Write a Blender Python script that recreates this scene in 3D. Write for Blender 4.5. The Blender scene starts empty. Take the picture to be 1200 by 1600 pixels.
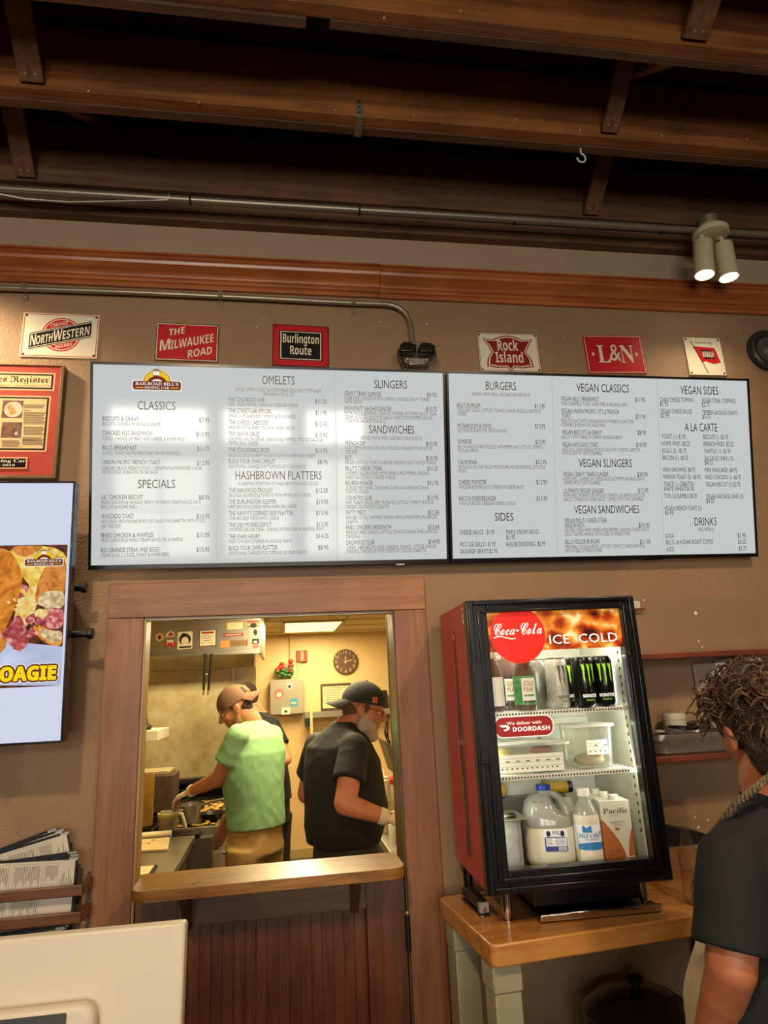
import bpy, bmesh, math, random
from math import sin, cos, pi, radians, sqrt
from mathutils import Vector, Matrix, noise
V = Vector
SC = bpy.context.scene
COL = SC.collection
rnd = random.Random(11)

# ---------------------------------------------------------------- camera
CAM = V((0.6366, -2.3463, 1.775))
RT = V((0.98804406, -0.14697086, -0.04656714))
UP = V((0.00713705, -0.25812027, 0.96608643))
FW = V((0.15400648, 0.95486831, 0.25398526))
FPX = 1027.85
cd = bpy.data.cameras.new('camera')
cam = bpy.data.objects.new('camera', cd)
COL.objects.link(cam)
cam.matrix_world = Matrix(((RT.x, UP.x, -FW.x, CAM.x), (RT.y, UP.y, -FW.y, CAM.y), (RT.z, UP.z, -FW.z, CAM.z), (0, 0, 0, 1)))
cd.sensor_fit = 'VERTICAL'
cd.sensor_height = 36.0
cd.lens = FPX / 1600 * 36.0
cd.clip_start = 0.02
SC.camera = cam

# ---------------------------------------------------------------- exposure, world, lights
SC.view_settings.view_transform = 'Standard'
SC.view_settings.look = 'None'
SC.view_settings.exposure = 0.0
SC.view_settings.gamma = 1.0
SC.cycles.max_bounces = 7
SC.cycles.diffuse_bounces = 4
SC.cycles.glossy_bounces = 3
SC.cycles.transmission_bounces = 6
SC.cycles.transparent_max_bounces = 12
SC.cycles.caustics_reflective = False
SC.cycles.caustics_refractive = False
SC.cycles.sample_clamp_indirect = 4.0
SC.cycles.blur_glossy = 0.5

wd = bpy.data.worlds.new('world')
SC.world = wd
wd.use_nodes = True
wn = wd.node_tree.nodes
bg = wn['Background']
bg.inputs[0].default_value = (0.85, 0.93, 1.0, 1)
bg.inputs[1].default_value = 1.0

def lamp(name, kind, loc, energy, col, target=None, **kw):
    l = bpy.data.lights.new(name, kind)
    l.energy = energy
    l.color = col
    for k, v in kw.items():
        setattr(l, k, v)
    o = bpy.data.objects.new(name, l)
    COL.objects.link(o)
    o.location = loc
    if target is not None:
        d = V(target) - V(loc)
        o.rotation_euler = d.to_track_quat('-Z', 'Y').to_euler()
    return o

WARM = (1.0, 0.74, 0.46)
DAY = (1.0, 0.90, 0.77)
# daylight through the street windows behind the camera
lamp('window_daylight', 'AREA', (0.1, -6.75, 1.6), 135, DAY, (0.1, 0, 1.5), shape='RECTANGLE', size=3.3, size_y=1.4)
lamp('transom_daylight', 'AREA', (0.1, -6.75, 2.65), 112, DAY, (0.1, 0, 3.2), shape='RECTANGLE', size=3.3, size_y=0.5)
# warm spots out of frame; last two added to light wall and cooler
lamp('unseen_warm_spot', 'SPOT', (-0.75, -0.34, 3.35), 75, WARM, (-0.45, 0, 2.6), spot_size=radians(95), spot_blend=0.8, shadow_soft_size=0.05)
lamp('unseen_warm_spot', 'SPOT', (0.1, -2.6, 3.3), 130, WARM, (0.3, -0.3, 1.2), spot_size=radians(100), spot_blend=0.9, shadow_soft_size=0.06)
lamp('unseen_warm_spot', 'SPOT', (1.9, -2.3, 3.3), 105, WARM, (1.7, -0.5, 1.2), spot_size=radians(100), spot_blend=0.9, shadow_soft_size=0.06)

# ---------------------------------------------------------------- helpers
def lin(h):
    h = h.lstrip('#')
    c = [int(h[i:i + 2], 16) / 255 for i in (0, 2, 4)]
    return tuple((x / 12.92 if x <= 0.04045 else ((x + 0.055) / 1.055) ** 2.4) for x in c) + (1.0,)

def at(u, v, y):
    """point where the line of sight of pixel (u, v) meets the plane y"""
    d = RT * ((u - 600) / FPX) - UP * ((v - 800) / FPX) + FW
    return CAM + d * ((y - CAM.y) / d.y)

def atz(u, v, z):
    d = RT * ((u - 600) / FPX) - UP * ((v - 800) / FPX) + FW
    return CAM + d * ((z - CAM.z) / d.z)

def mpp(p):
    """metres per pixel at a point"""
    return (V(p) - CAM).dot(FW) / FPX

def nodes(m):
    m.use_nodes = True
    nt = m.node_tree
    return nt, nt.nodes['Principled BSDF']

MATS = {}
def pm(name, col, rough=0.5, metal=0.0, var=0.0, vs=6.0, bump=0.0, bs=80.0, coat=0.0, spec=0.5, emit=0.0, sub=0.0, stretch=(1, 1, 1), vcol=None):
    if name in MATS:
        return MATS[name]
    m = bpy.data.materials.new(name)
    nt, b = nodes(m)
    c = lin(col)
    b.inputs['Base Color'].default_value = c
    b.inputs['Roughness'].default_value = rough
    b.inputs['Metallic'].default_value = metal
    b.inputs['Specular IOR Level'].default_value = spec
    b.inputs['Coat Weight'].default_value = coat
    b.inputs['Coat Roughness'].default_value = 0.15
    if emit:
        b.inputs['Emission Color'].default_value = c
        b.inputs['Emission Strength'].default_value = emit
    if sub:
        b.inputs['Subsurface Weight'].default_value = sub
        b.inputs['Subsurface Radius'].default_value = (0.01, 0.004, 0.002)
    if var or bump:
        tc = nt.nodes.new('ShaderNodeTexCoord')
        mp = nt.nodes.new('ShaderNodeMapping')
        mp.inputs['Scale'].default_value = stretch
        nt.links.new(tc.outputs['Object'], mp.inputs['Vector'])
    if var:
        n = nt.nodes.new('ShaderNodeTexNoise')
        n.inputs['Scale'].default_value = vs
        n.inputs['Detail'].default_value = 6
        n.inputs['Roughness'].default_value = 0.65
        nt.links.new(mp.outputs[0], n.inputs['Vector'])
        r = nt.nodes.new('ShaderNodeValToRGB')
        d = lin(vcol) if vcol else tuple(max(0, x * (1 - var)) for x in c[:3]) + (1,)
        e = c if vcol else tuple(min(1, x * (1 + var)) for x in c[:3]) + (1,)
        r.color_ramp.elements[0].position = 0.32
        r.color_ramp.elements[1].position = 0.68
        r.color_ramp.elements[0].color = d
        r.color_ramp.elements[1].color = e
        nt.links.new(n.outputs[0], r.inputs[0])
        nt.links.new(r.outputs[0], b.inputs['Base Color'])
    if bump:
        n = nt.nodes.new('ShaderNodeTexNoise')
        n.inputs['Scale'].default_value = bs
        n.inputs['Detail'].default_value = 4
        nt.links.new(mp.outputs[0], n.inputs['Vector'])
        k = nt.nodes.new('ShaderNodeBump')
        k.inputs['Strength'].default_value = bump
        k.inputs['Distance'].default_value = 0.01
        nt.links.new(n.outputs[0], k.inputs['Height'])
        nt.links.new(k.outputs[0], b.inputs['Normal'])
    MATS[name] = m
    return m

def wood(name, c1, c2, axis='x', scale=9.0, rough=0.45, coat=0.15, bump=0.15, grain=14.0):
    if name in MATS:
        return MATS[name]
    m = bpy.data.materials.new(name)
    nt, b = nodes(m)
    tc = nt.nodes.new('ShaderNodeTexCoord')
    mp = nt.nodes.new('ShaderNodeMapping')
    s = [grain, grain, grain]
    s['xyz'.index(axis)] = 1.0
    mp.inputs['Scale'].default_value = s
    nt.links.new(tc.outputs['Object'], mp.inputs['Vector'])
    n = nt.nodes.new('ShaderNodeTexNoise')
    n.inputs['Scale'].default_value = scale * 0.35
    n.inputs['Detail'].default_value = 9
    n.inputs['Roughness'].default_value = 0.62
    n.inputs['Distortion'].default_value = 0.6
    nt.links.new(mp.outputs[0], n.inputs['Vector'])
    n2 = nt.nodes.new('ShaderNodeTexNoise')
    n2.inputs['Scale'].default_value = 3.0
    n2.inputs['Detail'].default_value = 4
    nt.links.new(tc.outputs['Object'], n2.inputs['Vector'])
    mx = nt.nodes.new('ShaderNodeMath')
    mx.operation = 'MULTIPLY_ADD'
    mx.inputs[1].default_value = 0.45
    nt.links.new(n2.outputs[0], mx.inputs[0])
    ms = nt.nodes.new('ShaderNodeMath')
    ms.operation = 'MULTIPLY'
    ms.inputs[1].default_value = 0.62
    nt.links.new(n.outputs[0], ms.inputs[0])
    nt.links.new(ms.outputs[0], mx.inputs[2])
    r = nt.nodes.new('ShaderNodeValToRGB')
    r.color_ramp.elements[0].position = 0.36
    r.color_ramp.elements[1].position = 0.68
    r.color_ramp.elements[0].color = lin(c1)
    r.color_ramp.elements[1].color = lin(c2)
    nt.links.new(mx.outputs[0], r.inputs[0])
    nt.links.new(r.outputs[0], b.inputs['Base Color'])
    b.inputs['Roughness'].default_value = rough
    b.inputs['Coat Weight'].default_value = coat
    b.inputs['Coat Roughness'].default_value = 0.25
    k = nt.nodes.new('ShaderNodeBump')
    k.inputs['Strength'].default_value = bump
    k.inputs['Distance'].default_value = 0.004
    nt.links.new(n.outputs[0], k.inputs['Height'])
    nt.links.new(k.outputs[0], b.inputs['Normal'])
    MATS[name] = m
    return m

def emis(name, col, s):
    if name in MATS:
        return MATS[name]
    m = bpy.data.materials.new(name)
    m.use_nodes = True
    nt = m.node_tree
    nt.nodes.remove(nt.nodes['Principled BSDF'])
    e = nt.nodes.new('ShaderNodeEmission')
    e.inputs[0].default_value = lin(col)
    e.inputs[1].default_value = s
    nt.links.new(e.outputs[0], nt.nodes['Material Output'].inputs[0])
    MATS[name] = m
    return m

def screen_mat(name, col, s, gloss=0.04):
    """a lit display under a glossy face"""
    if name in MATS:
        return MATS[name]
    m = bpy.data.materials.new(name)
    nt, b = nodes(m)
    b.inputs['Base Color'].default_value = (0.01, 0.01, 0.01, 1)
    b.inputs['Roughness'].default_value = 0.07
    b.inputs['Specular IOR Level'].default_value = 0.45
    b.inputs['Emission Color'].default_value = lin(col)
    b.inputs['Emission Strength'].default_value = s
    MATS[name] = m
    return m

def clear(name, tint='#ffffff', haze=0.0, gloss=0.08, rough=0.05, hazecol='#ffffff'):
    """thin clear plastic or glass: see-through with a sheen"""
    if name in MATS:
        return MATS[name]
    m = bpy.data.materials.new(name)
    m.use_nodes = True
    nt = m.node_tree
    nt.nodes.remove(nt.nodes['Principled BSDF'])
    t = nt.nodes.new('ShaderNodeBsdfTransparent')
    t.inputs[0].default_value = lin(tint)
    g = nt.nodes.new('ShaderNodeBsdfGlossy')
    g.inputs['Roughness'].default_value = rough
    d = nt.nodes.new('ShaderNodeBsdfDiffuse')
    d.inputs[0].default_value = lin(hazecol)
    m1 = nt.nodes.new('ShaderNodeMixShader')
    m1.inputs[0].default_value = haze
    nt.links.new(t.outputs[0], m1.inputs[1])
    nt.links.new(d.outputs[0], m1.inputs[2])
    fr = nt.nodes.new('ShaderNodeLayerWeight')
    fr.inputs[0].default_value = 0.25
    mu = nt.nodes.new('ShaderNodeMath')
    mu.operation = 'MULTIPLY_ADD'
    mu.inputs[1].default_value = 0.5
    mu.inputs[2].default_value = gloss
    mu.use_clamp = True
    nt.links.new(fr.outputs['Fresnel'], mu.inputs[0])
    m2 = nt.nodes.new('ShaderNodeMixShader')
    nt.links.new(mu.outputs[0], m2.inputs[0])
    nt.links.new(m1.outputs[0], m2.inputs[1])
    nt.links.new(g.outputs[0], m2.inputs[2])
    nt.links.new(m2.outputs[0], nt.nodes['Material Output'].inputs[0])
    MATS[name] = m
    return m

GLY = {}
def glyphs(s):
    if s not in GLY:
        cu = bpy.data.curves.new('t', 'FONT')
        cu.body = s
        cu.resolution_u = 2
        ob = bpy.data.objects.new('t', cu)
        me = bpy.data.meshes.new_from_object(ob)
        vs = [(v.co.x, v.co.y) for v in me.vertices]
        fs = [tuple(p.vertices) for p in me.polygons]
        bpy.data.objects.remove(ob)
        bpy.data.curves.remove(cu)
        bpy.data.meshes.remove(me)
        xs = [v[0] for v in vs] or [0]
        GLY[s] = (vs, fs, min(xs), max(xs))
    return GLY[s]

def mathfont(s, up, lo, dig=None):
    out = ''
    for ch in s:
        if 'A' <= ch <= 'Z':
            out += chr(up + ord(ch) - 65)
        elif 'a' <= ch <= 'z':
            out += chr(lo + ord(ch) - 97)
        elif dig and ch.isdigit():
            out += chr(dig + ord(ch) - 48)
        else:
            out += ch
    return out
def serif(s): return mathfont(s, 0x1D400, 0x1D41A, 0x1D7CE)
def script(s): return mathfont(s, 0x1D4D0, 0x1D4EA)
def fraktur(s): return mathfont(s, 0x1D56C, 0x1D586)
def sansb(s): return mathfont(s, 0x1D5D4, 0x1D5EE, 0x1D7EC)

def plane(o, x=(1, 0, 0), z=(0, 0, 1)):
    """local frame: x to the right, y up, z out of the surface"""
    x = V(x).normalized()
    u = V(z).normalized()
    n = x.cross(u)
    return Matrix(((x.x, u.x, n.x, o[0]), (x.y, u.y, n.y, o[1]), (x.z, u.z, n.z, o[2]), (0, 0, 0, 1)))

class MB:
    def __init__(s):
        s.v = []; s.f = []; s.m = []; s.mats = []
    def mi(s, m):
        if m not in s.mats:
            s.mats.append(m)
        return s.mats.index(m)
    def add(s, vs, fs, m, M=None):
        o = len(s.v)
        k = s.mi(m)
        for p in vs:
            p = V(p)
            s.v.append(M @ p if M is not None else p)
        for f in fs:
            s.f.append(tuple(i + o for i in f))
            s.m.append(k)
        return s
    def box(s, x0, x1, y0, y1, z0, z1, m, M=None):
        vs = [(x, y, z) for z in (z0, z1) for y in (y0, y1) for x in (x0, x1)]
        fs = [(0, 2, 3, 1), (4, 5, 7, 6), (0, 1, 5, 4), (1, 3, 7, 5), (3, 2, 6, 7), (2, 0, 4, 6)]
        return s.add(vs, fs, m, M)
    def prism(s, pts, d0, d1, m, M=None):
        """polygon in local x, y pushed from z=d0 to z=d1"""
        n = len(pts)
        a = sum(pts[i][0] * pts[(i + 1) % n][1] - pts[(i + 1) % n][0] * pts[i][1] for i in range(n))
        if a < 0:
            pts = pts[::-1]
        vs = [(p[0], p[1], d0) for p in pts] + [(p[0], p[1], d1) for p in pts]
        fs = [tuple(range(n - 1, -1, -1)), tuple(range(n, 2 * n))]
        fs += [(i, (i + 1) % n, n + (i + 1) % n, n + i) for i in range(n)]
        return s.add(vs, fs, m, M)
    def flat(s, pts, m, M, z=0.0):
        n = len(pts)
        a = sum(pts[i][0] * pts[(i + 1) % n][1] - pts[(i + 1) % n][0] * pts[i][1] for i in range(n))
        if a < 0:
            pts = pts[::-1]
        return s.add([(p[0], p[1], z) for p in pts], [tuple(range(n))], m, M)
    def text(s, t, x0, x1, y, h, m, M, z=0.0005, shear=0.0):
        """text with its cap height h, stretched to run from x0 to x1 (None: natural width; ('c', x) centred)"""
        vs, fs, a, b = glyphs(t)
        if not vs:
            return s
        k = h / 0.682
        kx = k
        if isinstance(x1, (int, float)):
            kx = (x1 - x0) / max(1e-6, b - a)
        elif isinstance(x1, tuple):
            kx = k * x1[0]
            x0 = x0 - (b - a) * kx / 2
        return s.add([((p[0] - a) * kx + x0 + shear * p[1] * k, p[1] * k + y, z) for p in vs], fs, m, M)
    def tube(s, path, r, m, n=10, caps=True, M=None):
        path = [V(p) for p in path]
        rs = r if isinstance(r, (list, tuple)) else [r] * len(path)
        L = len(path)
        t0 = (path[1] - path[0]).normalized()
        ref = V((0, 0, 1)) if abs(t0.z) < 0.9 else V((1, 0, 0))
        nx = t0.cross(ref).normalized()
        vs = []
        for i, p in enumerate(path):
            a = path[max(0, i - 1)]
            b = path[min(L - 1, i + 1)]
            t = (b - a)
            t = t.normalized() if t.length > 1e-9 else t0
            nx = (nx - t * nx.dot(t))
            nx = nx.normalized() if nx.length > 1e-6 else t.orthogonal().normalized()
            ny = t.cross(nx)
            for k in range(n):
                a_ = 2 * pi * k / n
                vs.append(p + (nx * cos(a_) + ny * sin(a_)) * rs[i])
        fs = [(i * n + k, i * n + (k + 1) % n, (i + 1) * n + (k + 1) % n, (i + 1) * n + k) for i in range(L - 1) for k in range(n)]
        if caps:
            fs += [tuple(range(n - 1, -1, -1)), tuple((L - 1) * n + k for k in range(n))]
        return s.add(vs, fs, m, M)
    def lathe(s, prof, m, n=24, M=None, sx=1.0, sy=1.0):
        """profile of (r, z) turned about z"""
        vs = []
        for r, z in prof:
            for k in range(n):
                a = 2 * pi * k / n
                vs.append((r * cos(a) * sx, r * sin(a) * sy, z))
        L = len(prof)
        fs = [(i * n + k, i * n + (k + 1) % n, (i + 1) * n + (k + 1) % n, (i + 1) * n + k) for i in range(L - 1) for k in range(n)]
        fs += [tuple(range(n - 1, -1, -1)), tuple((L - 1) * n + k for k in range(n))]
        return s.add(vs, fs, m, M)
    def ell(s, c, r, m, M=None, nu=16, nv=10):
        if not isinstance(r, (list, tuple)):
            r = (r, r, r)
        vs = [(c[0], c[1], c[2] - r[2])]
        for j in range(1, nv):
            t = -pi / 2 + pi * j / nv
            for k in range(nu):
                a = 2 * pi * k / nu
                vs.append((c[0] + r[0] * cos(t) * cos(a), c[1] + r[1] * cos(t) * sin(a), c[2] + r[2] * sin(t)))
        vs.append((c[0], c[1], c[2] + r[2]))
        fs = [(0, 1 + (k + 1) % nu, 1 + k) for k in range(nu)]
        for j in range(nv - 2):
            o = 1 + j * nu
            fs += [(o + k, o + (k + 1) % nu, o + nu + (k + 1) % nu, o + nu + k) for k in range(nu)]
        o = 1 + (nv - 2) * nu
        fs += [(o + k, o + (k + 1) % nu, len(vs) - 1) for k in range(nu)]
        return s.add(vs, fs, m, M)
    def capsule(s, p0, r0, p1, r1, m, n=14):
        p0, p1 = V(p0), V(p1)
        d = (p1 - p0)
        L = d.length
        d = d / L if L > 1e-9 else V((0, 0, 1))
        path, rs = [], []
        for a in (80, 55, 30, 10):
            path.append(p0 - d * r0 * sin(radians(a))); rs.append(r0 * cos(radians(a)))
        path.append(p0); rs.append(r0)
        path.append(p1); rs.append(r1)
        for a in (10, 30, 55, 80):
            path.append(p1 + d * r1 * sin(radians(a))); rs.append(r1 * cos(radians(a)))
        return s.tube(path, rs, m, n)
    def loft(s, secs, m, n=28, ex=2.4, caps=True):
        """sections (centre, right vector, forward vector, half width, half depth)"""
        vs = []
        for c, r, f, a, b in secs:
            c, r, f = V(c), V(r), V(f)
            for k in range(n):
                t = 2 * pi * k / n
                x = abs(cos(t)) ** (2 / ex) * (1 if cos(t) >= 0 else -1)
                y = abs(sin(t)) ** (2 / ex) * (1 if sin(t) >= 0 else -1)
                vs.append(c + r * a * x + f * b * y)
        L = len(secs)
        fs = [(i * n + k, i * n + (k + 1) % n, (i + 1) * n + (k + 1) % n, (i + 1) * n + k) for i in range(L - 1) for k in range(n)]
        if caps:
            fs += [tuple(range(n - 1, -1, -1)), tuple((L - 1) * n + k for k in range(n))]
        return s.add(vs, fs, m)
    def build(s, name, parent=None, world=True, bevel=0.0, seg=2, angle=35, loc=None, fix=True):
        me = bpy.data.meshes.new(name)
        o = bpy.data.objects.new(name, me)
        vs = s.v
        if parent is not None:
            o.parent = parent
            if world:
                R = Matrix.Identity(4)
                p = parent
                ch = []
                while p is not None:
                    ch.append(p)
                    p = p.parent
                for p in reversed(ch):
                    R = R @ Matrix.LocRotScale(p.location, p.rotation_euler, p.scale)
                Ri = R.inverted()
                vs = [Ri @ v for v in vs]
        if loc is None:
            lo = [min(v[i] for v in vs) for i in range(3)]
            hi = [max(v[i] for v in vs) for i in range(3)]
            loc = V(((lo[0] + hi[0]) / 2, (lo[1] + hi[1]) / 2, lo[2]))
        loc = V(loc)
        o.location = loc
        me.from_pydata([tuple(v - loc) for v in vs], [], s.f)
        for m in s.mats:
            me.materials.append(m)
        me.polygons.foreach_set('material_index', s.m)
        if fix:
            bm = bmesh.new()
            bm.from_mesh(me)
            bmesh.ops.recalc_face_normals(bm, faces=bm.faces) if fix == 'recalc' else None
            bm.to_mesh(me)
            bm.free()
        me.polygons.foreach_set('use_smooth', [True] * len(me.polygons))
        me.update()
        me.set_sharp_from_angle(angle=radians(angle))
        COL.objects.link(o)
        if bevel:
            b = o.modifiers.new('edge', 'BEVEL')
            b.width = bevel
            b.segments = seg
            b.limit_method = 'ANGLE'
            b.angle_limit = radians(40)
        return o

def tag(o, label, cat, group=None):
    o['label'] = label
    o['category'] = cat
    if group:
        o['group'] = group
    return o

def thing(name, label, cat, loc=(0, 0, 0), rz=0.0, group=None):
    o = bpy.data.objects.new(name, None)
    o.empty_display_size = 0.05
    COL.objects.link(o)
    o.location = loc
    o.rotation_euler = (0, 0, rz)
    return tag(o, label, cat, group)

def struct(o, parent=None):
    o['kind'] = 'structure'
    return o

def copy_tree(o, parent=None):
    c = o.copy()
    COL.objects.link(c)
    c.parent = parent
    for ch in list(o.children):
        copy_tree(ch, c)
    return c

def bake(mb, name, voxel, smooth, parent=None, fn=None, mats=None, angle=60):
    """grow one continuous surface from overlapping closed shapes"""
    me = bpy.data.meshes.new('raw')
    me.from_pydata([tuple(v) for v in mb.v], [], mb.f)
    o = bpy.data.objects.new('raw', me)
    COL.objects.link(o)
    r = o.modifiers.new('r', 'REMESH')
    r.mode = 'VOXEL'
    r.voxel_size = voxel
    if smooth:
        k = o.modifiers.new('s', 'SMOOTH')
        k.factor = 0.5
        k.iterations = smooth
    dg = bpy.context.evaluated_depsgraph_get()
    m2 = bpy.data.meshes.new_from_object(o.evaluated_get(dg))
    vs = [v.co.copy() for v in m2.vertices]
    ns = [v.normal.copy() for v in m2.vertices]
    fs = [tuple(p.vertices) for p in m2.polygons]
    bpy.data.objects.remove(o)
    bpy.data.meshes.remove(me)
    bpy.data.meshes.remove(m2)
    out = MB()
    if fn:
        vs = [fn(v, n) for v, n in zip(vs, ns)]
    out.v = vs
    out.f = fs
    out.mats = [mb.mats[0]] if mats is None else mats
    out.m = [0] * len(fs)
    return out.build(name, parent, angle=angle)
# ================================================================ the room
M_WALL = pm('brown_wall_paint', '#97795a', rough=0.6, var=0.07, vs=2.2, bump=0.35, bs=170)
M_PALE = pm('tan_wall_paint', '#b0957a', rough=0.6, var=0.08, vs=3, bump=0.25, bs=120)
M_SPECK = pm('white_plaster', '#e8e2d4', rough=0.8)
M_FLOOR = pm('dark_floor_tile', '#4a4038', rough=0.4, var=0.2, vs=4)
M_CASE_V = wood('casing_wood_upright', '#60351e', '#a06a44', 'z', 8, 0.5, 0.1)
M_CASE_H = wood('casing_wood_level', '#6a3e25', '#aa744c', 'x', 8, 0.5, 0.1)
M_DOORW = wood('dark_door_wood', '#381e0f', '#704124', 'z', 9, 0.42, 0.2)
M_SILLW = wood('worn_oak_shelf', '#4a2b12', '#b47c34', 'x', 9, 0.3, 0.5, 0.3)
M_CROWN = wood('crown_wood', '#84401e', '#c4743c', 'x', 6, 0.35, 0.35, 0.05)
M_JOIST = wood('old_joist_wood', '#5a3519', '#a8692f', 'x', 7, 0.65, 0.0, 0.5, 20)
M_JOISTD = wood('old_ledger_wood', '#42291a', '#785233', 'x', 7, 0.7, 0.0, 0.5, 20)
M_BRIDGE = wood('bridging_wood', '#4c2d18', '#875a32', 'z', 8, 0.65, 0.0, 0.5, 16)
M_DECK = wood('dark_deck_boards', '#24160f', '#3a251a', 'y', 6, 0.75, 0.0, 0.3)
M_BLACK = pm('black_plastic', '#0c0c0d', rough=0.35)
M_BLACKM = pm('matte_black', '#101011', rough=0.6)
M_STEEL = pm('brushed_steel', '#b9b4a8', rough=0.34, metal=1.0, var=0.12, vs=3, stretch=(1, 1, 8))
M_GALV = pm('galvanized_pipe', '#9a8f7a', rough=0.38, metal=0.6, var=0.1, vs=9)
M_NAIL = pm('nail_heads', '#b5a58e', rough=0.4, metal=0.6)
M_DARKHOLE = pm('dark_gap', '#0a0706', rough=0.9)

# door hole in the wall: x 0.1766..1.0297, z 0..2.032
OX0, OX1, OZ = 0.1766, 1.0297, 2.032
mb = MB()
mb.box(-3.2, OX0, 0, 0.05, 0, 3.305, M_WALL)
mb.box(OX1, 4.0, 0, 0.05, 0, 3.305, M_WALL)
mb.box(OX0, OX1, 0, 0.05, OZ, 3.305, M_WALL)
mb.box(-3.2, 4.0, 0, 0.15, 3.305, 3.62, M_PALE)
W0 = plane((0, 0, 0))
for u, v, r in ((1087, 958, 3.0), (1092, 1002, 1.6), (1097, 1011, 1.4), (1006, 938, 1.6), (1086, 1277, 1.6), (1106, 1281, 1.6), (1091, 1293, 2.2),
                (401, 512, 1.0), (594, 503, 1.3), (667, 506, 1.4), (673, 575, 1.4), (882, 526, 1.0), (413, 498, 1)):
    p = at(u, v, 0)
    mb.ell((p.x, -0.0005, p.z), (r * mpp(p), 0.002, r * mpp(p)), M_SPECK, nu=8, nv=6)
struct(mb.build('wall_north'))
for nm, b in (('wall_west', (-3.35, -3.2, -6.65, 0.15, 0, 4.02)), ('wall_east', (4.0, 4.15, -6.65, 0.15, 0, 4.02))):
    struct(MB().box(*b, M_WALL).build(nm))
struct(MB().box(-3.35, 4.15, -6.65, 6.0, -0.1, 0, M_FLOOR).build('floor'))

# street wall behind the camera with its windows
mb = MB()
WX = [(-1.5, -0.28), (-0.12, 0.78), (0.94, 1.75)]
ys, yn = -6.65, -6.5
mb.box(-3.2, -1.5, ys, yn, 0, 4.02, M_WALL)
mb.box(1.75, 4.0, ys, yn, 0, 4.02, M_WALL)
mb.box(-1.5, 1.75, ys, yn, 0, 0.9, M_WALL)
mb.box(-1.5, 1.75, ys, yn, 2.88, 4.02, M_WALL)
mb.box(-1.5, 1.75, ys, yn, 2.24, 2.4, M_DOORW)
for a, b in ((-0.28, -0.12), (0.78, 0.94)):
    mb.box(a, b, ys, yn, 0.9, 2.88, M_DOORW)
struct(mb.build('wall_south'))
M_PANE = clear('window_pane', gloss=0.03)
for i, (a, b) in enumerate(WX):
    mb = MB()
    for x in (a, b - 0.03, (a + b) / 2 - 0.02):
        mb.box(x, x + 0.03, -6.6, -6.54, 0.9, 2.24, M_DOORW)
        mb.box(x, x + 0.03, -6.6, -6.54, 2.4, 2.88, M_DOORW)
    for z in (0.9, 1.55, 2.21, 2.4, 2.85):
        mb.box(a, b, -6.6, -6.54, z, z + 0.03, M_DOORW)
    w = struct(mb.build('window_%d' % (i + 1)))
    MB().box(a, b, -6.58, -6.575, 0.9, 2.24, M_PANE).box(a, b, -6.58, -6.575, 2.4, 2.88, M_PANE).build('glass', w)

# ceiling deck: dark boards running away from the wall
mb = MB()
x = -3.2
k = 0
while x < 4.0:
    mb.box(x, x + 0.118, -6.5, 0.15, 3.985 - 0.002 * (k % 2), 4.02, M_DECK)
    x += 0.12
    k += 1
mb.box(-3.35, 4.15, -6.65, 0.15, 4.02, 4.05, M_DECK)
struct(mb.build('ceiling'))

def joist(y, z, h=0.27, t=0.042, nails=(), rear=None, dz=0.0, mat=None):
    mb = MB()
    mb.box(-3.2, 4.0, y, y + t, z, z + h, mat or M_JOIST)
    for a, b, zz, tt in (rear or []):
        mb.box(a, b, y + t, y + t + tt, z + zz, z + zz + 0.09, M_JOISTD)
    for u, v in nails:
        p = at(u, v, y)
        mb.ell((p.x, y, p.z), (0.006, 0.004, 0.006), M_NAIL, nu=8, nv=6)
    o = mb.build('ceiling_beam', bevel=0.004)
    return struct(o)
joist(-0.09, 3.685, 0.28, 0.042, mat=M_JOISTD)
joist(-0.495, 3.70, nails=((138, 142), (311, 160), (525, 172), (646, 180), (806, 187), (906, 203), (1034, 211), (1167, 217)),
      rear=[(-3.2, 4.0, -0.006, 0.035)])
joist(-0.872, 3.70, nails=((720, 17), (600, 28)), rear=[(-3.2, 0.72, -0.012, 0.03), (0.79, 4.0, -0.004, 0.03)])
for i in range(1, 12):
    joist(-0.872 - 0.4 * i, 3.70)
# plate on top of the wall
mb = MB()
mb.box(-3.2, 4.0, -0.045, 0.06, 3.588, 3.665, M_JOISTD)
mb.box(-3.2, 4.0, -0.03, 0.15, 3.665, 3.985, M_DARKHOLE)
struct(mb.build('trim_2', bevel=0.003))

# bridging boards nailed between the joists
def bridging(x, yb, yt, zb=3.725, zt=3.97, w=0.062, label='', twist=0.0, t=0.02):
    p0 = V((x, yb, zb)); p1 = V((x + twist, yt, zt))
    d = (p1 - p0).normalized()
    s = V((1, 0, 0))
    n = d.cross(s).normalized()
    s = n.cross(d)
    M = Matrix(((s.x, n.x, d.x, p0.x), (s.y, n.y, d.y, p0.y), (s.z, n.z, d.z, p0.z), (0, 0, 0, 1)))
    mb = MB()
    mb.box(-w / 2, w / 2, -t, 0, 0, (p1 - p0).length, M_BRIDGE, M)
    for a in (-0.012, 0.016):
        mb.ell((a, 0.0, 0.022), (0.004, 0.003, 0.004), M_NAIL, M, nu=8, nv=6)
        mb.ell((a, -t, 0.022), (0.004, 0.003, 0.004), M_NAIL, M, nu=8, nv=6)
    o = mb.build('bridging_board', bevel=0.003)
    return tag(o, label, 'wooden brace', 'bridging boards between the ceiling joists')
def bx(u, v, y):
    return at(u, v, y).x
YA, YB, YC = -0.872, -0.495, -0.09
bridging(bx(50, 148, YB), YB - 0.001, YA + 0.075, label='wooden brace at the upper left corner, its split end nailed to the second joist', w=0.075)
bridging(bx(42, 283, YC), YC - 0.001, YB + 0.08, 3.705, label='dark wooden brace at the left above the upper metal pipe', w=0.07)
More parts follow.
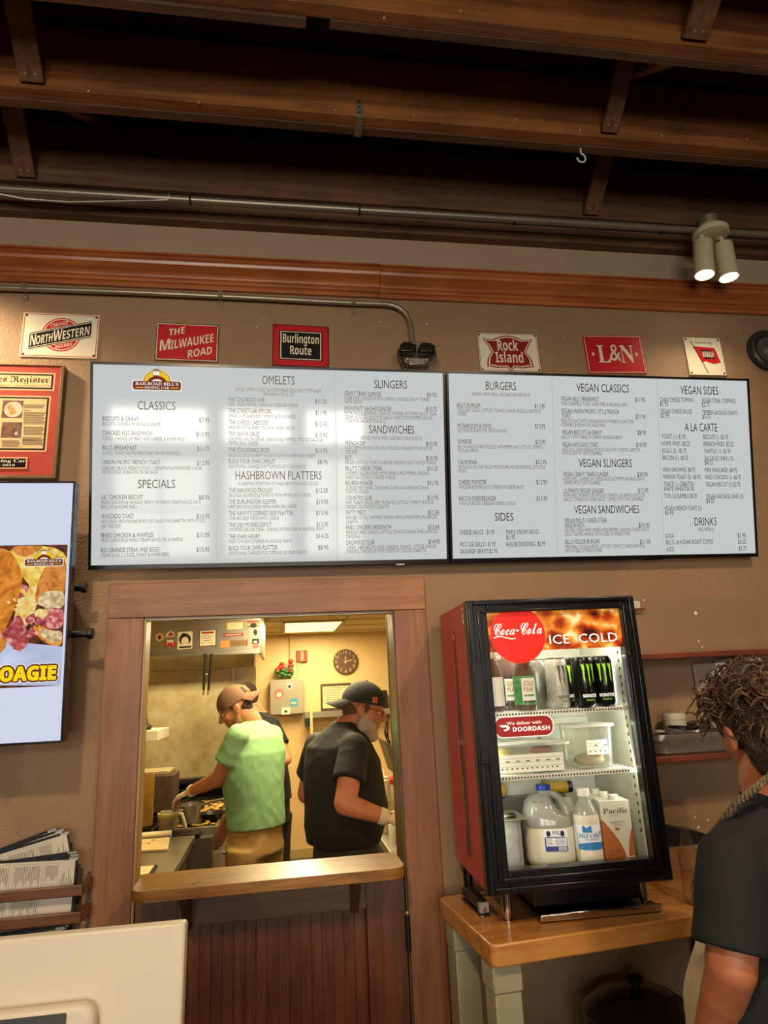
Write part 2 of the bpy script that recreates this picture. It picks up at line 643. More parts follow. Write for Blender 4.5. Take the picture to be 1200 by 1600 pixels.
bridging(bx(948, 198, YB), YB - 0.001, YA + 0.075, label='wooden brace between joists, just above the white screw hook', w=0.062)
bridging(bx(920, 325, YC), YC - 0.001, YB + 0.08, 3.705, label='wooden brace running down behind the white screw hook', w=0.068)
bridging(bx(1082, 62, YA), YA - 0.001, YA - 0.36, 3.725, label='grey weathered brace with grooved end at the top right corner', w=0.085)
bridging(bx(1085, 100, YA) , YA + 0.075, YB - 0.004, 3.715, 3.95, label='slanting brace rising from the lower edge of the front joist at upper right', w=0.05, twist=-0.03)
bridging(bx(70, 183, YB), YB + 0.08, YC - 0.004, 3.72, 3.95, label='short dark slanting brace under the second joist at upper left', w=0.05, twist=0.06)

# crown moulding
prof = [(0.0, 3.300), (-0.014, 3.300), (-0.018, 3.306), (-0.018, 3.314), (-0.026, 3.318), (-0.030, 3.324), (-0.026, 3.330), (-0.034, 3.334), (-0.038, 3.342),
        (-0.046, 3.350), (-0.060, 3.356), (-0.072, 3.366), (-0.076, 3.376), (-0.070, 3.381), (-0.078, 3.385), (-0.082, 3.390), (-0.078, 3.395), (-0.088, 3.397), (-0.088, 3.404), (0.0, 3.404)]
def crown(x0, x1, nm, dz=0.0):
    mb = MB()
    n = len(prof)
    vs = [(x0, y, z + dz) for y, z in prof] + [(x1, y, z + dz) for y, z in prof]
    fs = [(i, (i + 1) % n, n + (i + 1) % n, n + i) for i in range(n)] + [tuple(range(n - 1, -1, -1)), tuple(range(n, 2 * n))]
    mb.add(vs, fs, M_CROWN)
    return struct(mb.build(nm, angle=25, fix='recalc'))
JX = at(594, 440, -0.06).x
crown(-3.2, JX, 'trim_1')
crown(JX + 0.0015, 4.0, 'trim_3', -0.002)

# door casing, jambs
c0, c1, ch = 0.0577, 1.1464, 2.1497
struct(MB().box(c0, OX0, -0.02, 0, 0, OZ - 0.001, M_CASE_V).build('trim_4', bevel=0.002))
struct(MB().box(OX1, c1, -0.02, 0, 0, OZ - 0.001, M_CASE_V).build('trim_5', bevel=0.002))
struct(MB().box(c0, c1, -0.02, 0, OZ, ch, M_CASE_H).build('trim_6', bevel=0.002))
M_JAMB = wood('jamb_wood_lit', '#7c5a35', '#b08a58', 'z', 6, 0.45, 0.2)  # left jamb: kitchen light on it put into a lighter wood colour
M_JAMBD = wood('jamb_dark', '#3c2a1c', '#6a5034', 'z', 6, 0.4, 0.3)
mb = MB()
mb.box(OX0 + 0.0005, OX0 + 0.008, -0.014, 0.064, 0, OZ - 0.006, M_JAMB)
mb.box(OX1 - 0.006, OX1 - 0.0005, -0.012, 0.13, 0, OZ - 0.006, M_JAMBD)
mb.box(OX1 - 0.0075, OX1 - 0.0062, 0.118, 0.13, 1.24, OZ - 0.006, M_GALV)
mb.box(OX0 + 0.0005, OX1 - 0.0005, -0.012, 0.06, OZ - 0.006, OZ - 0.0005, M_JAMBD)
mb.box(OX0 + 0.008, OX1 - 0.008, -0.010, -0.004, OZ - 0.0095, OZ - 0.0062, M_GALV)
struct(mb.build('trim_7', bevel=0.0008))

# lower leaf of the split door with its serving shelf
dx0, dx1, dz1 = OX0 + 0.010, OX1 - 0.009, 1.205
door = MB()
y0, y1 = -0.008, 0.035
door.box(dx0, dx0 + 0.125, y0, y1, 0.02, dz1, M_DOORW)
door.box(dx1 - 0.125, dx1, y0, y1, 0.02, dz1, M_DOORW)
DR = wood('dark_rail_wood', '#452a18', '#785031', 'x', 9, 0.45, 0.15)
door.box(dx0 + 0.1255, dx1 - 0.1255, y0, y1, 1.088, dz1, DR)
door.box(dx0 + 0.1255, dx1 - 0.1255, y0, y1, 0.02, 0.2, DR)
x = dx0 + 0.1255
k = 0
while x < dx1 - 0.126:
    w = min(0.034, dx1 - 0.1255 - x)
    door.box(x, x + w - 0.0016, 0.002 + 0.0006 * (k % 2), 0.03, 0.2, 1.088, M_DOORW)
    x += 0.034
    k += 1
door.box(dx0 + 0.1255, dx1 - 0.1255, 0.006, 0.0295, 0.2, 1.088, M_DOORW)
d = struct(door.build('door_1', bevel=0.0015))
sh = MB()
sx0, sx1, syf, syb = 0.199, 1.003, -0.172, 0.03
pts = []
R_ = 0.045
for cx_, cy_, a0 in ((sx1 - R_, syf + R_, -90), (sx1 - 0.001, syb, 0), (sx0 + 0.001, syb, 90), (sx0 + R_, syf + R_, 180)):
    if cy_ == syb:
        pts.append((cx_, cy_))
    else:
        for a in range(0, 91, 15):
            pts.append((cx_ + R_ * cos(radians(a0 + a)), cy_ + R_ * sin(radians(a0 + a))))
sh.prism(pts, 1.206, 1.237, M_SILLW)
M_INK = pm('dark_scratches', '#1c110a', rough=0.8)
for u, v, l in ((302, 1381, 9), (308, 1379, 6), (312, 1377, 4)):
    p = atz(u, v, 1.237)
    sh.ell((p.x, p.y, 1.237), (l * 0.0012, 0.0035, 0.0006), M_INK, nu=8, nv=4)
sh.build('serving_shelf', d, bevel=0.006, seg=3)
for bxx in (at(293, 1400, -0.03).x, at(553, 1375, -0.03).x):
    b = MB()
    Mb = Matrix(((0, 0, 1, bxx - 0.012), (1, 0, 0, 0), (0, 1, 0, 0), (0, 0, 0, 1)))
    b.prism([(-0.008, 1.205), (-0.13, 1.205), (-0.125, 1.185), (-0.045, 1.115), (-0.03, 1.085), (-0.008, 1.083)], 0, 0.024, M_DOORW, Mb)
    b.build('shelf_bracket', d, bevel=0.002)
h = MB()
hx = OX1 - 0.006
pz0, pz1 = at(640, 1484, -0.02).z, at(636, 1432, -0.02).z
h.tube([(hx, -0.026, pz0), (hx, -0.026, pz1)], 0.0075, M_BLACKM, 12)
h.tube([(hx, -0.026, pz1), (hx, -0.026, pz1 + 0.004)], 0.008, M_BLACKM, 12)
h.lathe([(0.003, 0), (0.006, 0.003), (0.007, 0.008), (0.004, 0.013)], pm('brass_tip', '#d9c79a', 0.3, 0.8), 10, Matrix.Translation((hx, -0.026, pz1 + 0.004)))
h.box(hx - 0.009, hx + 0.008, -0.0215, -0.0185, pz0, pz1, M_BLACKM)
h.build('hinge', d)
MENU = """\
H|CLASSICS|0.153|0.278|0.5428|0.0294
H|SPECIALS|0.156|0.278|0.2732|0.0289
H|OMELETS|0.572|0.686|0.6407|0.0304
H|HASHBROWN PLATTERS|0.48|0.778|0.3026|0.0298
I|BISCUITS & GRAVY|0.039|0.158|0.5024|0.0153
I|$7.95|0.357|0.392|0.5019|0.0157
D|BISCUITS COVERED IN SAUSAGE GRAVY|0.039|0.229|0.4862|0.0123
I|CRACKED EGG SANDWICH|0.04|0.201|0.4534|0.0153
I|$10.95|0.348|0.392|0.4517|0.0156
D|2 EGGS, CHOICE OF MEAT AND CHEESE, & HOME FRIES|0.04|0.308|0.4364|0.0122
I|BILL'S BREAKFAST|0.04|0.152|0.4037|0.0153
I|$11.75|0.351|0.392|0.4017|0.0156
D|2 EGGS, TOAST, HOME FRIES & BACON OR SAUSAGE|0.04|0.291|0.3868|0.0122
I|UNION PACIFIC FRENCH TOAST|0.04|0.229|0.3542|0.0152
I|$12.95|0.349|0.392|0.3519|0.0155
D|CHALLAH BREAD FRENCH TOAST, CINNAMON & POWDERED SUGAR,|0.039|0.369|0.336|0.0122
D|WITH 2 EGGS, & BACON OR SAUSAGE|0.039|0.221|0.3219|0.0122
I|LIL' CHICKEN BISCUIT|0.04|0.173|0.2352|0.0151
I|$8.95|0.356|0.392|0.2332|0.0154
D|FRIED CHICKEN & SAUSAGE GRAVY OR MAPLE CREAM SAUCE ON A|0.04|0.363|0.2192|0.0121
D|BISCUIT & HOME FRIES|0.039|0.153|0.2038|0.0121
I|AVOCADO TOAST|0.04|0.144|0.1708|0.0151
I|$10.95|0.349|0.392|0.1688|0.0154
D|AVOCADO, PROVOLONE & PICO DE GALLO ON CIABATTA, WITH 2 EGGS|0.039|0.379|0.1549|0.012
D|ON THE SIDE|0.039|0.102|0.1388|0.012
I|FRIED CHICKEN & WAFFLES|0.039|0.208|0.1066|0.015
I|$11.95|0.35|0.392|0.104|0.0153
D|FRIED CHICKEN & MAPLE CREAM SAUCE ON A WAFFLE|0.04|0.303|0.0914|0.012
I|RIO GRANDE STEAK AND EGGS|0.039|0.227|0.0572|0.015
I|$15.95|0.349|0.392|0.0542|0.0153
D|STEAK (6 OZ.), 2 EGGS, TOAST & HOME FRIES|0.039|0.258|0.0414|0.012
D|SERVED WITH TOAST & HOME FRIES OR SUBSTITUTE HASH|0.477|0.779|0.6141|0.0127
D|BROWNS FOR &1.25|0.576|0.682|0.5991|0.0128
I|THE COLORADO LINE|0.456|0.581|0.576|0.0158
I|$11.25|0.758|0.799|0.5749|0.0162
D|HAM, GREEN PEPPER, ONION & CHEDDAR CHEESE|0.456|0.697|0.5599|0.0127
I|THE STREETCAR SPECIAL|0.457|0.606|0.5363|0.0158
I|$11.95|0.759|0.799|0.5337|0.0161
D|SPINACH, MUSHROOM, TOMATO & FETA CHEESE|0.457|0.688|0.5195|0.0126
I|THE CHEESE CABOOSE|0.457|0.592|0.4953|0.0158
I|$12.45|0.758|0.8|0.4933|0.0161
D|HASH BROWNS, HAM, ONION & CHEESE SAUCE|0.457|0.684|0.4793|0.0126
I|THE SANTA CRUZ|0.457|0.562|0.455|0.0157
I|$13.95|0.758|0.799|0.453|0.0161
D|CHOPPED SIRLOIN STEAK, GREEN & RED PEPPERS, PICO DE GALLO &|0.457|0.782|0.4383|0.0126
D|PEPPER JACK CHEESE|0.457|0.557|0.4237|0.0126
I|THE STOCKYARD BOSS|0.457|0.596|0.3981|0.0157
I|$13.95|0.758|0.799|0.398|0.016
D|SAUSAGE, BACON, HAM, SAUSAGE GRAVY & AMERICAN CHEESE|0.457|0.756|0.3815|0.0125
I|BUILD YOUR OWN OMELET|0.457|0.617|0.3581|0.0157
I|$8.95|0.764|0.8|0.3572|0.016
D|ADDITIONAL CHARGES FOR TOPPINGS OF YOUR CHOICE|0.457|0.723|0.3422|0.0125
D|A HEAPING PORTION OF HASH BROWNS AND 2 EGGS|0.49|0.766|0.282|0.0125
I|THE SAN DIEGO TROLLEY|0.458|0.607|0.2573|0.0156
I|$12.28|0.757|0.799|0.2558|0.0159
D|SAUSAGE, JALAPENO & TOMATO WITH PEPPER JACK CHEESE|0.457|0.739|0.2415|0.0124
I|THE BURLINGTON SLEEPER|0.457|0.619|0.2176|0.0155
I|$13.95|0.758|0.8|0.216|0.0159
D|HAM, BACON & ONION WITH AMERICAN CHEESE|0.457|0.689|0.2019|0.0124
I|THE NAVVY'S CORNED BEEF PLATTER|0.457|0.677|0.1773|0.0155
I|$13.95|0.757|0.8|0.1763|0.0158
D|CORNED BEEF WITH SWISS CHEESE|0.457|0.628|0.1615|0.0124
I|THE DES MOINES DEPOT|0.457|0.602|0.137|0.0155
I|$13.95|0.758|0.799|0.136|0.0158
D|CHOPPED SIRLOIN STEAK, ONIONS, MUSHROOMS & SAUSAGE GRAVY|0.457|0.789|0.122|0.0124
I|THE JOHN HENRY|0.457|0.563|0.0968|0.0154
I|$14.25|0.757|0.8|0.095|0.0158
D|FRIED CHICKEN COVERED IN SAUSAGE GRAVY|0.457|0.672|0.0812|0.0123
I|BUILD YOUR OWN PLATTER|0.457|0.622|0.0575|0.0154
I|$8.95|0.763|0.799|0.0547|0.0157
D|ADDITIONAL CHARGES FOR TOPPINGS OF YOUR CHOICE|0.457|0.723|0.0411|0.0123
H|SLINGERS|0.972|1.093|0.6354|0.0297
H|SANDWICHES|0.95|1.116|0.47|0.0295
H|BURGERS|1.39|1.508|0.6388|0.0305
H|SIDES|1.411|1.482|0.1498|0.0298
I|GRAVY TRAIN SLINGER|0.863|0.998|0.6054|0.0163
I|$9.95|1.166|1.202|0.6058|0.0166
D|HOME FRIES COVERED IN FETA CHEESE & SAUSAGE GRAVY, TOPPED|0.863|1.175|0.5902|0.013
D|WITH 2 EGGS|0.863|0.927|0.577|0.013
I|BREAKFAST NACHO SLINGER|0.863|1.033|0.5517|0.0163
I|$10.75|1.161|1.201|0.5531|0.0166
D|HOME FRIES & BREAKFAST SAUSAGE COVERED IN CHEESE SAUCE, SOUR|0.863|1.199|0.5373|0.013
D|CREAM, AVOCADO & PICO DE GALLO. SUBSTITUTE CHOPPED SIRLOIN|0.863|1.184|0.522|0.013
D|STEAK FOR SAUSAGE FOR $1.25|0.863|1.011|0.5081|0.013
D|SERVED WITH FRIES. ADD BACON FOR $2.95|0.919|1.143|0.4469|0.013
I|FRENCH DIP|0.863|0.935|0.4253|0.0162
I|$10.95|1.159|1.201|0.425|0.0165
D|ROAST BEEF & PROVOLONE ON A TOASTED HOAGIE WITH AU JUS ON|0.863|1.182|0.4104|0.0129
D|THE SIDE|0.863|0.906|0.3959|0.0129
I|BLT|0.863|0.885|0.3728|0.0161
I|$10.95|1.158|1.201|0.3722|0.0164
D|BACON, LETTUCE, TOMATO & HOUSE DRESSING ON A TOASTED HOAGIE|0.863|1.195|0.3579|0.0129
I|BILLY'S CHEESE STEAK|0.863|0.996|0.3349|0.0161
I|$11.25|1.162|1.2|0.335|0.0164
D|CHOPPED SIRLOIN STEAK WITH GREEN & RED PEPPERS, ONION &|0.863|1.169|0.3193|0.0128
D|CHEESE SAUCE ON A TOASTED HOAGIE|0.863|1.043|0.3042|0.0128
I|REUBEN HOAGIE|0.863|0.96|0.2827|0.016
I|$11.95|1.161|1.201|0.2824|0.0163
D|CORNED BEEF, SWISS, THOUSAND ISLAND & SAUERKRAUT ON A|0.863|1.162|0.2671|0.0128
D|TOASTED HOAGIE|0.863|0.944|0.2527|0.0128
I|COUNTRY CLUB|0.863|0.956|0.2292|0.016
I|$11.95|1.161|1.2|0.2286|0.0163
D|HAM, TURKEY, ROAST BEEF, MUENSTER, LETTUCE, TOMATO & HOUSE|0.863|1.182|0.2137|0.0128
D|DRESSING ON TOASTED CIABATTA|0.863|1.019|0.1987|0.0128
I|PATTY MELT|0.863|0.932|0.1766|0.0159
I|$12.45|1.161|1.201|0.1749|0.0162
D|BURGER (1/3 LB.), SAUTEED ONION, SWISS & MUENSTER ON GRILLED|0.863|1.194|0.1604|0.0127
D|CIABATTA|0.863|0.906|0.1454|0.0127
I|FRIED CHICKEN SANDWICH|0.863|1.024|0.1241|0.0159
I|$12.45|1.16|1.201|0.1221|0.0162
D|BREADED FRIED CHICKEN, LETTUCE, TOMATO, ONION, PICKLE & HOUSE|0.863|1.194|0.108|0.0127
D|DRESSING|0.863|0.912|0.093|0.0127
I|DAGWOOD CLUB|0.863|0.962|0.0704|0.0158
I|$14.95|1.16|1.202|0.0695|0.0162
D|TURKEY, HAM, BACON, SWISS, CHEDDAR, TOMATO, LETTUCE, & HOUSE|0.863|1.19|0.0543|0.0127
D|DRESSING, STACKED UP WITH 3 PIECES OF TOASTED CIABATTA|0.863|1.15|0.0408|0.0127
D|SERVED WITH FRIES. ADD BACON FOR $2.95|1.336|1.562|0.6145|0.0135
I|BILL'S BURGER|1.279|1.368|0.5701|0.0167
I|$11.95|1.578|1.619|0.5717|0.017
D|THE DINER CLASSIC, LETTUCE, TOMATO, ONION, PICKLE & CHOICE OF|1.279|1.602|0.5539|0.0134
D|CHEESE|1.279|1.314|0.5396|0.0134
I|MUSHROOM & SWISS|1.279|1.408|0.4937|0.0167
I|$12.95|1.577|1.618|0.4953|0.017
D|SAUTEED MUSHROOMS, SWISS & MAYO|1.278|1.467|0.4782|0.0133
I|SUNRISE|1.279|1.33|0.4353|0.0166
I|$12.95|1.577|1.618|0.4358|0.0169
D|BACON AND A SUNNYSIDE EGG WITH PEPPER JACK, LETTUCE, TOMATO,|1.278|1.61|0.4185|0.0133
D|PICKLE & ONION|1.279|1.355|0.4036|0.0133
I|CALIFORNIA|1.278|1.349|0.3594|0.0165
I|$12.95|1.576|1.618|0.3606|0.0168
D|AVOCADO, PICO DE GALLO, PROVOLONE, HOUSE DRESSING, LETTUCE &|1.278|1.612|0.3433|0.0132
D|PICKLE|1.278|1.309|0.3285|0.0132
I|CHEESE MONSTER|1.278|1.384|0.2852|0.0165
I|$12.95|1.576|1.618|0.285|0.0168
D|CHEDDAR & PEPPER JACK COVERED IN CHEESE SAUCE|1.277|1.526|0.2685|0.0132
I|BACON CHEESEBURGER|1.278|1.418|0.2246|0.0164
I|$13.95|1.575|1.617|0.224|0.0167
D|A PILE OF BACON, CHEDDAR CHEESE & PICKLE|1.277|1.491|0.2087|0.0131
I|CHEESE SAUCE - $1.95|1.277|1.408|0.1012|0.0163
I|MAPLE CREAM SAUCE -|1.453|1.586|0.1005|0.0165
I|$1.95|1.453|1.488|0.0814|0.0165
I|PICO DE GALLO -$1.95|1.277|1.411|0.0573|0.0163
I|HOUSE DRESSING -$2.95|1.452|1.603|0.0553|0.0164
I|SAUSAGE GRAVY-$2.95|1.277|1.417|0.0322|0.0162
H|VEGAN CLASSICS|1.748|1.962|0.6393|0.0313
H|VEGAN SLINGERS|1.746|1.962|0.3503|0.0308
H|VEGAN SANDWICHES|1.722|1.984|0.1744|0.0306
H|VEGAN SIDES|2.178|2.34|0.6385|0.0321
H|A LA CARTE|2.189|2.328|0.4921|0.0319
H|DRINKS|2.212|2.306|0.1243|0.0312
I|VEGAN BILL'S BREAKFAST|1.684|1.837|0.6023|0.0172
I|$11.95|1.985|2.026|0.6038|0.0175
D|TOFU SCRAMBLE, TOAST, HOME FRIES & SAUSAGE LINKS|1.683|1.952|0.5852|0.0137
I|VEGAN UNION PACIFIC- STYLE FRENCH|1.684|1.917|0.5551|0.0171
I|TOAST|1.684|1.722|0.5364|0.0171
I|$11.95|1.985|2.026|0.5374|0.0174
D|FRENCH TOAST WITH CINNAMON & POWDERED SUGAR, TOFU|1.683|1.979|0.5194|0.0137
D|SCRAMBLE & VEGAN SAUSAGE LINKS|1.683|1.859|0.5042|0.0137
I|VEGAN BISCUITS & GRAVY|1.683|1.844|0.4742|0.0171
I|$8.95|1.99|2.025|0.4755|0.0174
D|BISCUITS SMOTHERED IN TEMPEH SAUSAGE GRAVY|1.682|1.928|0.458|0.0136
I|VEGAN AVOCADO TOAST|1.682|1.829|0.4273|0.017
I|$10.95|1.982|2.026|0.4284|0.0173
D|AVOCADO, CHAO CHEESE & PICO DE GALLO ON TOASTED CIABATTA,|1.682|1.999|0.4104|0.0136
D|WITH A SIDE OF TOFU SCRAMBLE|1.682|1.84|0.396|0.0136
I|VEGAN GRAVY TRAIN SLINGER|1.682|1.864|0.3147|0.0169
I|$10.95|1.982|2.025|0.3144|0.0172
D|HOME FRIES COVERED IN CHEESE SAUCE & TEMPEH SAUSAGE GRAVY,|1.682|2.014|0.2993|0.0135
D|TOPPED WITH TOFU SCRAMBLE|1.682|1.831|0.2836|0.0135
I|ULITMATE VEGGIE SLINGER|1.682|1.843|0.2519|0.0169
I|$12.95|1.983|2.025|0.2524|0.0172
D|HOME FRIES, MUSHROOM, SPINACH, TOMATO, JALAPENO & PICO DE|1.681|2.009|0.2365|0.0135
D|GALLO COVERED IN CHEESE SAUCE, TOPPED WITH TOFU SCRAMBLE|1.681|2.003|0.2215|0.0135
I|VEGAN BILL'S CHEESE STEAK|1.681|1.852|0.1403|0.0168
I|SANDWHICH|1.681|1.758|0.122|0.0167
I|$10.95|1.98|2.024|0.1201|0.0171
D|SAUTEED STEAK WITH GREEN & RED PEPPERS, ONION & CHEESE SAUCE|1.681|2.02|0.1061|0.0134
D|ON A TOASTED HOAGIE, WITH A SIDE OF FRENCH FRIES|1.681|1.943|0.0905|0.0134
I|BILL'S VEGGIE BURGER|1.681|1.818|0.0611|0.0167
I|$11.95|1.982|2.024|0.0574|0.017
D|IMPOSSIBLE VEGGIE BURGER, LETTUCE, TOMATO, ONION & PICKLE,|1.68|2.001|0.0439|0.0133
D|WITH A SIDE OF FRENCH FRIES|1.68|1.827|0.029|0.0133
I|CHAO CHEESE TOPPING -|2.09|2.239|0.6065|0.0176
I|$1.95|2.089|2.123|0.5894|0.0176
I|VEGAN STEAK (TOPPING)|2.266|2.413|0.6062|0.0178
I|$2.75|2.266|2.299|0.5889|0.0178
I|VEGAN CHEESE SAUCE|2.09|2.223|0.561|0.0176
I|$2.95|2.09|2.126|0.5439|0.0176
I|TEMPEH SAUSAGE GRAVY -|2.266|2.426|0.5588|0.0178
I|$3.75|2.266|2.3|0.543|0.0177
I|TOAST (1)- $1.95|2.09|2.191|0.4625|0.0175
I|BISCUIT(1) -$2.45|2.266|2.373|0.4621|0.0177
I|HOME FRIES -$3.25|2.089|2.208|0.4349|0.0175
I|FRENCH FRIES -$3.25|2.266|2.394|0.4342|0.0176
I|EGGS ( 2) - $3.75|2.09|2.192|0.4067|0.0174
I|WAFFLE ( 1)- $3.95|2.267|2.38|0.4064|0.0176
I|BACON (3) -$4.25|2.09|2.197|0.3792|0.0174
I|SAUSAGE LINKS ( 3) -|2.267|2.397|0.378|0.0176
I|$4.25|2.267|2.302|0.3609|0.0176
I|HASH BROWNS -$4.75|2.09|2.225|0.3328|0.0174
I|MINI PANCAKES -$4.95|2.266|2.404|0.3318|0.0175
I|FRENCH TOAST (2) -$6.95|2.089|2.246|0.3054|0.0173
I|FRIED CHICKEN (1) -$6.95|2.266|2.42|0.3041|0.0175
I|TOAST( 1) -CIABATTA,|2.09|2.218|0.2774|0.0173
I|WHITE, WHEAT $1.95|2.089|2.215|0.2585|0.0173
I|VEGAN BISCUIT (1) $2.75|2.266|2.415|0.2758|0.0175
I|TOFU SCRAMBLE $4.25|2.09|2.228|0.2312|0.0173
I|VEGAN SAUSAGE LINKS (3)|2.266|2.426|0.2291|0.0175
I|$4.25|2.266|2.301|0.2121|0.0174
I|VEGAN FRENCH TOAST (2)|2.089|2.243|0.1837|0.0172
I|$6.95|2.089|2.125|0.1663|0.0172
S|FREE REFILLS|2.225|2.292|0.1024|0.0138
I|SODA|2.089|2.122|0.078|0.0171
I|$2.95|2.392|2.428|0.0761|0.0175
I|BILL'S L & N DARK ROAST COFFEE|2.089|2.287|0.0537|0.0171
I|$3.25|2.393|2.428|0.0514|0.0174
I|JUICE|2.089|2.121|0.0267|0.0171
I|$3.75|2.394|2.428|0.0253|0.0174
"""
# ================================================================ menu screens
M_SCR = screen_mat('menu_screen_light', '#c9cdcb', 0.93)
M_TXT = pm('screen_text_dark', '#1a1c22', rough=0.3)
M_TXTD = pm('screen_text_fine', '#56595e', rough=0.3, emit=0.25)
M_LINE = pm('screen_rule', '#8d9192', rough=0.3, emit=0.6)
M_BEZ = pm('screen_bezel', '#0b0b0c', rough=0.25)
M_LY = screen_mat('logo_yellow', '#f0c020', 0.95)
M_LR = screen_mat('logo_maroon', '#7c2a1c', 0.8)
M_LW = screen_mat('logo_white', '#f4efe2', 0.95)
M_LO = screen_mat('logo_outline', '#4a2a1c', 0.6)
M_LT = screen_mat('logo_tan', '#b08a62', 0.8)
TVW, TVH, TILT, TVZ, TVY = 1.235, 0.705, 0.1968, 2.1912, -0.06
TVU = V((0, -sin(TILT), cos(TILT)))
TVM = plane((0, TVY, TVZ), (1, 0, 0), TVU)

def circle(cx, cy, r, n=32, a0=0, a1=360, ry=None):
    ry = r if ry is None else ry
    return [(cx + r * cos(radians(a0 + (a1 - a0) * i / n)), cy + ry * sin(radians(a0 + (a1 - a0) * i / n))) for i in range(n + (a1 - a0 < 360))]

def rrect(x0, x1, y0, y1, r, n=5):
    p = []
    for cx, cy, a in ((x1 - r, y0 + r, -90), (x1 - r, y1 - r, 0), (x0 + r, y1 - r, 90), (x0 + r, y0 + r, 180)):
        p += [(cx + r * cos(radians(a + 90 * i / n)), cy + r * sin(radians(a + 90 * i / n))) for i in range(n + 1)]
    return p

def dining_logo(mb, M, cx, y0, w, z=0.0006):
    """half-sun over a banner with the diner's name; y0 is the lower edge of the banner"""
    h = w * 0.19
    e = 0.00012
    mb.flat(rrect(cx - w / 2 - .02 * w, cx + w / 2 + .02 * w, y0 - .02 * w, y0 + h + .02 * w, 0.03 * w), M_LW, M, z)
    mb.flat(circle(cx, y0 + h * 0.8, w * 0.305, 28, 0, 180), M_LW, M, z)
    mb.flat(circle(cx, y0 + h * 0.8, w * 0.29, 28, 0, 180), M_LO, M, z + e)
    mb.flat(circle(cx, y0 + h * 0.8, w * 0.278, 28, 0, 180), M_LY, M, z + 2 * e)
    # plain bust with a soft cap
    mb.flat(circle(cx, y0 + h * 0.8, w * 0.2, 20, 0, 180, w * 0.155), M_LR, M, z + 3 * e)
    mb.flat(circle(cx, y0 + h * 0.8, w * 0.13, 20, 0, 180, w * 0.085), M_LW, M, z + 4 * e)
    mb.flat(circle(cx - .02 * w, y0 + h * 0.8 + w * 0.235, w * 0.085, 18), M_LO, M, z + 4 * e)
    mb.flat(circle(cx - .02 * w, y0 + h * 0.8 + w * 0.225, w * 0.075, 18), M_LW, M, z + 5 * e)
    mb.flat(circle(cx - .02 * w, y0 + h * 0.8 + w * 0.255, w * 0.088, 18, 0, 180, w * .062), M_LT, M, z + 6 * e)
    mb.flat(circle(cx - .03 * w, y0 + h * 0.8 + w * 0.17, w * 0.05, 14, 180, 360, w * .05), M_LR, M, z + 6 * e)
    mb.flat([(cx - w / 2, y0 + .03 * w), (cx - w / 2 + .03 * w, y0), (cx + w / 2 - .03 * w, y0), (cx + w / 2, y0 + .03 * w),
             (cx + w / 2, y0 + h - .03 * w), (cx + w / 2 - .03 * w, y0 + h), (cx - w / 2 + .03 * w, y0 + h), (cx - w / 2, y0 + h - .03 * w)], M_LR, M, z + 7 * e)
    mb.text(serif("RAILROAD BILL'S"), cx - w * 0.45, cx + w * 0.45, y0 + h * 0.52, h * 0.36, M_LW, M, z + 8 * e)
    mb.text(serif("DINING CAR"), cx - w * 0.26, cx + w * 0.26, y0 + h * 0.12, h * 0.27, M_LW, M, z + 8 * e)
    for s in (-1, 1):
        mb.flat([(cx + s * w * .28, y0 + h * .2), (cx + s * w * .45, y0 + h * .2), (cx + s * w * .45, y0 + h * .3), (cx + s * w * .28, y0 + h * .3)], M_LY, M, z + 8 * e)

def menu_tv(x0, x1, label):
    r = thing('menu_screen', label, 'screen', (x0, TVY, TVZ), 0, 'menu screens above the door')
    b = 0.008
    c = MB()
    c.box(x0, x1, 0, 0.014, -0.035, -0.004, M_BEZ, TVM)
    c.box(x0, x1, TVH - b, TVH, -0.004, 0.004, M_BEZ, TVM)
    c.box(x0, x1, 0, 0.014, -0.004, 0.004, M_BEZ, TVM)
    c.box(x0, x0 + b, 0.014, TVH - b, -0.035, 0.004, M_BEZ, TVM)
    c.box(x1 - b, x1, 0.014, TVH - b, -0.035, 0.004, M_BEZ, TVM)
    c.box(x0 + b, x1 - b, 0.014, TVH, -0.035, -0.004, M_BEZ, TVM)
    c.build('bezel', r)
    w = MB()
    w.box(x0 + 0.45, x1 - 0.45, 0.18, 0.5, -0.062, -0.0355, M_BLACKM, TVM)
    xc = (x0 + x1) / 2
    w.box(xc - 0.2, xc + 0.2, -0.05, -0.001, TVZ + 0.25, TVZ + 0.45, M_BLACKM)
    w.build('wall_mount', r)
    p = MB()
    p.box(x0 + b + .0005, x1 - b - .0005, 0.0145, TVH - b - .0005, -0.0035, 0.0, M_SCR, TVM)
    return r, p, b
tv1, p1, b_ = menu_tv(0.0, TVW, 'large left menu screen headed Classics, Omelets and Slingers with the diner logo')
tv2, p2, b_ = menu_tv(TVW + 0.005, 2 * TVW + 0.005, 'large right menu screen headed Burgers, Vegan Classics and Drinks')
for ln in MENU.strip().split('\n'):
    k, t, xa, xb, y, h = ln.split('|')
    xa, xb, y, h = float(xa), float(xb), float(y), float(h)
    P = p1 if xa < TVW else p2
    P.text(t, xa, xb, y, h, M_TXTD if k in 'DS' else M_TXT, TVM, 0.0005)
for P, x in ((p1, 0.415), (p1, 0.8305), (p2, 1.6495), (p2, 2.0795)):
    P.flat([(x, 0.02), (x + 0.0014, 0.02), (x + 0.0014, 0.694), (x, 0.694)], M_LINE, TVM, 0.0005)
dining_logo(p1, TVM, 0.217, 0.612, 0.158)
p1.build('display_panel', tv1)
p2.build('display_panel', tv2)
s = MB()
s.box(1.04, 1.07, -0.004, 0.004, -0.01, 0.003, pm('silver_badge', '#c8c8c4', 0.3, 0.5), TVM)
s.build('sensor_badge', tv1)
s = MB()
s.box(2.0, 2.07, -0.004, 0.002, -0.02, 0.0, M_BEZ, TVM)
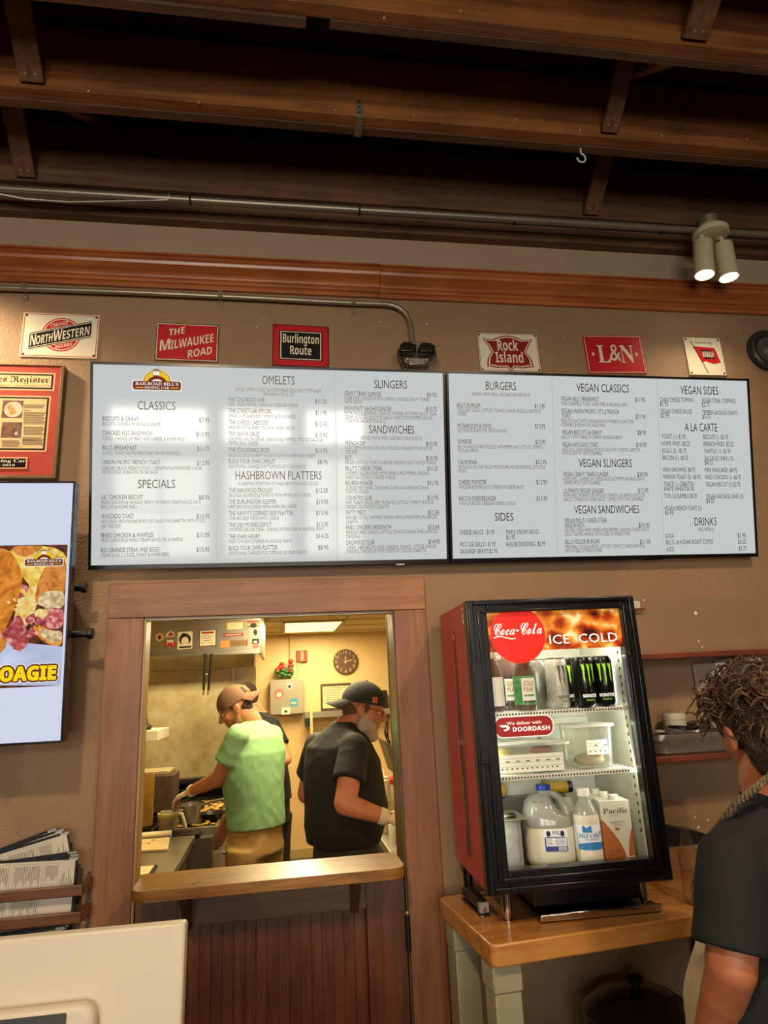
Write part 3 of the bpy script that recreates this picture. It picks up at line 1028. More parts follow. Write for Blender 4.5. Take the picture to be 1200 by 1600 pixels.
s.build('sensor_badge', tv2)

# ================================================================ railway signs
M_CREAM = pm('cream_enamel', '#e8dfc6', rough=0.3, coat=0.4)
M_SRED = pm('red_enamel', '#c2222a', rough=0.3, coat=0.4)
M_SBLK = pm('black_enamel', '#121214', rough=0.3, coat=0.4)
M_SDRED = pm('maroon_enamel', '#8e1f24', rough=0.3, coat=0.4)
def sign(quad, label, base):
    P = [at(u, v, -0.006) for u, v in quad]   # TL TR BR BL
    c = sum(P, V()) / 4
    xv = ((P[1] - P[0]) + (P[2] - P[3])) / 2
    yv = ((P[0] - P[3]) + (P[1] - P[2])) / 2
    w, h = xv.length, yv.length
    ang = math.atan2(xv.z, xv.x)
    X = V((cos(ang), 0, sin(ang)))
    Z = V((-sin(ang), 0, cos(ang)))
    M = plane((c.x, -0.006, c.z), X, Z)
    mb = MB()
    mb.box(-w / 2, w / 2, -h / 2, h / 2, -0.005, 0, base, M)
    for sx in (-1, 1):
        for sy in (-1, 1):
            mb.ell((sx * (w / 2 - 0.011), sy * (h / 2 - 0.011), 0.0008), (0.0045, 0.0045, 0.002), M_SBLK, M, nu=10, nv=6)
    return mb, M, w, h, label
def signdone(mb, label):
    tag(mb.build('railway_sign'), label, 'sign', 'enamel railway signs over the menu screens')
def border(mb, M, w, h, ins, t, m, z):
    a, b = w / 2 - ins, h / 2 - ins
    for q in ((-a, a, b - t, b), (-a, a, -b, -b + t), (-a, -a + t, -b + t, b - t), (a - t, a, -b + t, b - t)):
        mb.flat([(q[0], q[2]), (q[1], q[2]), (q[1], q[3]), (q[0], q[3])], m, M, z)

mb, M, w, h, L = sign(((36.5, 488), (155, 492.8), (152, 560.4), (31, 556.6)), 'cream enamel sign reading Chicago and North Western Railway', M_CREAM)
border(mb, M, w, h, 0.004, 0.0025, M_SRED, .0004)
k = w / 0.296
cc = (0.004 * k, 0.004 * k)
mb.flat(circle(cc[0], cc[1], 0.0765 * k, 40), M_SRED, M, .0004)
mb.flat(circle(cc[0], cc[1], 0.0715 * k, 40), M_CREAM, M, .0006)
mb.flat(circle(cc[0], cc[1], 0.0675 * k, 40), M_SRED, M, .0008)
sl = 0.27
def sk(x, y): return (x * k, (y + sl * x) * k)
for m_, a, b, z in ((M_CREAM, -0.038, 0.04, .001), (M_SBLK, -0.0355, 0.0375, .0012), (M_CREAM, -0.0315, 0.0335, .0014), (M_SBLK, -0.0285, 0.0305, .0016)):
    X0, X1 = (-0.117, 0.119)
    mb.flat([sk(X0, a), sk(X1, a), sk(X1, b), sk(X0, b)], m_, M, z)
Ms = M @ Matrix(((1, 0, 0, 0), (sl, 1, 0, 0), (0, 0, 1, 0), (0, 0, 0, 1)))
for t, xa, xb, y, hh in (('N', -.112, -.092, -.0215, .046), ('ORTH', -.090, -.028, -.0215, .037), ('W', -.026, .008, -.0215, .046), ('ESTERN', .010, .113, -.0215, .037)):
    mb.text(sansb(t), xa * k, xb * k, y * k, hh * k, M_CREAM, Ms, .0018)
for t, xa, xb, y, hh in (('CHICAGO', -.040, .026, .0455, .015), ('RAILWAY', -.014, .050, -.0585, .015)):
    mb.text(sansb(t), xa * k, xb * k, y * k, hh * k, M_CREAM, Ms, .0018)
signdone(mb, L)

mb, M, w, h, L = sign(((243.8, 503.2), (341, 508.5), (341.8, 566), (242.7, 562.7)), 'red enamel sign reading The Milwaukee Road in slanted white letters', M_SRED)
border(mb, M, w, h, 0.0, 0.003, M_SBLK, .0004)
border(mb, M, w, h, 0.003, 0.003, M_CREAM, .0004)
sl = 0.24
Ms = M @ Matrix(((1, 0, 0, 0), (sl, 1, 0, 0), (0, 0, 1, 0), (0, 0, 0, 1)))
for t, xa, xb, y, hh in (('THE', -.30, -.05, .255, .17), ('M', -.43, -.27, -.11, .27), ('ILWAUKEE', -.26, .42, -.11, .215), ('ROAD', .02, .40, -.42, .19)):
    mb.text(sansb(t), xa * w, xb * w, y * h, hh * h, M_CREAM, Ms, .0006)
signdone(mb, L)

mb, M, w, h, L = sign(((425, 506), (512.5, 510.7), (515, 574.8), (426.8, 570.5)), 'red-bordered black enamel sign reading Burlington Route', M_SRED)
border(mb, M, w, h, 0.0, 0.003, M_SBLK, .0004)
a, b = w * 0.365, h * 0.335
for m_, s_, z in ((M_SBLK, 1.06, .0004), (M_CREAM, 1.0, .0006), (M_SBLK, 0.945, .0008)):
    mb.flat([(-a * s_, -b * s_), (a * s_, -b * s_), (a * s_, b * s_), (-a * s_, b * s_)], m_, M, z)
mb.text(sansb('Burlington'), -a * .88, a * .88, h * .06, h * .2, M_CREAM, M, .001)
mb.text(sansb('Route'), -a * .52, a * .52, -h * .22, h * .2, M_CREAM, M, .001)
signdone(mb, L)

mb, M, w, h, L = sign(((744.6, 518.8), (839.6, 521.7), (845.8, 582), (750, 581)), 'cream enamel sign with a maroon shield reading Rock Island', M_CREAM)
border(mb, M, w, h, 0.0, 0.002, M_SBLK, .0004)
border(mb, M, w, h, 0.005, 0.002, M_SDRED, .0004)
sh_ = [(0, -.46), (.06, -.36), (.19, -.38), (.33, -.34), (.36, -.36), (.34, -.16), (.27, 0), (.31, .15), (.39, .33), (.24, .30), (.12, .38), (0, .41)]
sh_ = sh_ + [(-x, y) for x, y in sh_[::-1] if x > 0]
for m_, s_, z in ((M_SDRED, 1.06, .0006), (M_CREAM, 0.99, .0008), (M_SDRED, 0.92, .001)):
    mb.flat([(x * w * s_, y * h * s_) for x, y in sh_], m_, M, z)
mb.text(sansb('Rock'), -w * .18, w * .16, h * .04, h * .26, M_CREAM, M, .0013)
mb.text(sansb('Island'), -w * .23, w * .22, -h * .26, h * .25, M_CREAM, M, .0013)
signdone(mb, L)

mb, M, w, h, L = sign(((911.7, 523.8), (1000.8, 524.6), (1010.4, 583.3), (918.8, 583.3)), 'bright red enamel sign reading L and N', M_SRED)
border(mb, M, w, h, 0.004, 0.0022, M_CREAM, .0004)
mb.text(serif('L'), -w * .30, -w * .08, -h * .22, h * .46, M_CREAM, M, .0008)
mb.text(serif('&'), -w * .09, w * .10, -h * .17, h * .44, M_CREAM, M, .0008)
mb.text(serif('N'), w * .09, w * .33, -h * .22, h * .46, M_CREAM, M, .0008)
for sx in (-1, 1):
    mb.flat([(sx * w * .40, 0), (sx * w * .375, h * .06), (sx * w * .35, 0), (sx * w * .375, -h * .06)], M_CREAM, M, .0008)
signdone(mb, L)

mb, M, w, h, L = sign(((1067.5, 526.3), (1125.8, 528.3), (1134.6, 587), (1077, 585.8)), 'narrow cream enamel sign with a red Wabash flag on a slanting pole', M_CREAM)
border(mb, M, w, h, 0.0, 0.0015, M_SBLK, .0004)
mb.flat([(-w * .28, h * .26), (w * .30, h * .22), (w * .40, -h * .16), (w * .2, -h * .20), (0, -h * .13), (-w * .1, -h * .17)], M_SRED, M, .0006)
mb.flat([(-w * .10, h * .17), (w * .22, h * .15), (w * .27, -h * .06), (-w * .02, -h * .08)], M_SBLK, M, .0008)
mb.text(sansb('WABASH'), -w * .06, w * .24, -h * .03, h * .15, M_CREAM, M, .001)
mb.text("Follow the Flag", -w * .2, w * .25, h * .33, h * .055, M_SBLK, M, .0008)
mb.flat([(-w * .33, h * .40), (-w * .31, h * .40), (w * .02, -h * .44), (0, -h * .44)], M_SBLK, M, .0007)
signdone(mb, L)

# ================================================================ framed newspaper plaque
r = thing('newspaper_plaque', 'red matted newspaper plaque in a wooden frame beside the left menu screen', 'plaque', (-0.38, -0.02, 2.52))
PX0, PX1, PZ0, PZ1 = -0.62, at(102, 573, -0.03).x, at(92, 748, -0.03).z, at(100, 572, -0.03).z
M_MAT = pm('red_mat_board', '#a8321e', rough=0.7, var=0.12, vs=14, bump=0.1)
M_PFR = pm('plaque_frame_wood', '#6d5632', rough=0.4, var=0.2, vs=20)
M_PEACH = pm('peach_bevel', '#e3a878', rough=0.6)
M_PAPER = pm('old_newsprint', '#d9bd8c', rough=0.8, var=0.05)
M_NEWS = pm('news_ink', '#4a3c2a', rough=0.8)
mb = MB()
f_ = 0.012
mb.box(PX0, PX1, -0.035, -0.001, PZ0, PZ0 + f_, M_PFR).box(PX0, PX1, -0.035, -0.001, PZ1 - 0.003, PZ1, M_PFR)
mb.box(PX0, PX0 + f_, -0.035, -0.001, PZ0 + f_, PZ1 - 0.003, M_PFR).box(PX1 - f_, PX1, -0.035, -0.001, PZ0 + f_, PZ1 - 0.003, M_PFR)
mb.build('frame', r, bevel=0.002)
mb = MB()
mb.box(PX0 + f_, PX1 - f_, -0.03, -0.002, PZ0 + f_, PZ1 - 0.003, M_MAT)
MP = plane((0, -0.03, 0))
def px2(u, v):
    p = at(u, v, -0.03)
    return p.x, p.z
def window(u1, v0, v1, m_in, x0=-0.58):
    x1, z1 = px2(u1, v0)
    _, z0 = px2(u1 - 3, v1)
    for e, m_, z in ((0.0, M_PEACH, .0003), (0.006, M_SBLK, .0006), (0.012, m_in, .0009)):
        mb.flat([(x0 + e, z0 + e), (x1 - e, z0 + e), (x1 - e, z1 - e), (x0 + e, z1 - e)], m_, MP, z)
    return x0, x1, z0, z1
window(87, 583, 611, M_PAPER)
a = px2(76, 598)
mb.text(fraktur('The Des Moines Register'), -0.575, a[0], px2(60, 598)[1], 0.022, M_SBLK, MP, .0012)
mb.text('CENTRAL IOWA EDITION   SATURDAY   DES MOINES, IOWA', -0.55, px2(78, 604)[0], px2(60, 604)[1], 0.004, M_NEWS, MP, .0012)
x0, x1, z0, z1 = window(80, 619, 706, M_PAPER)
# columns of tiny print, two pictures
for cx_ in (-.555, -.505, -.455, -.405):
    for i in range(34):
        if cx_ < -.42 and i < 8:
            continue
        zz = z1 - .03 - i * .0062
        if zz > z0 + .018:
            wl = .042 - .006 * ((i * 7) % 5 == 0)
            mb.flat([(cx_, zz), (cx_ + wl, zz), (cx_ + wl, zz + .002), (cx_, zz + .002)], M_NEWS, MP, .0012)
for ca, cb, va, vb in ((37, 72, 633, 639), (37, 72, 645, 664), (37, 70, 670, 680), (35, 69, 684, 696), (3, 33, 689, 699)):
    v = va
    while v < vb:
        a, b = px2(ca, v), px2(cb - (v * 7 % 5), v)
        mb.flat([(a[0], a[1]), (b[0], a[1]), (b[0], a[1] + .0018), (a[0], a[1] + .0018)], M_NEWS, MP, .0012)
        v += 1.6
for t, u, v, wd in (('More Inside', 38, 642.5, 8), ('Menu features train nods', 37, 668.5, 30), ("Railroad Bill's Dining Car", 35, 688.5, 24)):
    a, b = px2(u, v), px2(u + wd, v)
    mb.text(sansb(t), a[0], b[0], a[1], .005, M_SBLK, MP, .0012)
M_PH1 = pm('photo_dark', '#3a2218', 0.5, var=0.6, vs=60, vcol='#8a5a3c')
M_PLATE = pm('photo_plate', '#c9b9a4', 0.5, var=0.1, vs=30)
M_FOOD = pm('photo_food', '#c4502c', 0.5, var=0.4, vs=90, vcol='#e0a050')
a, b = px2(2, 653), px2(37, 626)
mb.flat([(a[0], a[1]), (b[0], a[1]), (b[0], b[1]), (a[0], b[1])], M_PH1, MP, .0012)
c = px2(20, 640)
mb.flat(circle(c[0] + .002, c[1], 0.030, 24), M_PLATE, MP, .0015)
mb.flat([(c[0] - .02, c[1] + .012), (c[0] - .008, c[1] + .02), (c[0] + .014, c[1] - .012), (c[0] - .004, c[1] - .022)], M_FOOD, MP, .0018)
a, b = px2(1, 684), px2(35, 660)
mb.flat([(a[0], a[1]), (b[0], a[1]), (b[0], b[1]), (a[0], b[1])], M_PH1, MP, .0012)
a = px2(20, 680)
mb.flat([(a[0] + .006, a[1]), (a[0] + .016, a[1]), (a[0] + .014, a[1] + .014), (a[0] + .006, a[1] + .012)], M_PLATE, MP, .0015)
mb.build('mat_board', r)
mb = MB()
x1, z1 = px2(44, 715)
_, z0 = px2(42, 733)
mb.box(-0.53, x1, -0.034, -0.0305, z0, z1, M_PEACH)
mb.box(-0.525, x1 - .005, -0.0348, -0.0341, z0 + .005, z1 - .005, pm('engraved_plate', '#1d130d', 0.25, 0.3))
MP2 = plane((0, -0.035, 0))
a = px2(41, 721)
mb.text(serif("Railroad Bill's Dining Car"), -0.515, a[0], px2(30, 723)[1], .011, M_CREAM, MP2, .0003)
mb.text(serif("September 2018"), -0.40, px2(24, 728)[0], px2(20, 729)[1], .007, M_CREAM, MP2, .0003)
mb.build('name_plate', r)

# ================================================================ portrait advert screen at the left
AT = radians(4.5)
AU = V((0, -sin(AT), cos(AT)))
AO = at(98, 1160, -0.24)
AV = plane((0, AO.y, AO.z), (1, 0, 0), AU)
AN = V((1, 0, 0)).cross(AU)
def q(u, v):
    """pixel to advert screen coordinates"""
    d = RT * ((u - 600) / FPX) - UP * ((v - 800) / FPX) + FW
    p = CAM + d * ((AO - CAM).dot(AN) / d.dot(AN)) - AO
    return p.x + AO.x, p.dot(AU)
ax1 = (q(118, 752)[0] + q(98, 1160)[0]) / 2
ah = q(60, 752)[1]
ax0 = ax1 - 0.44
r = thing('advert_screen', 'tall advert screen at the left edge showing a hoagie sandwich', 'screen', ((ax0 + ax1) / 2, AO.y, AO.z))
mb = MB()
e = 0.006
mb.box(ax0, ax1, 0, e, -.04, .003, M_BEZ, AV).box(ax0, ax1, ah - e, ah, -.04, .003, M_BEZ, AV)
mb.box(ax0, ax0 + e, e, ah - e, -.04, .003, M_BEZ, AV).box(ax1 - e, ax1, e, ah - e, -.04, .003, M_BEZ, AV)
mb.box(ax0 + e, ax1 - e, e, ah - e, -.04, -.003, M_BEZ, AV)
mb.build('bezel', r, bevel=0.0015)
M_ADV = screen_mat('advert_white', '#d0d4ea', 1.0)
def food(name, c1, c2, sc, s=0.95, mid=None, dist=0.5):
    if name in MATS:
        return MATS[name]
    m = bpy.data.materials.new(name)
    nt, b = nodes(m)
    tc = nt.nodes.new('ShaderNodeTexCoord')
    n = nt.nodes.new('ShaderNodeTexNoise')
    n.inputs['Scale'].default_value = sc
    n.inputs['Detail'].default_value = 5
    n.inputs['Distortion'].default_value = dist
    nt.links.new(tc.outputs['Object'], n.inputs['Vector'])
    rr = nt.nodes.new('ShaderNodeValToRGB')
    rr.color_ramp.elements[0].position = 0.36
    rr.color_ramp.elements[1].position = 0.64
    rr.color_ramp.elements[0].color = lin(c1)
    rr.color_ramp.elements[1].color = lin(c2)
    if mid:
        el = rr.color_ramp.elements.new(0.5)
        el.color = lin(mid)
    nt.links.new(n.outputs[0], rr.inputs[0])
    nt.links.new(rr.outputs[0], b.inputs['Emission Color'])
    b.inputs['Emission Strength'].default_value = s
    b.inputs['Base Color'].default_value = (.01, .01, .01, 1)
    b.inputs['Roughness'].default_value = 0.12
    MATS[name] = m
    return m
F_BUN = food('bun_picture', '#b5651c', '#ea9c3c', 22, mid='#d8842a', dist=1.5)
F_BUN2 = food('bun_top_picture', '#a85a20', '#e0944a', 30, mid='#cf7e30', dist=1.2)
F_CRUMB = food('bread_crumb_picture', '#b08c5c', '#efdcb4', 70, mid='#d8bd8a')
F_MEAT = food('meat_picture', '#7a2c34', '#d88a86', 45, mid='#b04a4c')
F_MEAT2 = food('pink_meat_picture', '#a2383c', '#e8b0a4', 60, mid='#c86460')
F_FRY = food('fries_picture', '#b8781e', '#f6dc78', 40, mid='#e8bc48')
F_CHEESE = food('cheese_picture', '#d8a84a', '#f4e0a0', 40, mid='#ecc978')
F_PLATE = food('plate_picture', '#a9b0d0', '#d2d8ee', 6, mid='#c0c8e4')
F_DARK = food('dark_picture', '#2a130c', '#7a3a1c', 30)
mb = MB()
mb.box(ax0 + e + .0003, ax1 - e - .0003, e + .0003, ah - e - .0003, -.0029, .0005, M_ADV, AV)
def pic(pts, m_, z):
    if m_ is not F_PLATE:
        for _ in range(2):
            pts = [w_ for i in range(len(pts)) for w_ in ((pts[i][0] * .75 + pts[(i + 1) % len(pts)][0] * .25, pts[i][1] * .75 + pts[(i + 1) % len(pts)][1] * .25), (pts[i][0] * .25 + pts[(i + 1) % len(pts)][0] * .75, pts[i][1] * .25 + pts[(i + 1) % len(pts)][1] * .75))]
    mb.flat([(min(xr, max(ax0 + .012, x)), max(zb, y)) for x, y in (q(*p) for p in pts)], m_, AV, z)
xr, zt = q(106, 851)
_, zb = q(100, 1071)
mb.flat([(ax0 + .012, zb), (xr, zb), (xr, zt), (ax0 + .012, zt)], F_DARK, AV, .0008)
pic([(-290, 1000), (10, 990), (45, 1005), (99, 1010), (100, 1073), (-290, 1076)], F_PLATE, .001)
pic([(0, 853), (105, 853), (105, 905), (60, 930), (34, 900)], F_FRY, .0011)
pic([(15, 853), (52, 853), (58, 866), (30, 872)], F_BUN2, .0012)
pic([(35, 885), (58, 882), (64, 900), (50, 908), (36, 902)], F_FRY, .0013)
pic([(30, 930), (58, 910), (60, 945), (40, 985), (18, 985)], F_CHEESE, .0013)
pic([(30, 912), (46, 916), (42, 932), (28, 936)], F_MEAT, .0014)
pic([(18, 975), (30, 955), (44, 990), (46, 1002), (36, 1018), (10, 1003), (0, 990)], F_MEAT, .0015)
pic([(6, 998), (20, 995), (36, 1012), (33, 1020), (18, 1010)], F_MEAT2, .0016)
pic([(-290, 853), (0, 853), (22, 866), (34, 890), (36, 910), (26, 945), (10, 980), (2, 992), (-12, 1010), (-290, 1020)], F_BUN, .0017)
pic([(2, 990), (14, 1003), (0, 1024), (-12, 1010)], F_BUN2, .0018)
pic([(105, 870), (86, 872), (70, 886), (58, 912), (54, 940), (62, 948), (103, 936)], F_BUN2, .0014)
pic([(60, 936), (68, 924), (103, 922), (101, 950), (78, 952), (58, 944)], F_CRUMB, .0015)
pic([(37, 967), (56, 955), (101, 946), (100, 980), (80, 984), (58, 975), (44, 976)], F_MEAT2, .0016)
pic([(58, 950), (78, 954), (70, 968), (52, 962)], F_CHEESE, .0017)
pic([(50, 978), (58, 974), (80, 986), (99, 984), (97, 1010), (78, 1008), (60, 996)], F_BUN, .00165)
pic([(59, 980), (80, 985), (98, 987), (96, 1004), (80, 1004), (66, 996)], F_CRUMB, .0018)
rs = random.Random(5)
for i in range(60):
    u_, v_, m_, s_ = rs.choice(((44, 985, F_MEAT2, 4), (30, 940, F_CHEESE, 3), (70, 965, F_MEAT, 4), (90, 960, F_MEAT2, 3), (40, 920, F_FRY, 4), (25, 1000, F_MEAT, 4), (50, 890, F_FRY, 5), (75, 945, F_CRUMB, 2.5), (36, 955, F_FRY, 3), (60, 972, F_DARK, 2.5)))
    u_ += rs.gauss(0, 7); v_ += rs.gauss(0, 7)
    if 6 < u_ < 97:
        pic([(u_ + s_ * rs.uniform(.5, 1.4) * cos(a_), v_ + s_ * rs.uniform(.5, 1.4) * sin(a_)) for a_ in [k_ * 2 * pi / 6 for k_ in range(6)]], m_, .00161 + i * .000002)
dining_logo(mb, AV, q(69, 880)[0], q(69, 884)[1], q(99, 880)[0] - q(40, 880)[0], .002)
# HOAGIE in fat yellow letters
M_HY = screen_mat('advert_yellow', '#f6d416', 1.0)
M_HO = screen_mat('advert_brown', '#6b2712', 0.8)
M_HW = screen_mat('advert_rim', '#f4f2ec', 1.0)
def fat(t, x0, x1, y, h, m_, z, off):
    vs, fs, a, b = glyphs(sansb(t))
    k = h / 0.682
    kx = (x1 - x0) / (b - a)
    n = 10
    for i in range(n if off else 1):
        ax_, ay_ = (off * cos(2 * pi * i / n), off * sin(2 * pi * i / n)) if off else (0, 0)
        mb.add([((p[0] - a) * kx + x0 + ax_, p[1] * k + y + ay_, z + i * 1e-6) for p in vs], fs, m_, AV)
hx0, hx1, hy = q(-21, 1065)[0], q(87, 1062)[0], q(50, 1064)[1]
hx0 = max(hx0, ax0 + .02)
for o_, m_, z in ((.0088, M_HW, .0022), (.0068, M_HO, .0026), (.0020, M_HY, .003)):
    fat('HOAGIE', hx0, hx1, hy + .003, .036, m_, z, o_)
mb.build('display_panel', r)
mb = MB()
for u, v in ((137, 918), (147, 990)):
    p = at(u, v, -0.16)
    mb.tube([(p.x - 0.45, p.y, p.z), (p.x - .004, p.y, p.z)], 0.0115, M_BLACK, 14)
    mb.lathe([(0.0155, 0), (0.017, .002), (0.017, .014), (0.0155, .016)], M_BLACK, 16, Matrix.Translation((p.x - .018, p.y, p.z)) @ Matrix.Rotation(pi / 2, 4, 'Y'))
    mb.box(p.x - 0.3, p.x - 0.2, -0.215, -.15, p.z - .012, p.z + .012, M_BLACKM)
for u, v, d_ in ((122, 885, 1), (112, 1040, -1)):
    p = at(u, v, -0.12)
    Mb = Matrix(((1, 0, 0, p.x - .05), (0, 0, -1, -0.13), (0, 1, 0, p.z), (0, 0, 0, 1)))
    mb.prism([(0, -.05), (.045, .035 * d_), (0, .05)], 0, .01, M_BLACKM, Mb)
mb.box(ax0 + .1, ax0 + .3, -0.16, -0.001, AO.z + .2, AO.z + ah - .2, M_BLACKM)
mb.build('wall_mount', r)

# ================================================================ pipes on the wall and under the joists
mb = MB()
pth = [at(-620, 428, -.022), at(-160, 443.5, -.022), at(0, 449.7, -.022), at(200, 456.7, -.022), at(404, 466, -.022), at(546, 473.5, -.022), at(596, 475, -.022)]
for i in range(1, 9):
    t = i / 8
    a, b, c = V((596, 475, 0)), V((638, 476, 0)), V((642, 512, 0))
    g = a * (1 - t) ** 2 + b * 2 * t * (1 - t) + c * t * t
    pth.append(at(g.x, g.y, -.022))
pth.append(at(644.5, 536, -.022))
r = thing('wall_conduit', 'thin galvanized pipe on the brown wall bending down to the power adapters', 'pipe', tuple(pth[3]))
mb.tube(pth, 0.0108, M_GALV, 14)
mb.build('pipe', r)
for u, v in ((40, 452), (345, 464), (552, 474.5)):
    p = at(u, v, -.012)
    c = MB()
    c.box(p.x - .009, p.x + .009, -.036, -.03, p.z - .012, p.z + .013, M_GALV)
    c.box(p.x - .009, p.x + .009, -.004, 0.0, p.z - .042, p.z + .013, M_GALV)
    c.ell((p.x, -.006, p.z - .03), (.005, .004, .005), M_NAIL, nu=10, nv=6)
    c.build('pipe_strap', r, bevel=.001)
# junction box with two black adapters
j = at(648, 556, -0.03)
r = thing('power_outlet_box', 'metal outlet box with two black plug-in adapters above the seam of the menu screens', 'outlet', tuple(j))
k = mpp(j)
mb = MB()
mb.box(j.x - 18 * k, j.x + 20 * k, -.05, 0, j.z - 16 * k, j.z + 20 * k, M_GALV)
mb.box(j.x - 12 * k, j.x + 14 * k, -.055, -.045, j.z - 20 * k, j.z - 8 * k, M_STEEL)
for sx in (-14, 16):
    mb.lathe([(.004, 0), (.007, .001), (.007, .006)], M_NAIL, 10, Matrix.Translation((j.x + sx * k, -.056, j.z - 12 * k)) @ Matrix.Rotation(pi / 2, 4, 'X'))
mb.build('box', r, bevel=.004)
for s_ in (-1, 1):
    mb = MB()
    xa, xb = sorted((j.x + s_ * 2.5 * k, j.x + s_ * 27 * k))
    mb.box(xa, xb, -.10, -.056, j.z - 8 * k, j.z + 6 * k, M_BLACK)
    mb.box((xa + xb) / 2 - 8 * k, (xa + xb) / 2 + 8 * k, -.085, -.056, j.z + 6 * k, j.z + 12 * k, M_BLACK)
    mb.build('adapter', r, bevel=.006, seg=3)
    mb = MB()
    for o_, e_ in ((0, 18), (6, 10)):
        p = [(j.x + s_ * 20 * k, -.08, j.z + 5 * k), (j.x + s_ * (29 + o_ / 3) * k, -.075, j.z + (2 - o_) * k), (j.x + s_ * (30 - o_) * k, -.07, j.z - 14 * k),
             (j.x + s_ * (25 - o_) * k, -.06, j.z - 24 * k), (j.x + s_ * e_ * k, -.05, j.z - 36 * k)]
        q_ = []
        for i in range(len(p) - 1):
            for t in range(4):
                q_.append(V(p[i]).lerp(V(p[i + 1]), t / 4))
        q_.append(V(p[-1]))
        for _ in range(3):
            q_ = [q_[0]] + [(q_[i - 1] + q_[i] * 2 + q_[i + 1]) / 4 for i in range(1, len(q_) - 1)] + [q_[-1]]
        mb.tube(q_, .0028, M_BLACK, 8)
    mb.build('cord', r)

# upper conduit below the joists
ys_, zs_ = -0.145, 3.6
r = thing('ceiling_conduit', 'long straight metal pipe running under the joists along the top of the wall', 'pipe', (1.0, ys_, zs_))
mb = MB()
mb.tube([(-3.1, -.125, zs_), (3.9, -.165, zs_)], 0.0145, M_GALV, 14)
mb.build('pipe', r)
for u in (266, 298, 561, 803, 1036):
    p = atz(u, 298 + u * .0575, zs_)
    c = MB()
    c.tube([(p.x - .004, -.145, zs_), (p.x + .004, -.145, zs_)], .019, M_GALV if u == 266 else M_BLACKM, 14)
    c.build('coupling', r)
mb = MB()
pt = [atz(-30, 298, 3.59), atz(40, 311, 3.585), atz(110, 316, 3.583), atz(180, 314.5, 3.585), atz(250, 313, 3.588), atz(266, 312, 3.59)]
mb.tube([(p.x, p.y + .0, p.z) for p in pt], .005, pm('flex_cable', '#9a968c', 0.4, 0.8), 8)
tag(mb.build('flexible_cable'), 'thin ribbed cable drooping under the ceiling pipe at the left', 'cable')

# strap and hook on the second joist
mb = MB()
a = at(561, 160, YB - .003)
b = at(558, 224, YB - .003)
w_ = .013
mb.box(a.x - w_, a.x + w_, YB - .004, YB - .0005, 3.70, a.z, M_GALV)
mb.box(a.x - w_, a.x + w_, YB - .004, YB + .075, 3.685, 3.689, M_GALV)
mb.box(a.x - w_, a.x + w_, YB - .004, YB - .0005, 3.685, 3.70, M_GALV)
for z_ in (.012, .035, .06):
    mb.tube([(a.x, YB - .0055, 3.70 + z_), (a.x, YB - .0035, 3.70 + z_)], .0045, M_BLACKM, 10)
tag(mb.build('metal_strap', bevel=.0008), 'galvanized strap with three holes hooked under the second joist', 'bracket')
mb = MB()
h0 = at(907, 234, YB + .055)
hp = [V((h0.x, YB + .055, 3.703)), V((h0.x, YB + .055, 3.675))]
for i in range(0, 9):
    a_ = radians(80 - i * 32)
    hp.append(V((h0.x - .002 + .017 * cos(a_), YB + .055, 3.652 + .02 * sin(a_))))
mb.tube(hp, .0034, pm('white_hook', '#e6e2d6', 0.35), 8)
tag(mb.build('screw_hook'), 'small white screw hook hanging from the second joist', 'hook')

# twin spot lamp at the right
c = at(1110, 366, -0.2)
r = thing('twin_spot_lamp', 'white ceiling lamp with two lit cylinder spots at the upper right', 'lamp', tuple(c))
M_LAMPW = pm('lamp_white_paint', '#d8caa4', rough=0.35)
mb = MB()
mb.lathe([(.04, .04), (.05, .025), (.070, .012), (.073, .004), (.071, -.012), (.066, -.014), (.01, -.014)][::-1], M_LAMPW, 36, Matrix.Translation(c))
mb.build('canopy', r)
mb = MB()
mb.lathe([(.04, .0), (.044, .03), (.024, .05)], M_GALV, 24, Matrix.Translation(c + V((0, .0, .04))))
mb.build('junction_box', r)
BULB = emis('lit_bulb', '#ffefd0', 9)
for (ut, vt, ub, vb), yy in (((1098, 378, 1101, 437), -.215), ((1131, 384, 1139, 441), -.2)):
    pb = at(ub, vb - 7, yy)
    pt_ = at(ut, vt + 8, yy)
    d = (pt_ - pb)
    d.y = 0
    L = 0.158
    Mh = Matrix.Translation(pb) @ d.to_track_quat('Z', 'Y').to_matrix().to_4x4()
    mb = MB()
    mb.lathe([(.003, L - .012), (.034, L - .012), (.0355, .004), (.0365, 0), (.0385, 0), (.0385, L - .004), (.036, L), (.003, L)], M_LAMPW, 32, Mh)
    p_ = Mh @ V((0, 0, L))
    mb.tube([p_, p_ + V((0, 0, .03)), (c.x + (p_.x - c.x) * .7, c.y, c.z - .016)], .009, M_LAMPW, 12)
    hd = mb.build('lamp_head', r)
    mb = MB()
    mb.lathe([(.004, 0.002), (.02, .0025), (.032, .004), (.0352, .006), (.0352, .009), (.01, .04)], BULB, 24, Mh)
    mb.build('bulb', hd)
    lp = Mh @ V((0, 0, -.006))
    lamp('spot_lamp_light', 'SPOT', lp, 15, WARM, lp - d.normalized() * 1.0 + V((0, -.1, 0)), spot_size=radians(120), spot_blend=1.0, shadow_soft_size=.04)

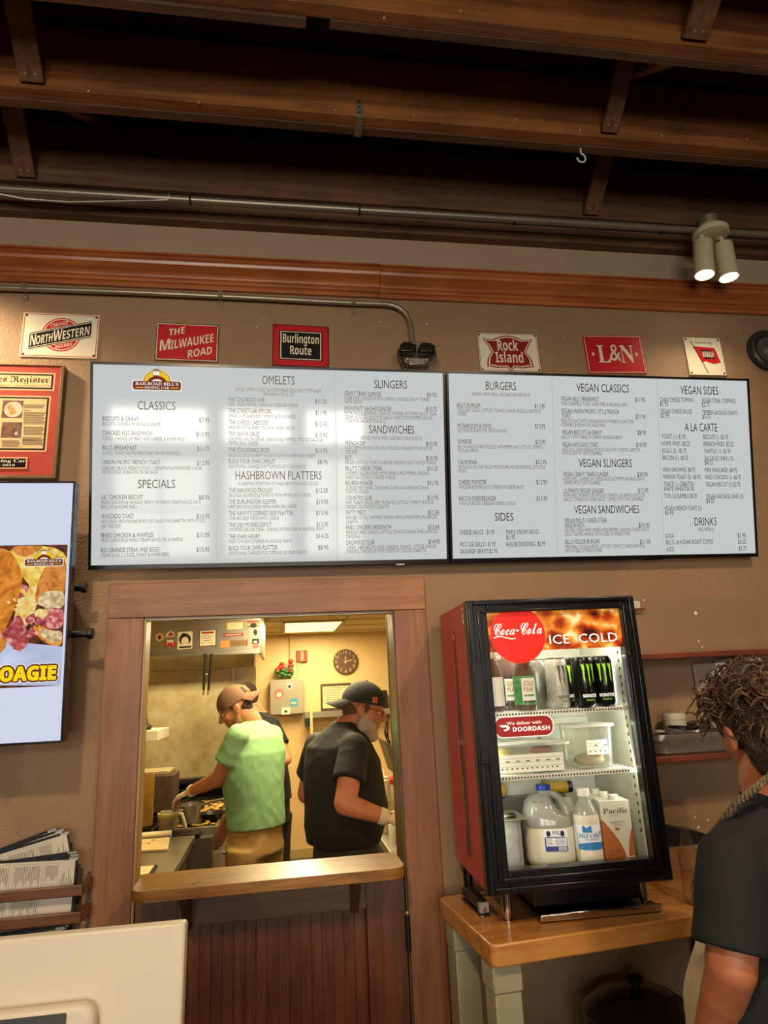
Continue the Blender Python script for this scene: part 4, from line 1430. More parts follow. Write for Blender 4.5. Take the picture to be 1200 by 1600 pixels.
# round black loudspeaker on the wall at the right edge
sp = at(1203, 546, -0.02)
mb = MB()
M_SPK = pm('speaker_rubber', '#2c2c2a', rough=0.4, var=.15, vs=30)
r = thing('wall_speaker', 'round dark loudspeaker on the brown wall at the right edge', 'speaker', tuple(sp))
Ms = Matrix.Translation((sp.x, 0, sp.z)) @ Matrix.Rotation(pi / 2, 4, 'X')
Rr = 0.098
mb.lathe([(Rr * .5, 0), (Rr, 0), (Rr, .014), (Rr * .96, .02), (Rr * .88, .02), (Rr * .8, .026), (Rr * .72, .018), (Rr * .5, .01)], M_SPK, 44, Ms)
for a in (205, 238, 252, 25, 115):
    mb.ell((Rr * .92 * cos(radians(a)), Rr * .92 * sin(radians(a)), .02), (.0025, .0025, .002), M_NAIL, Ms, nu=8, nv=6)
mb.build('rim', r)
mb = MB()
mb.lathe([(Rr * .62, .012), (Rr * .6, .02), (Rr * .3, .012), (Rr * .24, .014), (Rr * .12, .026), (.002, .03)], pm('speaker_cone', '#57544c', 0.5, var=.2, vs=18), 40, Ms)
mb.build('cone', r)
# ================================================================ table
M_TOP = wood('maple_table_top', '#a8642a', '#d29a55', 'x', 7, 0.25, 0.5, 0.08, 10)
M_LEG = pm('painted_table_leg', '#a39b7e', rough=0.45, var=0.06, vs=5)
TZ = 1.13
TA = radians(5.2)
tb = thing('work_table', 'tall butcher block table with pale metal legs under the drinks cooler', 'table', (1.149, -0.53, 0), TA)
mb = MB()
mb.prism(rrect(0.0, 0.98, 0.0, 0.425, 0.02, 4), TZ - 0.052, TZ, M_TOP)
mb.build('table_top', tb, world=False, bevel=0.005, seg=3)
for x, y in ((0.012, 0.03), (0.012, 0.325), (0.87, 0.03), (0.87, 0.325)):
    mb = MB()
    mb.box(x, x + .072, y, y + .072, 0.0, TZ - .12, M_LEG)
    mb.box(x - .004, x + .076, y - .004, y + .076, TZ - .12, TZ - .053, M_LEG)
    mb.build('leg', tb, world=False, bevel=0.004)
mb = MB()
mb.box(.085, .87, .05, .4, .53, .56, M_LEG)
mb.build('lower_shelf', tb, world=False, bevel=.003)
# dark pot standing on the lower shelf
M_POT = pm('black_enamel_pot', '#141312', rough=0.18, coat=.5)
r = thing('slow_cooker', 'black rounded cooker with a lid in the dark under the table', 'cooker', (1.64, -0.28, .5605))
mb = MB()
Mp = Matrix.Translation((1.64, -0.28, .5605))
mb.lathe([(.10, 0), (.13, .01), (.15, .1), (.155, .26), (.15, .27)], M_POT, 32, Mp)
mb.build('body', r)
mb = MB()
mb.lathe([(.155, .272), (.158, .28), (.12, .31), (.03, .33)], M_POT, 32, Mp)
mb.lathe([(.012, .33), (.012, .345), (.024, .35), (.024, .362), (.008, .367)], M_BLACKM, 16, Mp)
mb.build('lid', r)

# ================================================================ drinks cooler
FL, FA = V((1.170, -0.470, TZ)), radians(-2.0)
FW_, FD, FH, FB = 0.522, 0.415, 0.874, 0.09
M_FRED = pm('cooler_red_side', '#b3241f', rough=0.32, coat=0.3, var=.03, vs=3)
M_FBLK = pm('cooler_black', '#0f0f10', rough=0.28, coat=0.2)
M_LINER = pm('cooler_liner', '#d5d6c6', rough=0.4)
M_CHROME = pm('chrome', '#d8d6d0', rough=0.12, metal=1.0)
M_GLASS = clear('cooler_glass', gloss=0.02, rough=0.02)
fr = thing('drinks_cooler', 'red and black glass door drinks cooler on the butcher block table', 'fridge', FL, FA)
FM = Matrix.LocRotScale(FL, (Matrix.Rotation(FA, 3, 'Z')).to_quaternion(), None)
def fw(x, y, z): return FM @ V((x, y, z))
mb = MB()
t = .022
mb.box(0.004, t, .05, FD, FB, FH, M_FRED).box(FW_ - t, FW_ - .004, .05, FD, FB, FH, M_FRED)
mb.box(t, FW_ - t, .05, FD, FH - t, FH, M_FBLK).box(t, FW_ - t, .05, FD, FB, FB + t, M_FBLK).box(t, FW_ - t, FD - t, FD, FB + t, FH - t, M_FBLK)
# contour bottle picture and script on the red side
SM = Matrix(((0, 0, -1, 0.0036), (-1, 0, 0, .42), (0, 1, 0, 0), (0, 0, 0, 1)))     # local x runs to the front
M_BOT = pm('bottle_picture_brown', '#571a10', rough=0.35)
M_BOT2 = pm('bottle_picture_gold', '#cf9450', rough=0.35)
M_BOTG = pm('bottle_picture_pale', '#cfae86', rough=0.35)
def side_pts(s, dx=0.0):
    w = [(0, .008), (.03, .009), (.035, .012), (.05, .0115), (.06, .009), (.17, .014), (.24, .026), (.30, .036), (.36, .037), (.42, .033), (.48, .030), (.54, .034), (.60, .036), (.64, .033), (.66, .026)]
    top = .80
    return [(0.205 + dx + a * s, top - z) for z, a in w] + [(0.205 + dx - a * s, top - z) for z, a in w[::-1]]
mb.flat(side_pts(1.2), M_BOT2, SM, .0004)
mb.flat(side_pts(1.0, .001), M_BOT, SM, .0008)
mb.flat([(.196, .79), (.216, .79), (.216, .775), (.196, .775)], M_BOTG, SM, .0012)
for z in (.70, .66, .36, .30, .26):
    mb.flat([(.192, z), (.198, z), (.196, z - .05), (.190, z - .05)], M_BOT2, SM, .0012)
mb.text(script('Coca-Cola'), .172, .240, .455, .03, M_BOTG, SM, .0014)
mb.flat([(.345, .81), (.366, .81), (.366, .86), (.345, .86)], pm('paper_sticker', '#ddd6c6', .6), SM, .0005)
mb.flat([(.347, .825), (.364, .825), (.364, .829), (.347, .829)], M_SBLK, SM, .0008)
mb.flat(circle(.3555, .846, .0065, 12), M_SBLK, SM, .0008)
mb.build('cabinet', fr, world=False, bevel=.003)
mb = MB()
t2 = t + .001
mb.box(t2, t2 + .012, .052, FD - t2, FB + t2, FH - t2, M_LINER).box(FW_ - t2 - .012, FW_ - t2, .052, FD - t2, FB + t2, FH - t2, M_LINER)
mb.box(t2 + .012, FW_ - t2 - .012, FD - t2 - .012, FD - t2, FB + t2, FH - t2, M_LINER)
mb.box(t2 + .012, FW_ - t2 - .012, .052, FD - t2 - .012, FH - t2 - .01, FH - t2, M_LINER)
mb.box(t2 + .012, FW_ - t2 - .012, .03, FD - t2 - .012, FB + t2, FB + t2 + .008, M_STEEL)
x = .30
mb.box(x, x + .018, FD - t2 - .016, FD - t2 - .0125, FB + .06, FH - .06, M_STEEL)
for i in range(26):
    z = .2 + i * .024
    mb.box(FW_ - t2 - .0135, FW_ - t2 - .0121, .085, .09, z, z + .009, M_DARKHOLE)
    mb.box(x + .007, x + .011, FD - t2 - .0175, FD - t2 - .016, z, z + .01, M_DARKHOLE)
mb.build('liner', fr, world=False)
# door: black frame, glass, header picture
bl, br, bt, bb = .062, .046, .036, .058
d0, d1 = 0.0, .046
mb = MB()
def fbar(x0, x1, z0, z1):
    mb.box(x0, x1, d0 + .012, d1, z0, z1, M_FBLK)
mb.box(0, bl, .01, d1, FB, FH, M_FBLK).box(FW_ - br, FW_, .01, d1, FB, FH, M_FBLK)
mb.box(bl, FW_ - br, .01, d1, FH - bt, FH, M_FBLK).box(bl, FW_ - br, .01, d1, FB, FB + bb, M_FBLK)
for k_, w_ in ((.004, .016), (.030, .012)):
    mb.box(k_, k_ + w_, 0, .0095, FB + k_, FH - k_, M_FBLK).box(FW_ - k_ - w_, FW_ - k_, 0, .0095, FB + k_, FH - k_, M_FBLK)
    mb.box(k_ + w_, FW_ - k_ - w_, 0, .0095, FH - k_ - w_ * .7, FH - k_, M_FBLK).box(k_ + w_, FW_ - k_ - w_, 0, .0095, FB + k_, FB + k_ + w_, M_FBLK)
mb.box(.002, .03, -.014, .0, FB + .33, FB + .60, M_FBLK)
dr = mb.build('door', fr, world=False, bevel=.0025)
mb = MB()
mb.box(bl, FW_ - br, .022, .026, FB + bb, FH - bt, M_GLASS)
mb.box(bl, FW_ - br, .040, .043, FB + bb, FH - bt, M_GLASS)
gl = MB()
gl.box(bl, FW_ - br, .022, .026, FB + bb, FH - bt, M_GLASS, FM)
gl.build('glass_pane', dr)
# header
HM = FM @ plane((0, .0215, 0))
hz1, hz0 = FH - bt, FH - bt - .115
def cola_mat():
    m = bpy.data.materials.new('iced_cola_picture')
    nt, b = nodes(m)
    tc = nt.nodes.new('ShaderNodeTexCoord')
    vo = nt.nodes.new('ShaderNodeTexVoronoi')
    vo.inputs['Scale'].default_value = 20
    n = nt.nodes.new('ShaderNodeTexNoise')
    n.inputs['Scale'].default_value = 18
    n.inputs['Detail'].default_value = 6
    n.inputs['Distortion'].default_value = 0.4
    nt.links.new(tc.outputs['Object'], n.inputs['Vector'])
    nt.links.new(tc.outputs['Object'], vo.inputs['Vector'])
    a = nt.nodes.new('ShaderNodeMath'); a.operation = 'MULTIPLY_ADD'
    a.inputs[1].default_value = 0.6
    nt.links.new(vo.outputs['Distance'], a.inputs[0])
    nt.links.new(n.outputs[0], a.inputs[2])
    r_ = nt.nodes.new('ShaderNodeValToRGB')
    e_ = r_.color_ramp.elements
    e_[0].position, e_[0].color = 0.56, lin('#3a0d06')
    e_[1].position, e_[1].color = 1.0, lin('#f0d49a')
    x_ = e_.new(0.74); x_.color = lin('#a63a10')
    x_ = e_.new(0.90); x_.color = lin('#d98a28')
    nt.links.new(a.outputs[0], r_.inputs[0])
    nt.links.new(r_.outputs[0], b.inputs['Emission Color'])
    nt.links.new(r_.outputs[0], b.inputs['Base Color'])
    b.inputs['Emission Strength'].default_value = 0.5
    b.inputs['Roughness'].default_value = 0.3
    return m
M_COLA = cola_mat()
M_CRED = pm('cola_red_disc', '#e1251b', rough=0.3, emit=.55)
M_CWHT = pm('header_white', '#f6f1e8', rough=0.3, emit=.7)
mb = MB()
mb.box(bl, FW_ - br, hz0, hz1, -.02, 0, M_COLA, HM)
cxx, czz = bl + .092, hz1 - .068
disc = [(x, min(z, hz1)) for x, z in circle(cxx, czz, .083, 48)]
mb.flat(disc, M_CRED, HM, .0012)
mb.text(script('Coca-Cola'), cxx - .074, cxx + .073, czz + .000, .037, M_CWHT, HM, .002, .10)
sw = [(-.075 + i * .006, -.006 + .004 * sin(i * .5)) for i in range(12)]
mb.flat([(cxx + x, czz + y) for x, y in sw] + [(cxx + x, czz + y - .0028) for x, y in sw[::-1]], M_CWHT, HM, .002)
mb.text('ICE  COLD', bl + .186, FW_ - br - .016, hz0 + .016, .026, M_CWHT, HM, .002)
mb.build('header_sign', dr)
# delivery sticker on the pane
mb = MB()
M_DD = pm('sticker_red', '#a0201c', rough=0.4, emit=.12)
p0, p1_ = fw(0, .0212, 0), None
def fpx(u, v, ly=.0212):
    """pixel to cooler-front coordinates"""
    d = RT * ((u - 600) / FPX) - UP * ((v - 800) / FPX) + FW
    n_ = (FM.to_3x3() @ V((0, 1, 0)))
    s_ = (fw(0, ly, 0) - CAM).dot(n_) / d.dot(n_)
    q_ = FM.inverted() @ (CAM + d * s_)
    return q_.x, q_.z
sx0, sz0 = fpx(775, 1153)
sx1, sz1 = fpx(862, 1117)
mb.flat(rrect(sx0 - .002, sx1 + .002, sz0 - .002, sz1 + .002, .024), M_CWHT, HM, .0003)
mb.flat(rrect(sx0, sx1, sz0, sz1, .023), M_DD, HM, .0006)
wx = sx1 - sx0
mb.text('We deliver with', sx0 + wx * .2, sx0 + wx * .80, sz0 + (sz1 - sz0) * .60, (sz1 - sz0) * .17, M_CWHT, HM, .001)
mb.text(sansb('DOORDASH'), sx0 + wx * .30, sx0 + wx * .94, sz0 + (sz1 - sz0) * .26, (sz1 - sz0) * .21, M_CWHT, HM, .001)
mb.flat([(sx0 + wx * .07, sz0 + .033), (sx0 + wx * .19, sz0 + .033), (sx0 + wx * .25, sz0 + .027), (sx0 + wx * .24, sz0 + .020), (sx0 + wx * .16, sz0 + .016), (sx0 + wx * .14, sz0 + .020),
         (sx0 + wx * .20, sz0 + .023), (sx0 + wx * .20, sz0 + .027), (sx0 + wx * .12, sz0 + .027)], M_CWHT, HM, .001)
st = mb.build('delivery_sticker', dr)
st['label'] = 'red rounded sticker reading We deliver with DoorDash'
# shelves
M_WIRE = pm('white_shelf_wire', '#eceadc', rough=0.4)
shz = []
for v_ in (1109, 1208):
    z = fpx(885, v_, .06)[1]
    shz.append(z)
    mb = MB()
    mb.box(t2 + .014, FW_ - t2 - .014, .060, .064, z - .010, z + .002, M_WIRE)
    for i in range(46):
        xx = t2 + .02 + i * .0092
        mb.box(xx, xx + .0042, .0592, .0598, z - .007, z - .002, M_DARKHOLE)
    for i in range(12):
        mb.box(t2 + .014, FW_ - t2 - .014, .064 + i * .028, .067 + i * .028, z - .003, z, M_WIRE)
    for i in range(32):
        xx = t2 + .018 + i * .0138
        mb.box(xx, xx + .0022, .064, FD - t2 - .02, z, z + .0015, M_WIRE)
    mb.build('wire_shelf', fr, world=False)
# feet and compressor housing
for x, y in ((.07, .09), (.02, .335), (.47, .09), (.49, .335)):
    mb = MB()
    mb.lathe([(.015, 0), (.015, .006), (.009, .010), (.009, .022), (.014, .024), (.014, FB)], M_CHROME if y < .2 else M_FBLK, 18, Matrix.Translation((x, y, .0005)))
    mb.build('foot', fr, world=False)
mb = MB()
mb.box(.15, .47, .10, .38, .026, FB - .001, M_FBLK)
mb.box(.15, .50, .055, .385, .004, .016, M_FBLK)
mb.box(.15, .50, .050, .058, .004, .024, M_CHROME)
mb.build('drip_tray', fr, world=False, bevel=.004)
# interior lamp tubes
M_LED = emis('cooler_tube', '#f2f6d8', 5.0)
mb = MB()
mb.box(.10, .42, .066, .076, FH - t2 - .022, FH - t2 - .012, M_LED, FM)
mb.build('light_tube', fr)
l = lamp('cooler_light', 'AREA', fw(.26, .085, FH - t2 - .03), 2.0, (.97, 1, .86), fw(.26, .2, .2), shape='RECTANGLE', size=.40, size_y=.03)
l = lamp('cooler_side_light', 'AREA', fw(FW_ - t2 - .02, .068, .48), 1.9, (.97, 1, .86), fw(.1, .25, .45), shape='RECTANGLE', size=.02, size_y=.6)
l = lamp('cooler_side_light', 'AREA', fw(t2 + .02, .068, .40), 1.0, (.97, 1, .86), fw(.4, .25, .38), shape='RECTANGLE', size=.02, size_y=.5)

# ---------------------------------------------------------------- what stands in the cooler
def on(u, v, ly):
    """point of the cooler interior at depth ly behind the door front"""
    x, z = fpx(u, v, ly)
    return x, z
def wfn(R): return lambda x, y, z: V(((R + z) * sin(x / R), -(R + z) * cos(x / R), y))
def wpatch(mb, x0, x1, y0, y1, m, R, M, z, n=8, top=None):
    f = wfn(R)
    vs, fs = [], []
    for i in range(n + 1):
        x = x0 + (x1 - x0) * i / n
        yt_ = y1 if top is None else y1 + top(i / n)
        vs += [f(x, y0, z), f(x, yt_, z)]
    fs = [(2 * i, 2 * i + 2, 2 * i + 3, 2 * i + 1) for i in range(n)]
    mb.add(vs, fs, m, M)
def wtext(mb, t, x0, x1, y, h, m, R, M, z):
    f = wfn(R)
    vs, fs, a, b = glyphs(t)
    kx = (x1 - x0) / (b - a)
    mb.add([f((p[0] - a) * kx + x0, p[1] * h / .682 + y, z) for p in vs], fs, m, M)
def wpoly(mb, pts, m, R, M, z):
    f = wfn(R)
    a = sum(pts[i][0] * pts[(i + 1) % len(pts)][1] - pts[(i + 1) % len(pts)][0] * pts[i][1] for i in range(len(pts)))
    if a < 0:
        pts = pts[::-1]
    mb.add([f(x, y, z) for x, y in pts], [tuple(range(len(pts)))], m, M)
def base(x, y, z, rz=0.0):
    return Matrix.LocRotScale(fw(x, y, z), (Matrix.Rotation(FA + rz, 3, 'Z')).to_quaternion(), None)
G1 = 'bottles and cans on the upper cooler shelf'
S1, S2, S0 = shz[0] + .0022, shz[1] + .0022, FB + t2 + .0082
# cans
M_CANB = pm('black_can', '#0d0f0d', rough=.25, metal=.4)
M_CANW = pm('white_can', '#c2c1b6', rough=.35, metal=.1, var=.25, vs=90)
M_CANG = pm('silver_can', '#8c8a80', rough=.3, metal=.6, var=.2, vs=60)
M_CANT = pm('can_metal', '#c9c8c2', rough=.22, metal=1)
M_LIME = pm('lime_print', '#9be02a', rough=.35, emit=.25)
M_GREYP = pm('grey_print', '#56564f', rough=.4)
def can(ux, ly, body, claw, txt, label, rz=0.0):
    x = on(ux, 1100, ly)[0]
    M = base(x, ly, S1, rz)
    R, H_ = .0325, .148
    r_ = thing('drink_can', label, 'can', fw(x, ly, S1), FA, G1)
    mb = MB()
    mb.lathe([(.024, 0), (.027, .002), (R, .012), (R, H_ - .014), (.028, H_ - .003)], body, 28, M)
    if claw is not None:
        for k_, (cx_, ln) in enumerate(((-.0155, .056), (0, .068), (.0155, .056))):
            pts = [(cx_ - .0065, .128), (cx_ - .001, .124), (cx_ + .003, .127), (cx_ + .0045, .120), (cx_ + .003, .095), (cx_ + .0035, .080),
                   (cx_ + .001, .128 - ln), (cx_ - .001, .085), (cx_ - .0015, .105), (cx_ - .004, .118)]
            wpoly(mb, pts, claw, R, M, .0004)
        wtext(mb, sansb('MONSTER'), -.023, .023, .030, .009, txt, R, M, .0004)
        wtext(mb, 'ENERGY', -.014, .014, .020, .005, claw, R, M, .0004)
    mb.build('can_body', r_)
    mb = MB()
    mb.lathe([(.028, H_ - .003), (.0285, H_), (.0265, H_ + .001), (.025, H_ - .004), (.004, H_ - .004)], M_CANT, 28, M)
    mb.ell((0, -.006, H_ - .002), (.006, .011, .0015), M_CANT, M, nu=12, nv=6)
    mb.build('can_top', r_)
can(916, .075, M_CANB, M_LIME, M_CWHT, 'black energy drink can with a lime claw mark, second from right on the shelf', radians(8))
can(948, .085, M_CANB, M_LIME, M_CWHT, 'black energy drink can with a lime claw mark, rightmost on the upper shelf', radians(-14))
can(896, .145, M_CANB, M_LIME, M_CWHT, 'black energy drink can half hidden just right of the white can', radians(2))
can(937, .17, M_CANB, None, None, 'black can standing behind the rightmost energy drink can')
can(874, .085, M_CANW, M_GREYP, M_GREYP, 'white energy drink can left of the black cans', radians(22))
can(866, .165, M_CANW, None, None, 'pale can behind the white energy drink can')
can(851, .25, M_CANG, M_GREYP, M_GREYP, 'dull silver can between the tea bottle and the white cans', radians(15))
can(842, .15, M_CANG, None, None, 'silver can close behind the front tea bottle')
# tea bottles
M_PET = clear('clear_bottle', '#f4ece4', haze=.10, gloss=.05, hazecol='#e8d8c8')
M_TEA = clear('amber_tea', '#b07048', haze=.35, gloss=.02, hazecol='#7c4a30')
M_LABG = pm('green_label', '#2f7a4a', rough=.45, emit=.1, var=.3, vs=60, vcol='#79b06a')
M_LABW = pm('white_label', '#ece9dc', rough=.5, emit=.1)
M_LABGD = pm('label_gold', '#b08a34', rough=.4)
M_LABK = pm('dark_label', '#3a3a40', rough=.5)
M_LABR = pm('red_label', '#b4343a', rough=.5)
def tea(ux, ly, lab, label, txt=True, cap='#2d5f3c'):
    x = on(ux, 1100, ly)[0]
    M = base(x, ly, S1)
    r_ = thing('tea_bottle', label, 'bottle', fw(x, ly, S1), FA, G1)
    mb = MB()
    R = .034
    mb.lathe([(.026, 0), (R - .002, .004), (R, .012), (R, .10), (R - .002, .112), (.026, .135), (.017, .165), (.0135, .18), (.0135, .192)], M_PET, 28, M)
    mb.build('bottle', r_)
    mb = MB()
    mb.lathe([(.024, .003), (R - .004, .008), (R - .003, .098), (.022, .13), (.016, .155)], M_TEA, 24, M)
    mb.build('tea', r_)
    mb = MB()
    mb.lathe([(.0155, .190), (.016, .192), (.016, .205), (.014, .207)], pm('cap_' + cap[1:], cap, .4), 20, M)
    mb.build('cap', r_)
    mb = MB()
    mb.lathe([(R + .0003, .018), (R + .0006, .018), (R + .0006, .10), (R + .0003, .10)], lab, 32, M)
    if txt:
        wpatch(mb, -.021, .021, .024, .094, M_LABW, R + .0006, M, .0004)
        wtext(mb, sansb('GOLD'), -.015, .015, .072, .013, M_LABGD, R + .0006, M, .0008)
        wtext(mb, sansb('PEAK'), -.015, .015, .055, .013, M_LABGD, R + .0006, M, .0008)
        wpatch(mb, -.016, .016, .042, .047, M_LABG, R + .0006, M, .0008)
        wpatch(mb, -.019, .019, .024, .030, M_GREYP, R + .0006, M, .0008)
    mb.build('label', r_)
tea(823, .078, M_LABG, 'tea bottle with a green and white Gold Peak label, front of the shelf')
tea(797, .16, M_LABK, 'tea bottle with a dark label behind the front tea bottle', True, '#2a2a2a')
tea(771, .085, M_LABW, 'bottle with a white label at the left end of the upper shelf', False, '#d8d8d0')
tea(783, .24, M_LABR, 'bottle with a red label at the back of the upper shelf', False, '#9c2a28')

# tubs on the middle shelf
M_TUB = clear('clear_tub', '#f4f6ea', haze=.13, gloss=.06)
M_TUBR = pm('tub_rim', '#e4e6d6', rough=.3)
M_DAY = pm('day_label', '#efeedd', rough=.6, emit=.08)
G2 = 'food tubs on the middle cooler shelf'
def tub(x0, x1, y0, y1, h, label, contents, lab):
    r_ = thing('food_tub', label, 'food tub', fw((x0 + x1) / 2, (y0 + y1) / 2, S2), FA, G2)
    mb = MB()
    c = ((x0 + x1) / 2, (y0 + y1) / 2)
    secs = []
    def sec(k_, z):
        return [(c[0] + (x - c[0]) * k_, c[1] + (y - c[1]) * k_, z) for x, y in rrect(x0, x1, y0, y1, .02, 4)]
    for k_, z in ((.88, .001), (.9, .003), (1, h)):
        secs.append(sec(k_, S2 + z))
    n = len(secs[0])
    vs = sum(secs, [])
    fs = [(i * n + k_, i * n + (k_ + 1) % n, (i + 1) * n + (k_ + 1) % n, (i + 1) * n + k_) for i in range(2) for k_ in range(n)] + [tuple(range(n - 1, -1, -1))]
    mb.add(vs, fs, M_TUB, FM)
    mb.build('tub', r_)
    mb = MB()
    mb.prism(rrect(x0 - .008, x1 + .008, y0 - .008, y1 + .008, .024, 4), S2 + h - .004, S2 + h + .002, M_TUBR, FM)
    mb.build('rim', r_)
    for nm, pts, m_ in contents:
        q_ = MB()
        for e_ in pts:
            q_.ell(e_[0], e_[1], m_, FM)
        q_.build(nm, r_)
    mb = MB()
    lx0, lx1, lz0, lz1 = lab
    LM = FM @ plane((0, y0 + .004, 0))
    mb.flat([(lx0, lz0), (lx1, lz0), (lx1, lz1), (lx0, lz1)], M_DAY, LM, .004)
    n_ = int((lx1 - lx0) / .016)
    hh = lz1 - lz0
    for row in (.32, .55, .78):
        mb.flat([(lx0 + .003, lz0 + hh * row), (lx1 - .003, lz0 + hh * row), (lx1 - .003, lz0 + hh * row + .0006), (lx0 + .003, lz0 + hh * row + .0006)], M_GREYP, LM, .0045)
    for i in range(n_):
        xx = lx0 + .008 + i * .015
        mb.flat([(xx, lz0 + hh * .18), (xx + .005, lz0 + hh * .18), (xx + .005, lz0 + hh * .26), (xx, lz0 + hh * .26)], M_GREYP, LM, .0045)
        if i % 2:
            mb.flat([(xx, lz0 + hh * .6), (xx + .012, lz0 + hh * .6), (xx + .012, lz0 + hh * .66), (xx, lz0 + hh * .66)], M_GREYP, LM, .0045)
    mb.build('date_label', r_)
ly = .07
a0 = on(776, 1205, ly)[0]; a1 = on(892, 1200, ly)[0]
hT = on(830, 1163, ly)[1] - S2
M_YEL = pm('yellow_food', '#d8c060', .6); M_PNK = pm('pink_food', '#c07a62', .6); M_BEI = pm('beige_food', '#d2b594', .7); M_PURP = pm('purple_food', '#6a3a40', .6)
tub(t2 + .02, a1, ly, .20, hT, 'long clear food tub with day labels across its front on the middle shelf',
    [('sliced_food', [((a0 + .03, .12, S2 + hT - .025), (.04, .03, .018)), ((a0 + .10, .13, S2 + .016), (.06, .04, .014))], M_YEL),
     ('sliced_food', [((a1 - .065, .12, S2 + hT - .022), (.035, .03, .014))], M_PNK), ('sliced_food', [((a1 - .07, .11, S2 + .012), (.05, .03, .011))], M_PURP)],
    (on(778, 1190, ly)[0] + .0, on(886, 1190, ly)[0] - .01, on(830, 1206, ly)[1], on(830, 1178, ly)[1]))
ly = .085
b0 = on(901, 1200, ly)[0]; b1 = on(966, 1200, ly)[0]
hT = on(930, 1133, ly)[1] - S2
tub(b0, b1, ly, .21, hT, 'taller clear food tub with one white label at the right of the middle shelf',
    [('food', [(((b0 + b1) / 2, .14, S2 + .022), (.045, .045, .018)), (((b0 + b1) / 2 + .02, .12, S2 + .045), (.022, .022, .02))], M_BEI)],
    (on(917, 1170, ly)[0], on(950, 1170, ly)[0], on(930, 1179, ly)[1], on(930, 1156, ly)[1]))

# bottom: steel pan, milk jug, bottle, cartons
def lerp(a, b, t): return a + (b - a) * t
lyp = .085
p0_ = on(796, 1330, lyp)[0]; p1_ = on(823, 1330, lyp)[0]
hp_ = on(810, 1279, lyp)[1] - S0
r_ = thing('steel_food_pan', 'deep steel food pan at the left of the cooler floor', 'pan', fw(.09, .14, S0), FA)
mb = MB()
jx_ = on(857.5, 1300, .16)[0]
jw_ = (on(897, 1340, .10)[0] - on(822, 1340, .10)[0]) / 2
px0, px1_ = t2 + .014, jx_ - jw_ * 1.17 - .013
mb.prism(rrect(px0 + .006, px1_ - .006, lyp, lyp + .12, .018, 4), S0, S0 + hp_ - .004, pm('frosted_steel', '#b9b8ae', .45, .55, var=.15, vs=40), FM)
mb.build('pan', r_, bevel=.003)
mb = MB()
mb.prism(rrect(px0, px1_ + .012, lyp - .012, lyp + .132, .02, 4), S0 + hp_ - .003, S0 + hp_, M_STEEL, FM)
mb.build('rim', r_, bevel=.001)
mb = MB()
for i in range(7):
    mb.ell((px0 + .02 + .018 * (i % 4), lyp + .03 + .035 * (i // 4), S0 + hp_ + .004), (.016, .014, .007), M_BLACK if i % 2 else M_STEEL, FM, nu=10, nv=6)
mb.build('foil_packets', r_)

M_JUG = clear('milky_plastic', '#e9ebe0', haze=.42, gloss=.05, hazecol='#d9dbd0')
M_MILK = pm('milk', '#efe9cf', rough=.35, sub=0.0)
lyj = .10
jx = on(857.5, 1300, lyj + .06)[0]
jw = (on(897, 1340, lyj)[0] - on(822, 1340, lyj)[0]) / 2
jh = on(850, 1226, lyj + .06)[1] - S0
M = base(jx, lyj + jw, S0, radians(-12))
r_ = thing('milk_jug', 'plastic milk jug with a blue cap, about half full', 'jug', fw(jx, lyj + jw, S0), FA)
mk = lambda z, w, dx=0.0, d=None: (M @ V((dx, 0, z)), M.to_3x3() @ V((1, 0, 0)), M.to_3x3() @ V((0, 1, 0)), w, d or w)
lv = jh * .48
mb = MB()
mb.loft([mk(0, jw * .86), mk(.006, jw * .95), mk(.02, jw), mk(lv, jw)], M_MILK, 36, 4.2)
mb.build('milk', r_)
mb = MB()
mb.loft([mk(lv + .0005, jw), mk(jh * .56, jw), mk(jh * .60, jw * .97), mk(jh * .66, jw * .74, -jw * .22, jw * .93), mk(jh * .77, jw * .58, -jw * .28, jw * .8), mk(jh * .85, jw * .42, -jw * .18, jw * .6), mk(jh * .90, jw * .26, 0, jw * .3), mk(jh * .94, jw * .24)], M_JUG, 36, 3.0)
hd = []
for x, z in ((.1, .885), (.34, .875), (.60, .82), (.78, .73), (.86, .63), (.84, .55)):
    hd.append(M @ V((jw * x, -jw * .05, jh * z)))
mb.tube(hd, [.012, .011, .010, .010, .011, .016], M_JUG, 12)
mb.build('jug', r_)
mb = MB()
mb.lathe([(jw * .29, jh * .925), (jw * .31, jh * .93), (jw * .31, jh * .995), (jw * .28, jh)], pm('blue_cap', '#2638a8', .4), 26, M)
mb.build('cap', r_)
mb = MB()
LM = M @ plane((0, -jw - .0006, 0))
M_BLUEP = pm('blue_print', '#2a3a8c', .4)
M_PALEL = pm('pale_label', '#e6e9ee', .4, emit=.1)
q0, q1 = -jw * .30, jw * .66
mb.flat(rrect(q0, q1, jh * .20, jh * .47, .006), M_PALEL, LM, .0003)
mb.flat(rrect(q0 + .002, q1 - .002, jh * .20, jh * .38, .005), M_BLUEP, LM, .0006)
mb.flat([(q0 + .006, jh * .265), (q1 - .004, jh * .265), (q1 - .004, jh * .37), (q0 + .006, jh * .37)], M_PALEL, LM, .0009)
for i in range(5):
    z = jh * (.285 + .018 * i)
    mb.flat([(q0 + .009, z), (q0 + .024, z), (q0 + .024, z + .0012), (q0 + .009, z + .0012)], M_GREYP, LM, .0012)
    mb.flat([(q0 + .03, z), (q1 - .008, z), (q1 - .008, z + .0012), (q0 + .03, z + .0012)], M_GREYP, LM, .0012)
mb.flat([(q1 - .028, jh * .21), (q1 - .006, jh * .21), (q1 - .006, jh * .255), (q1 - .028, jh * .255)], M_PALEL, LM, .0009)
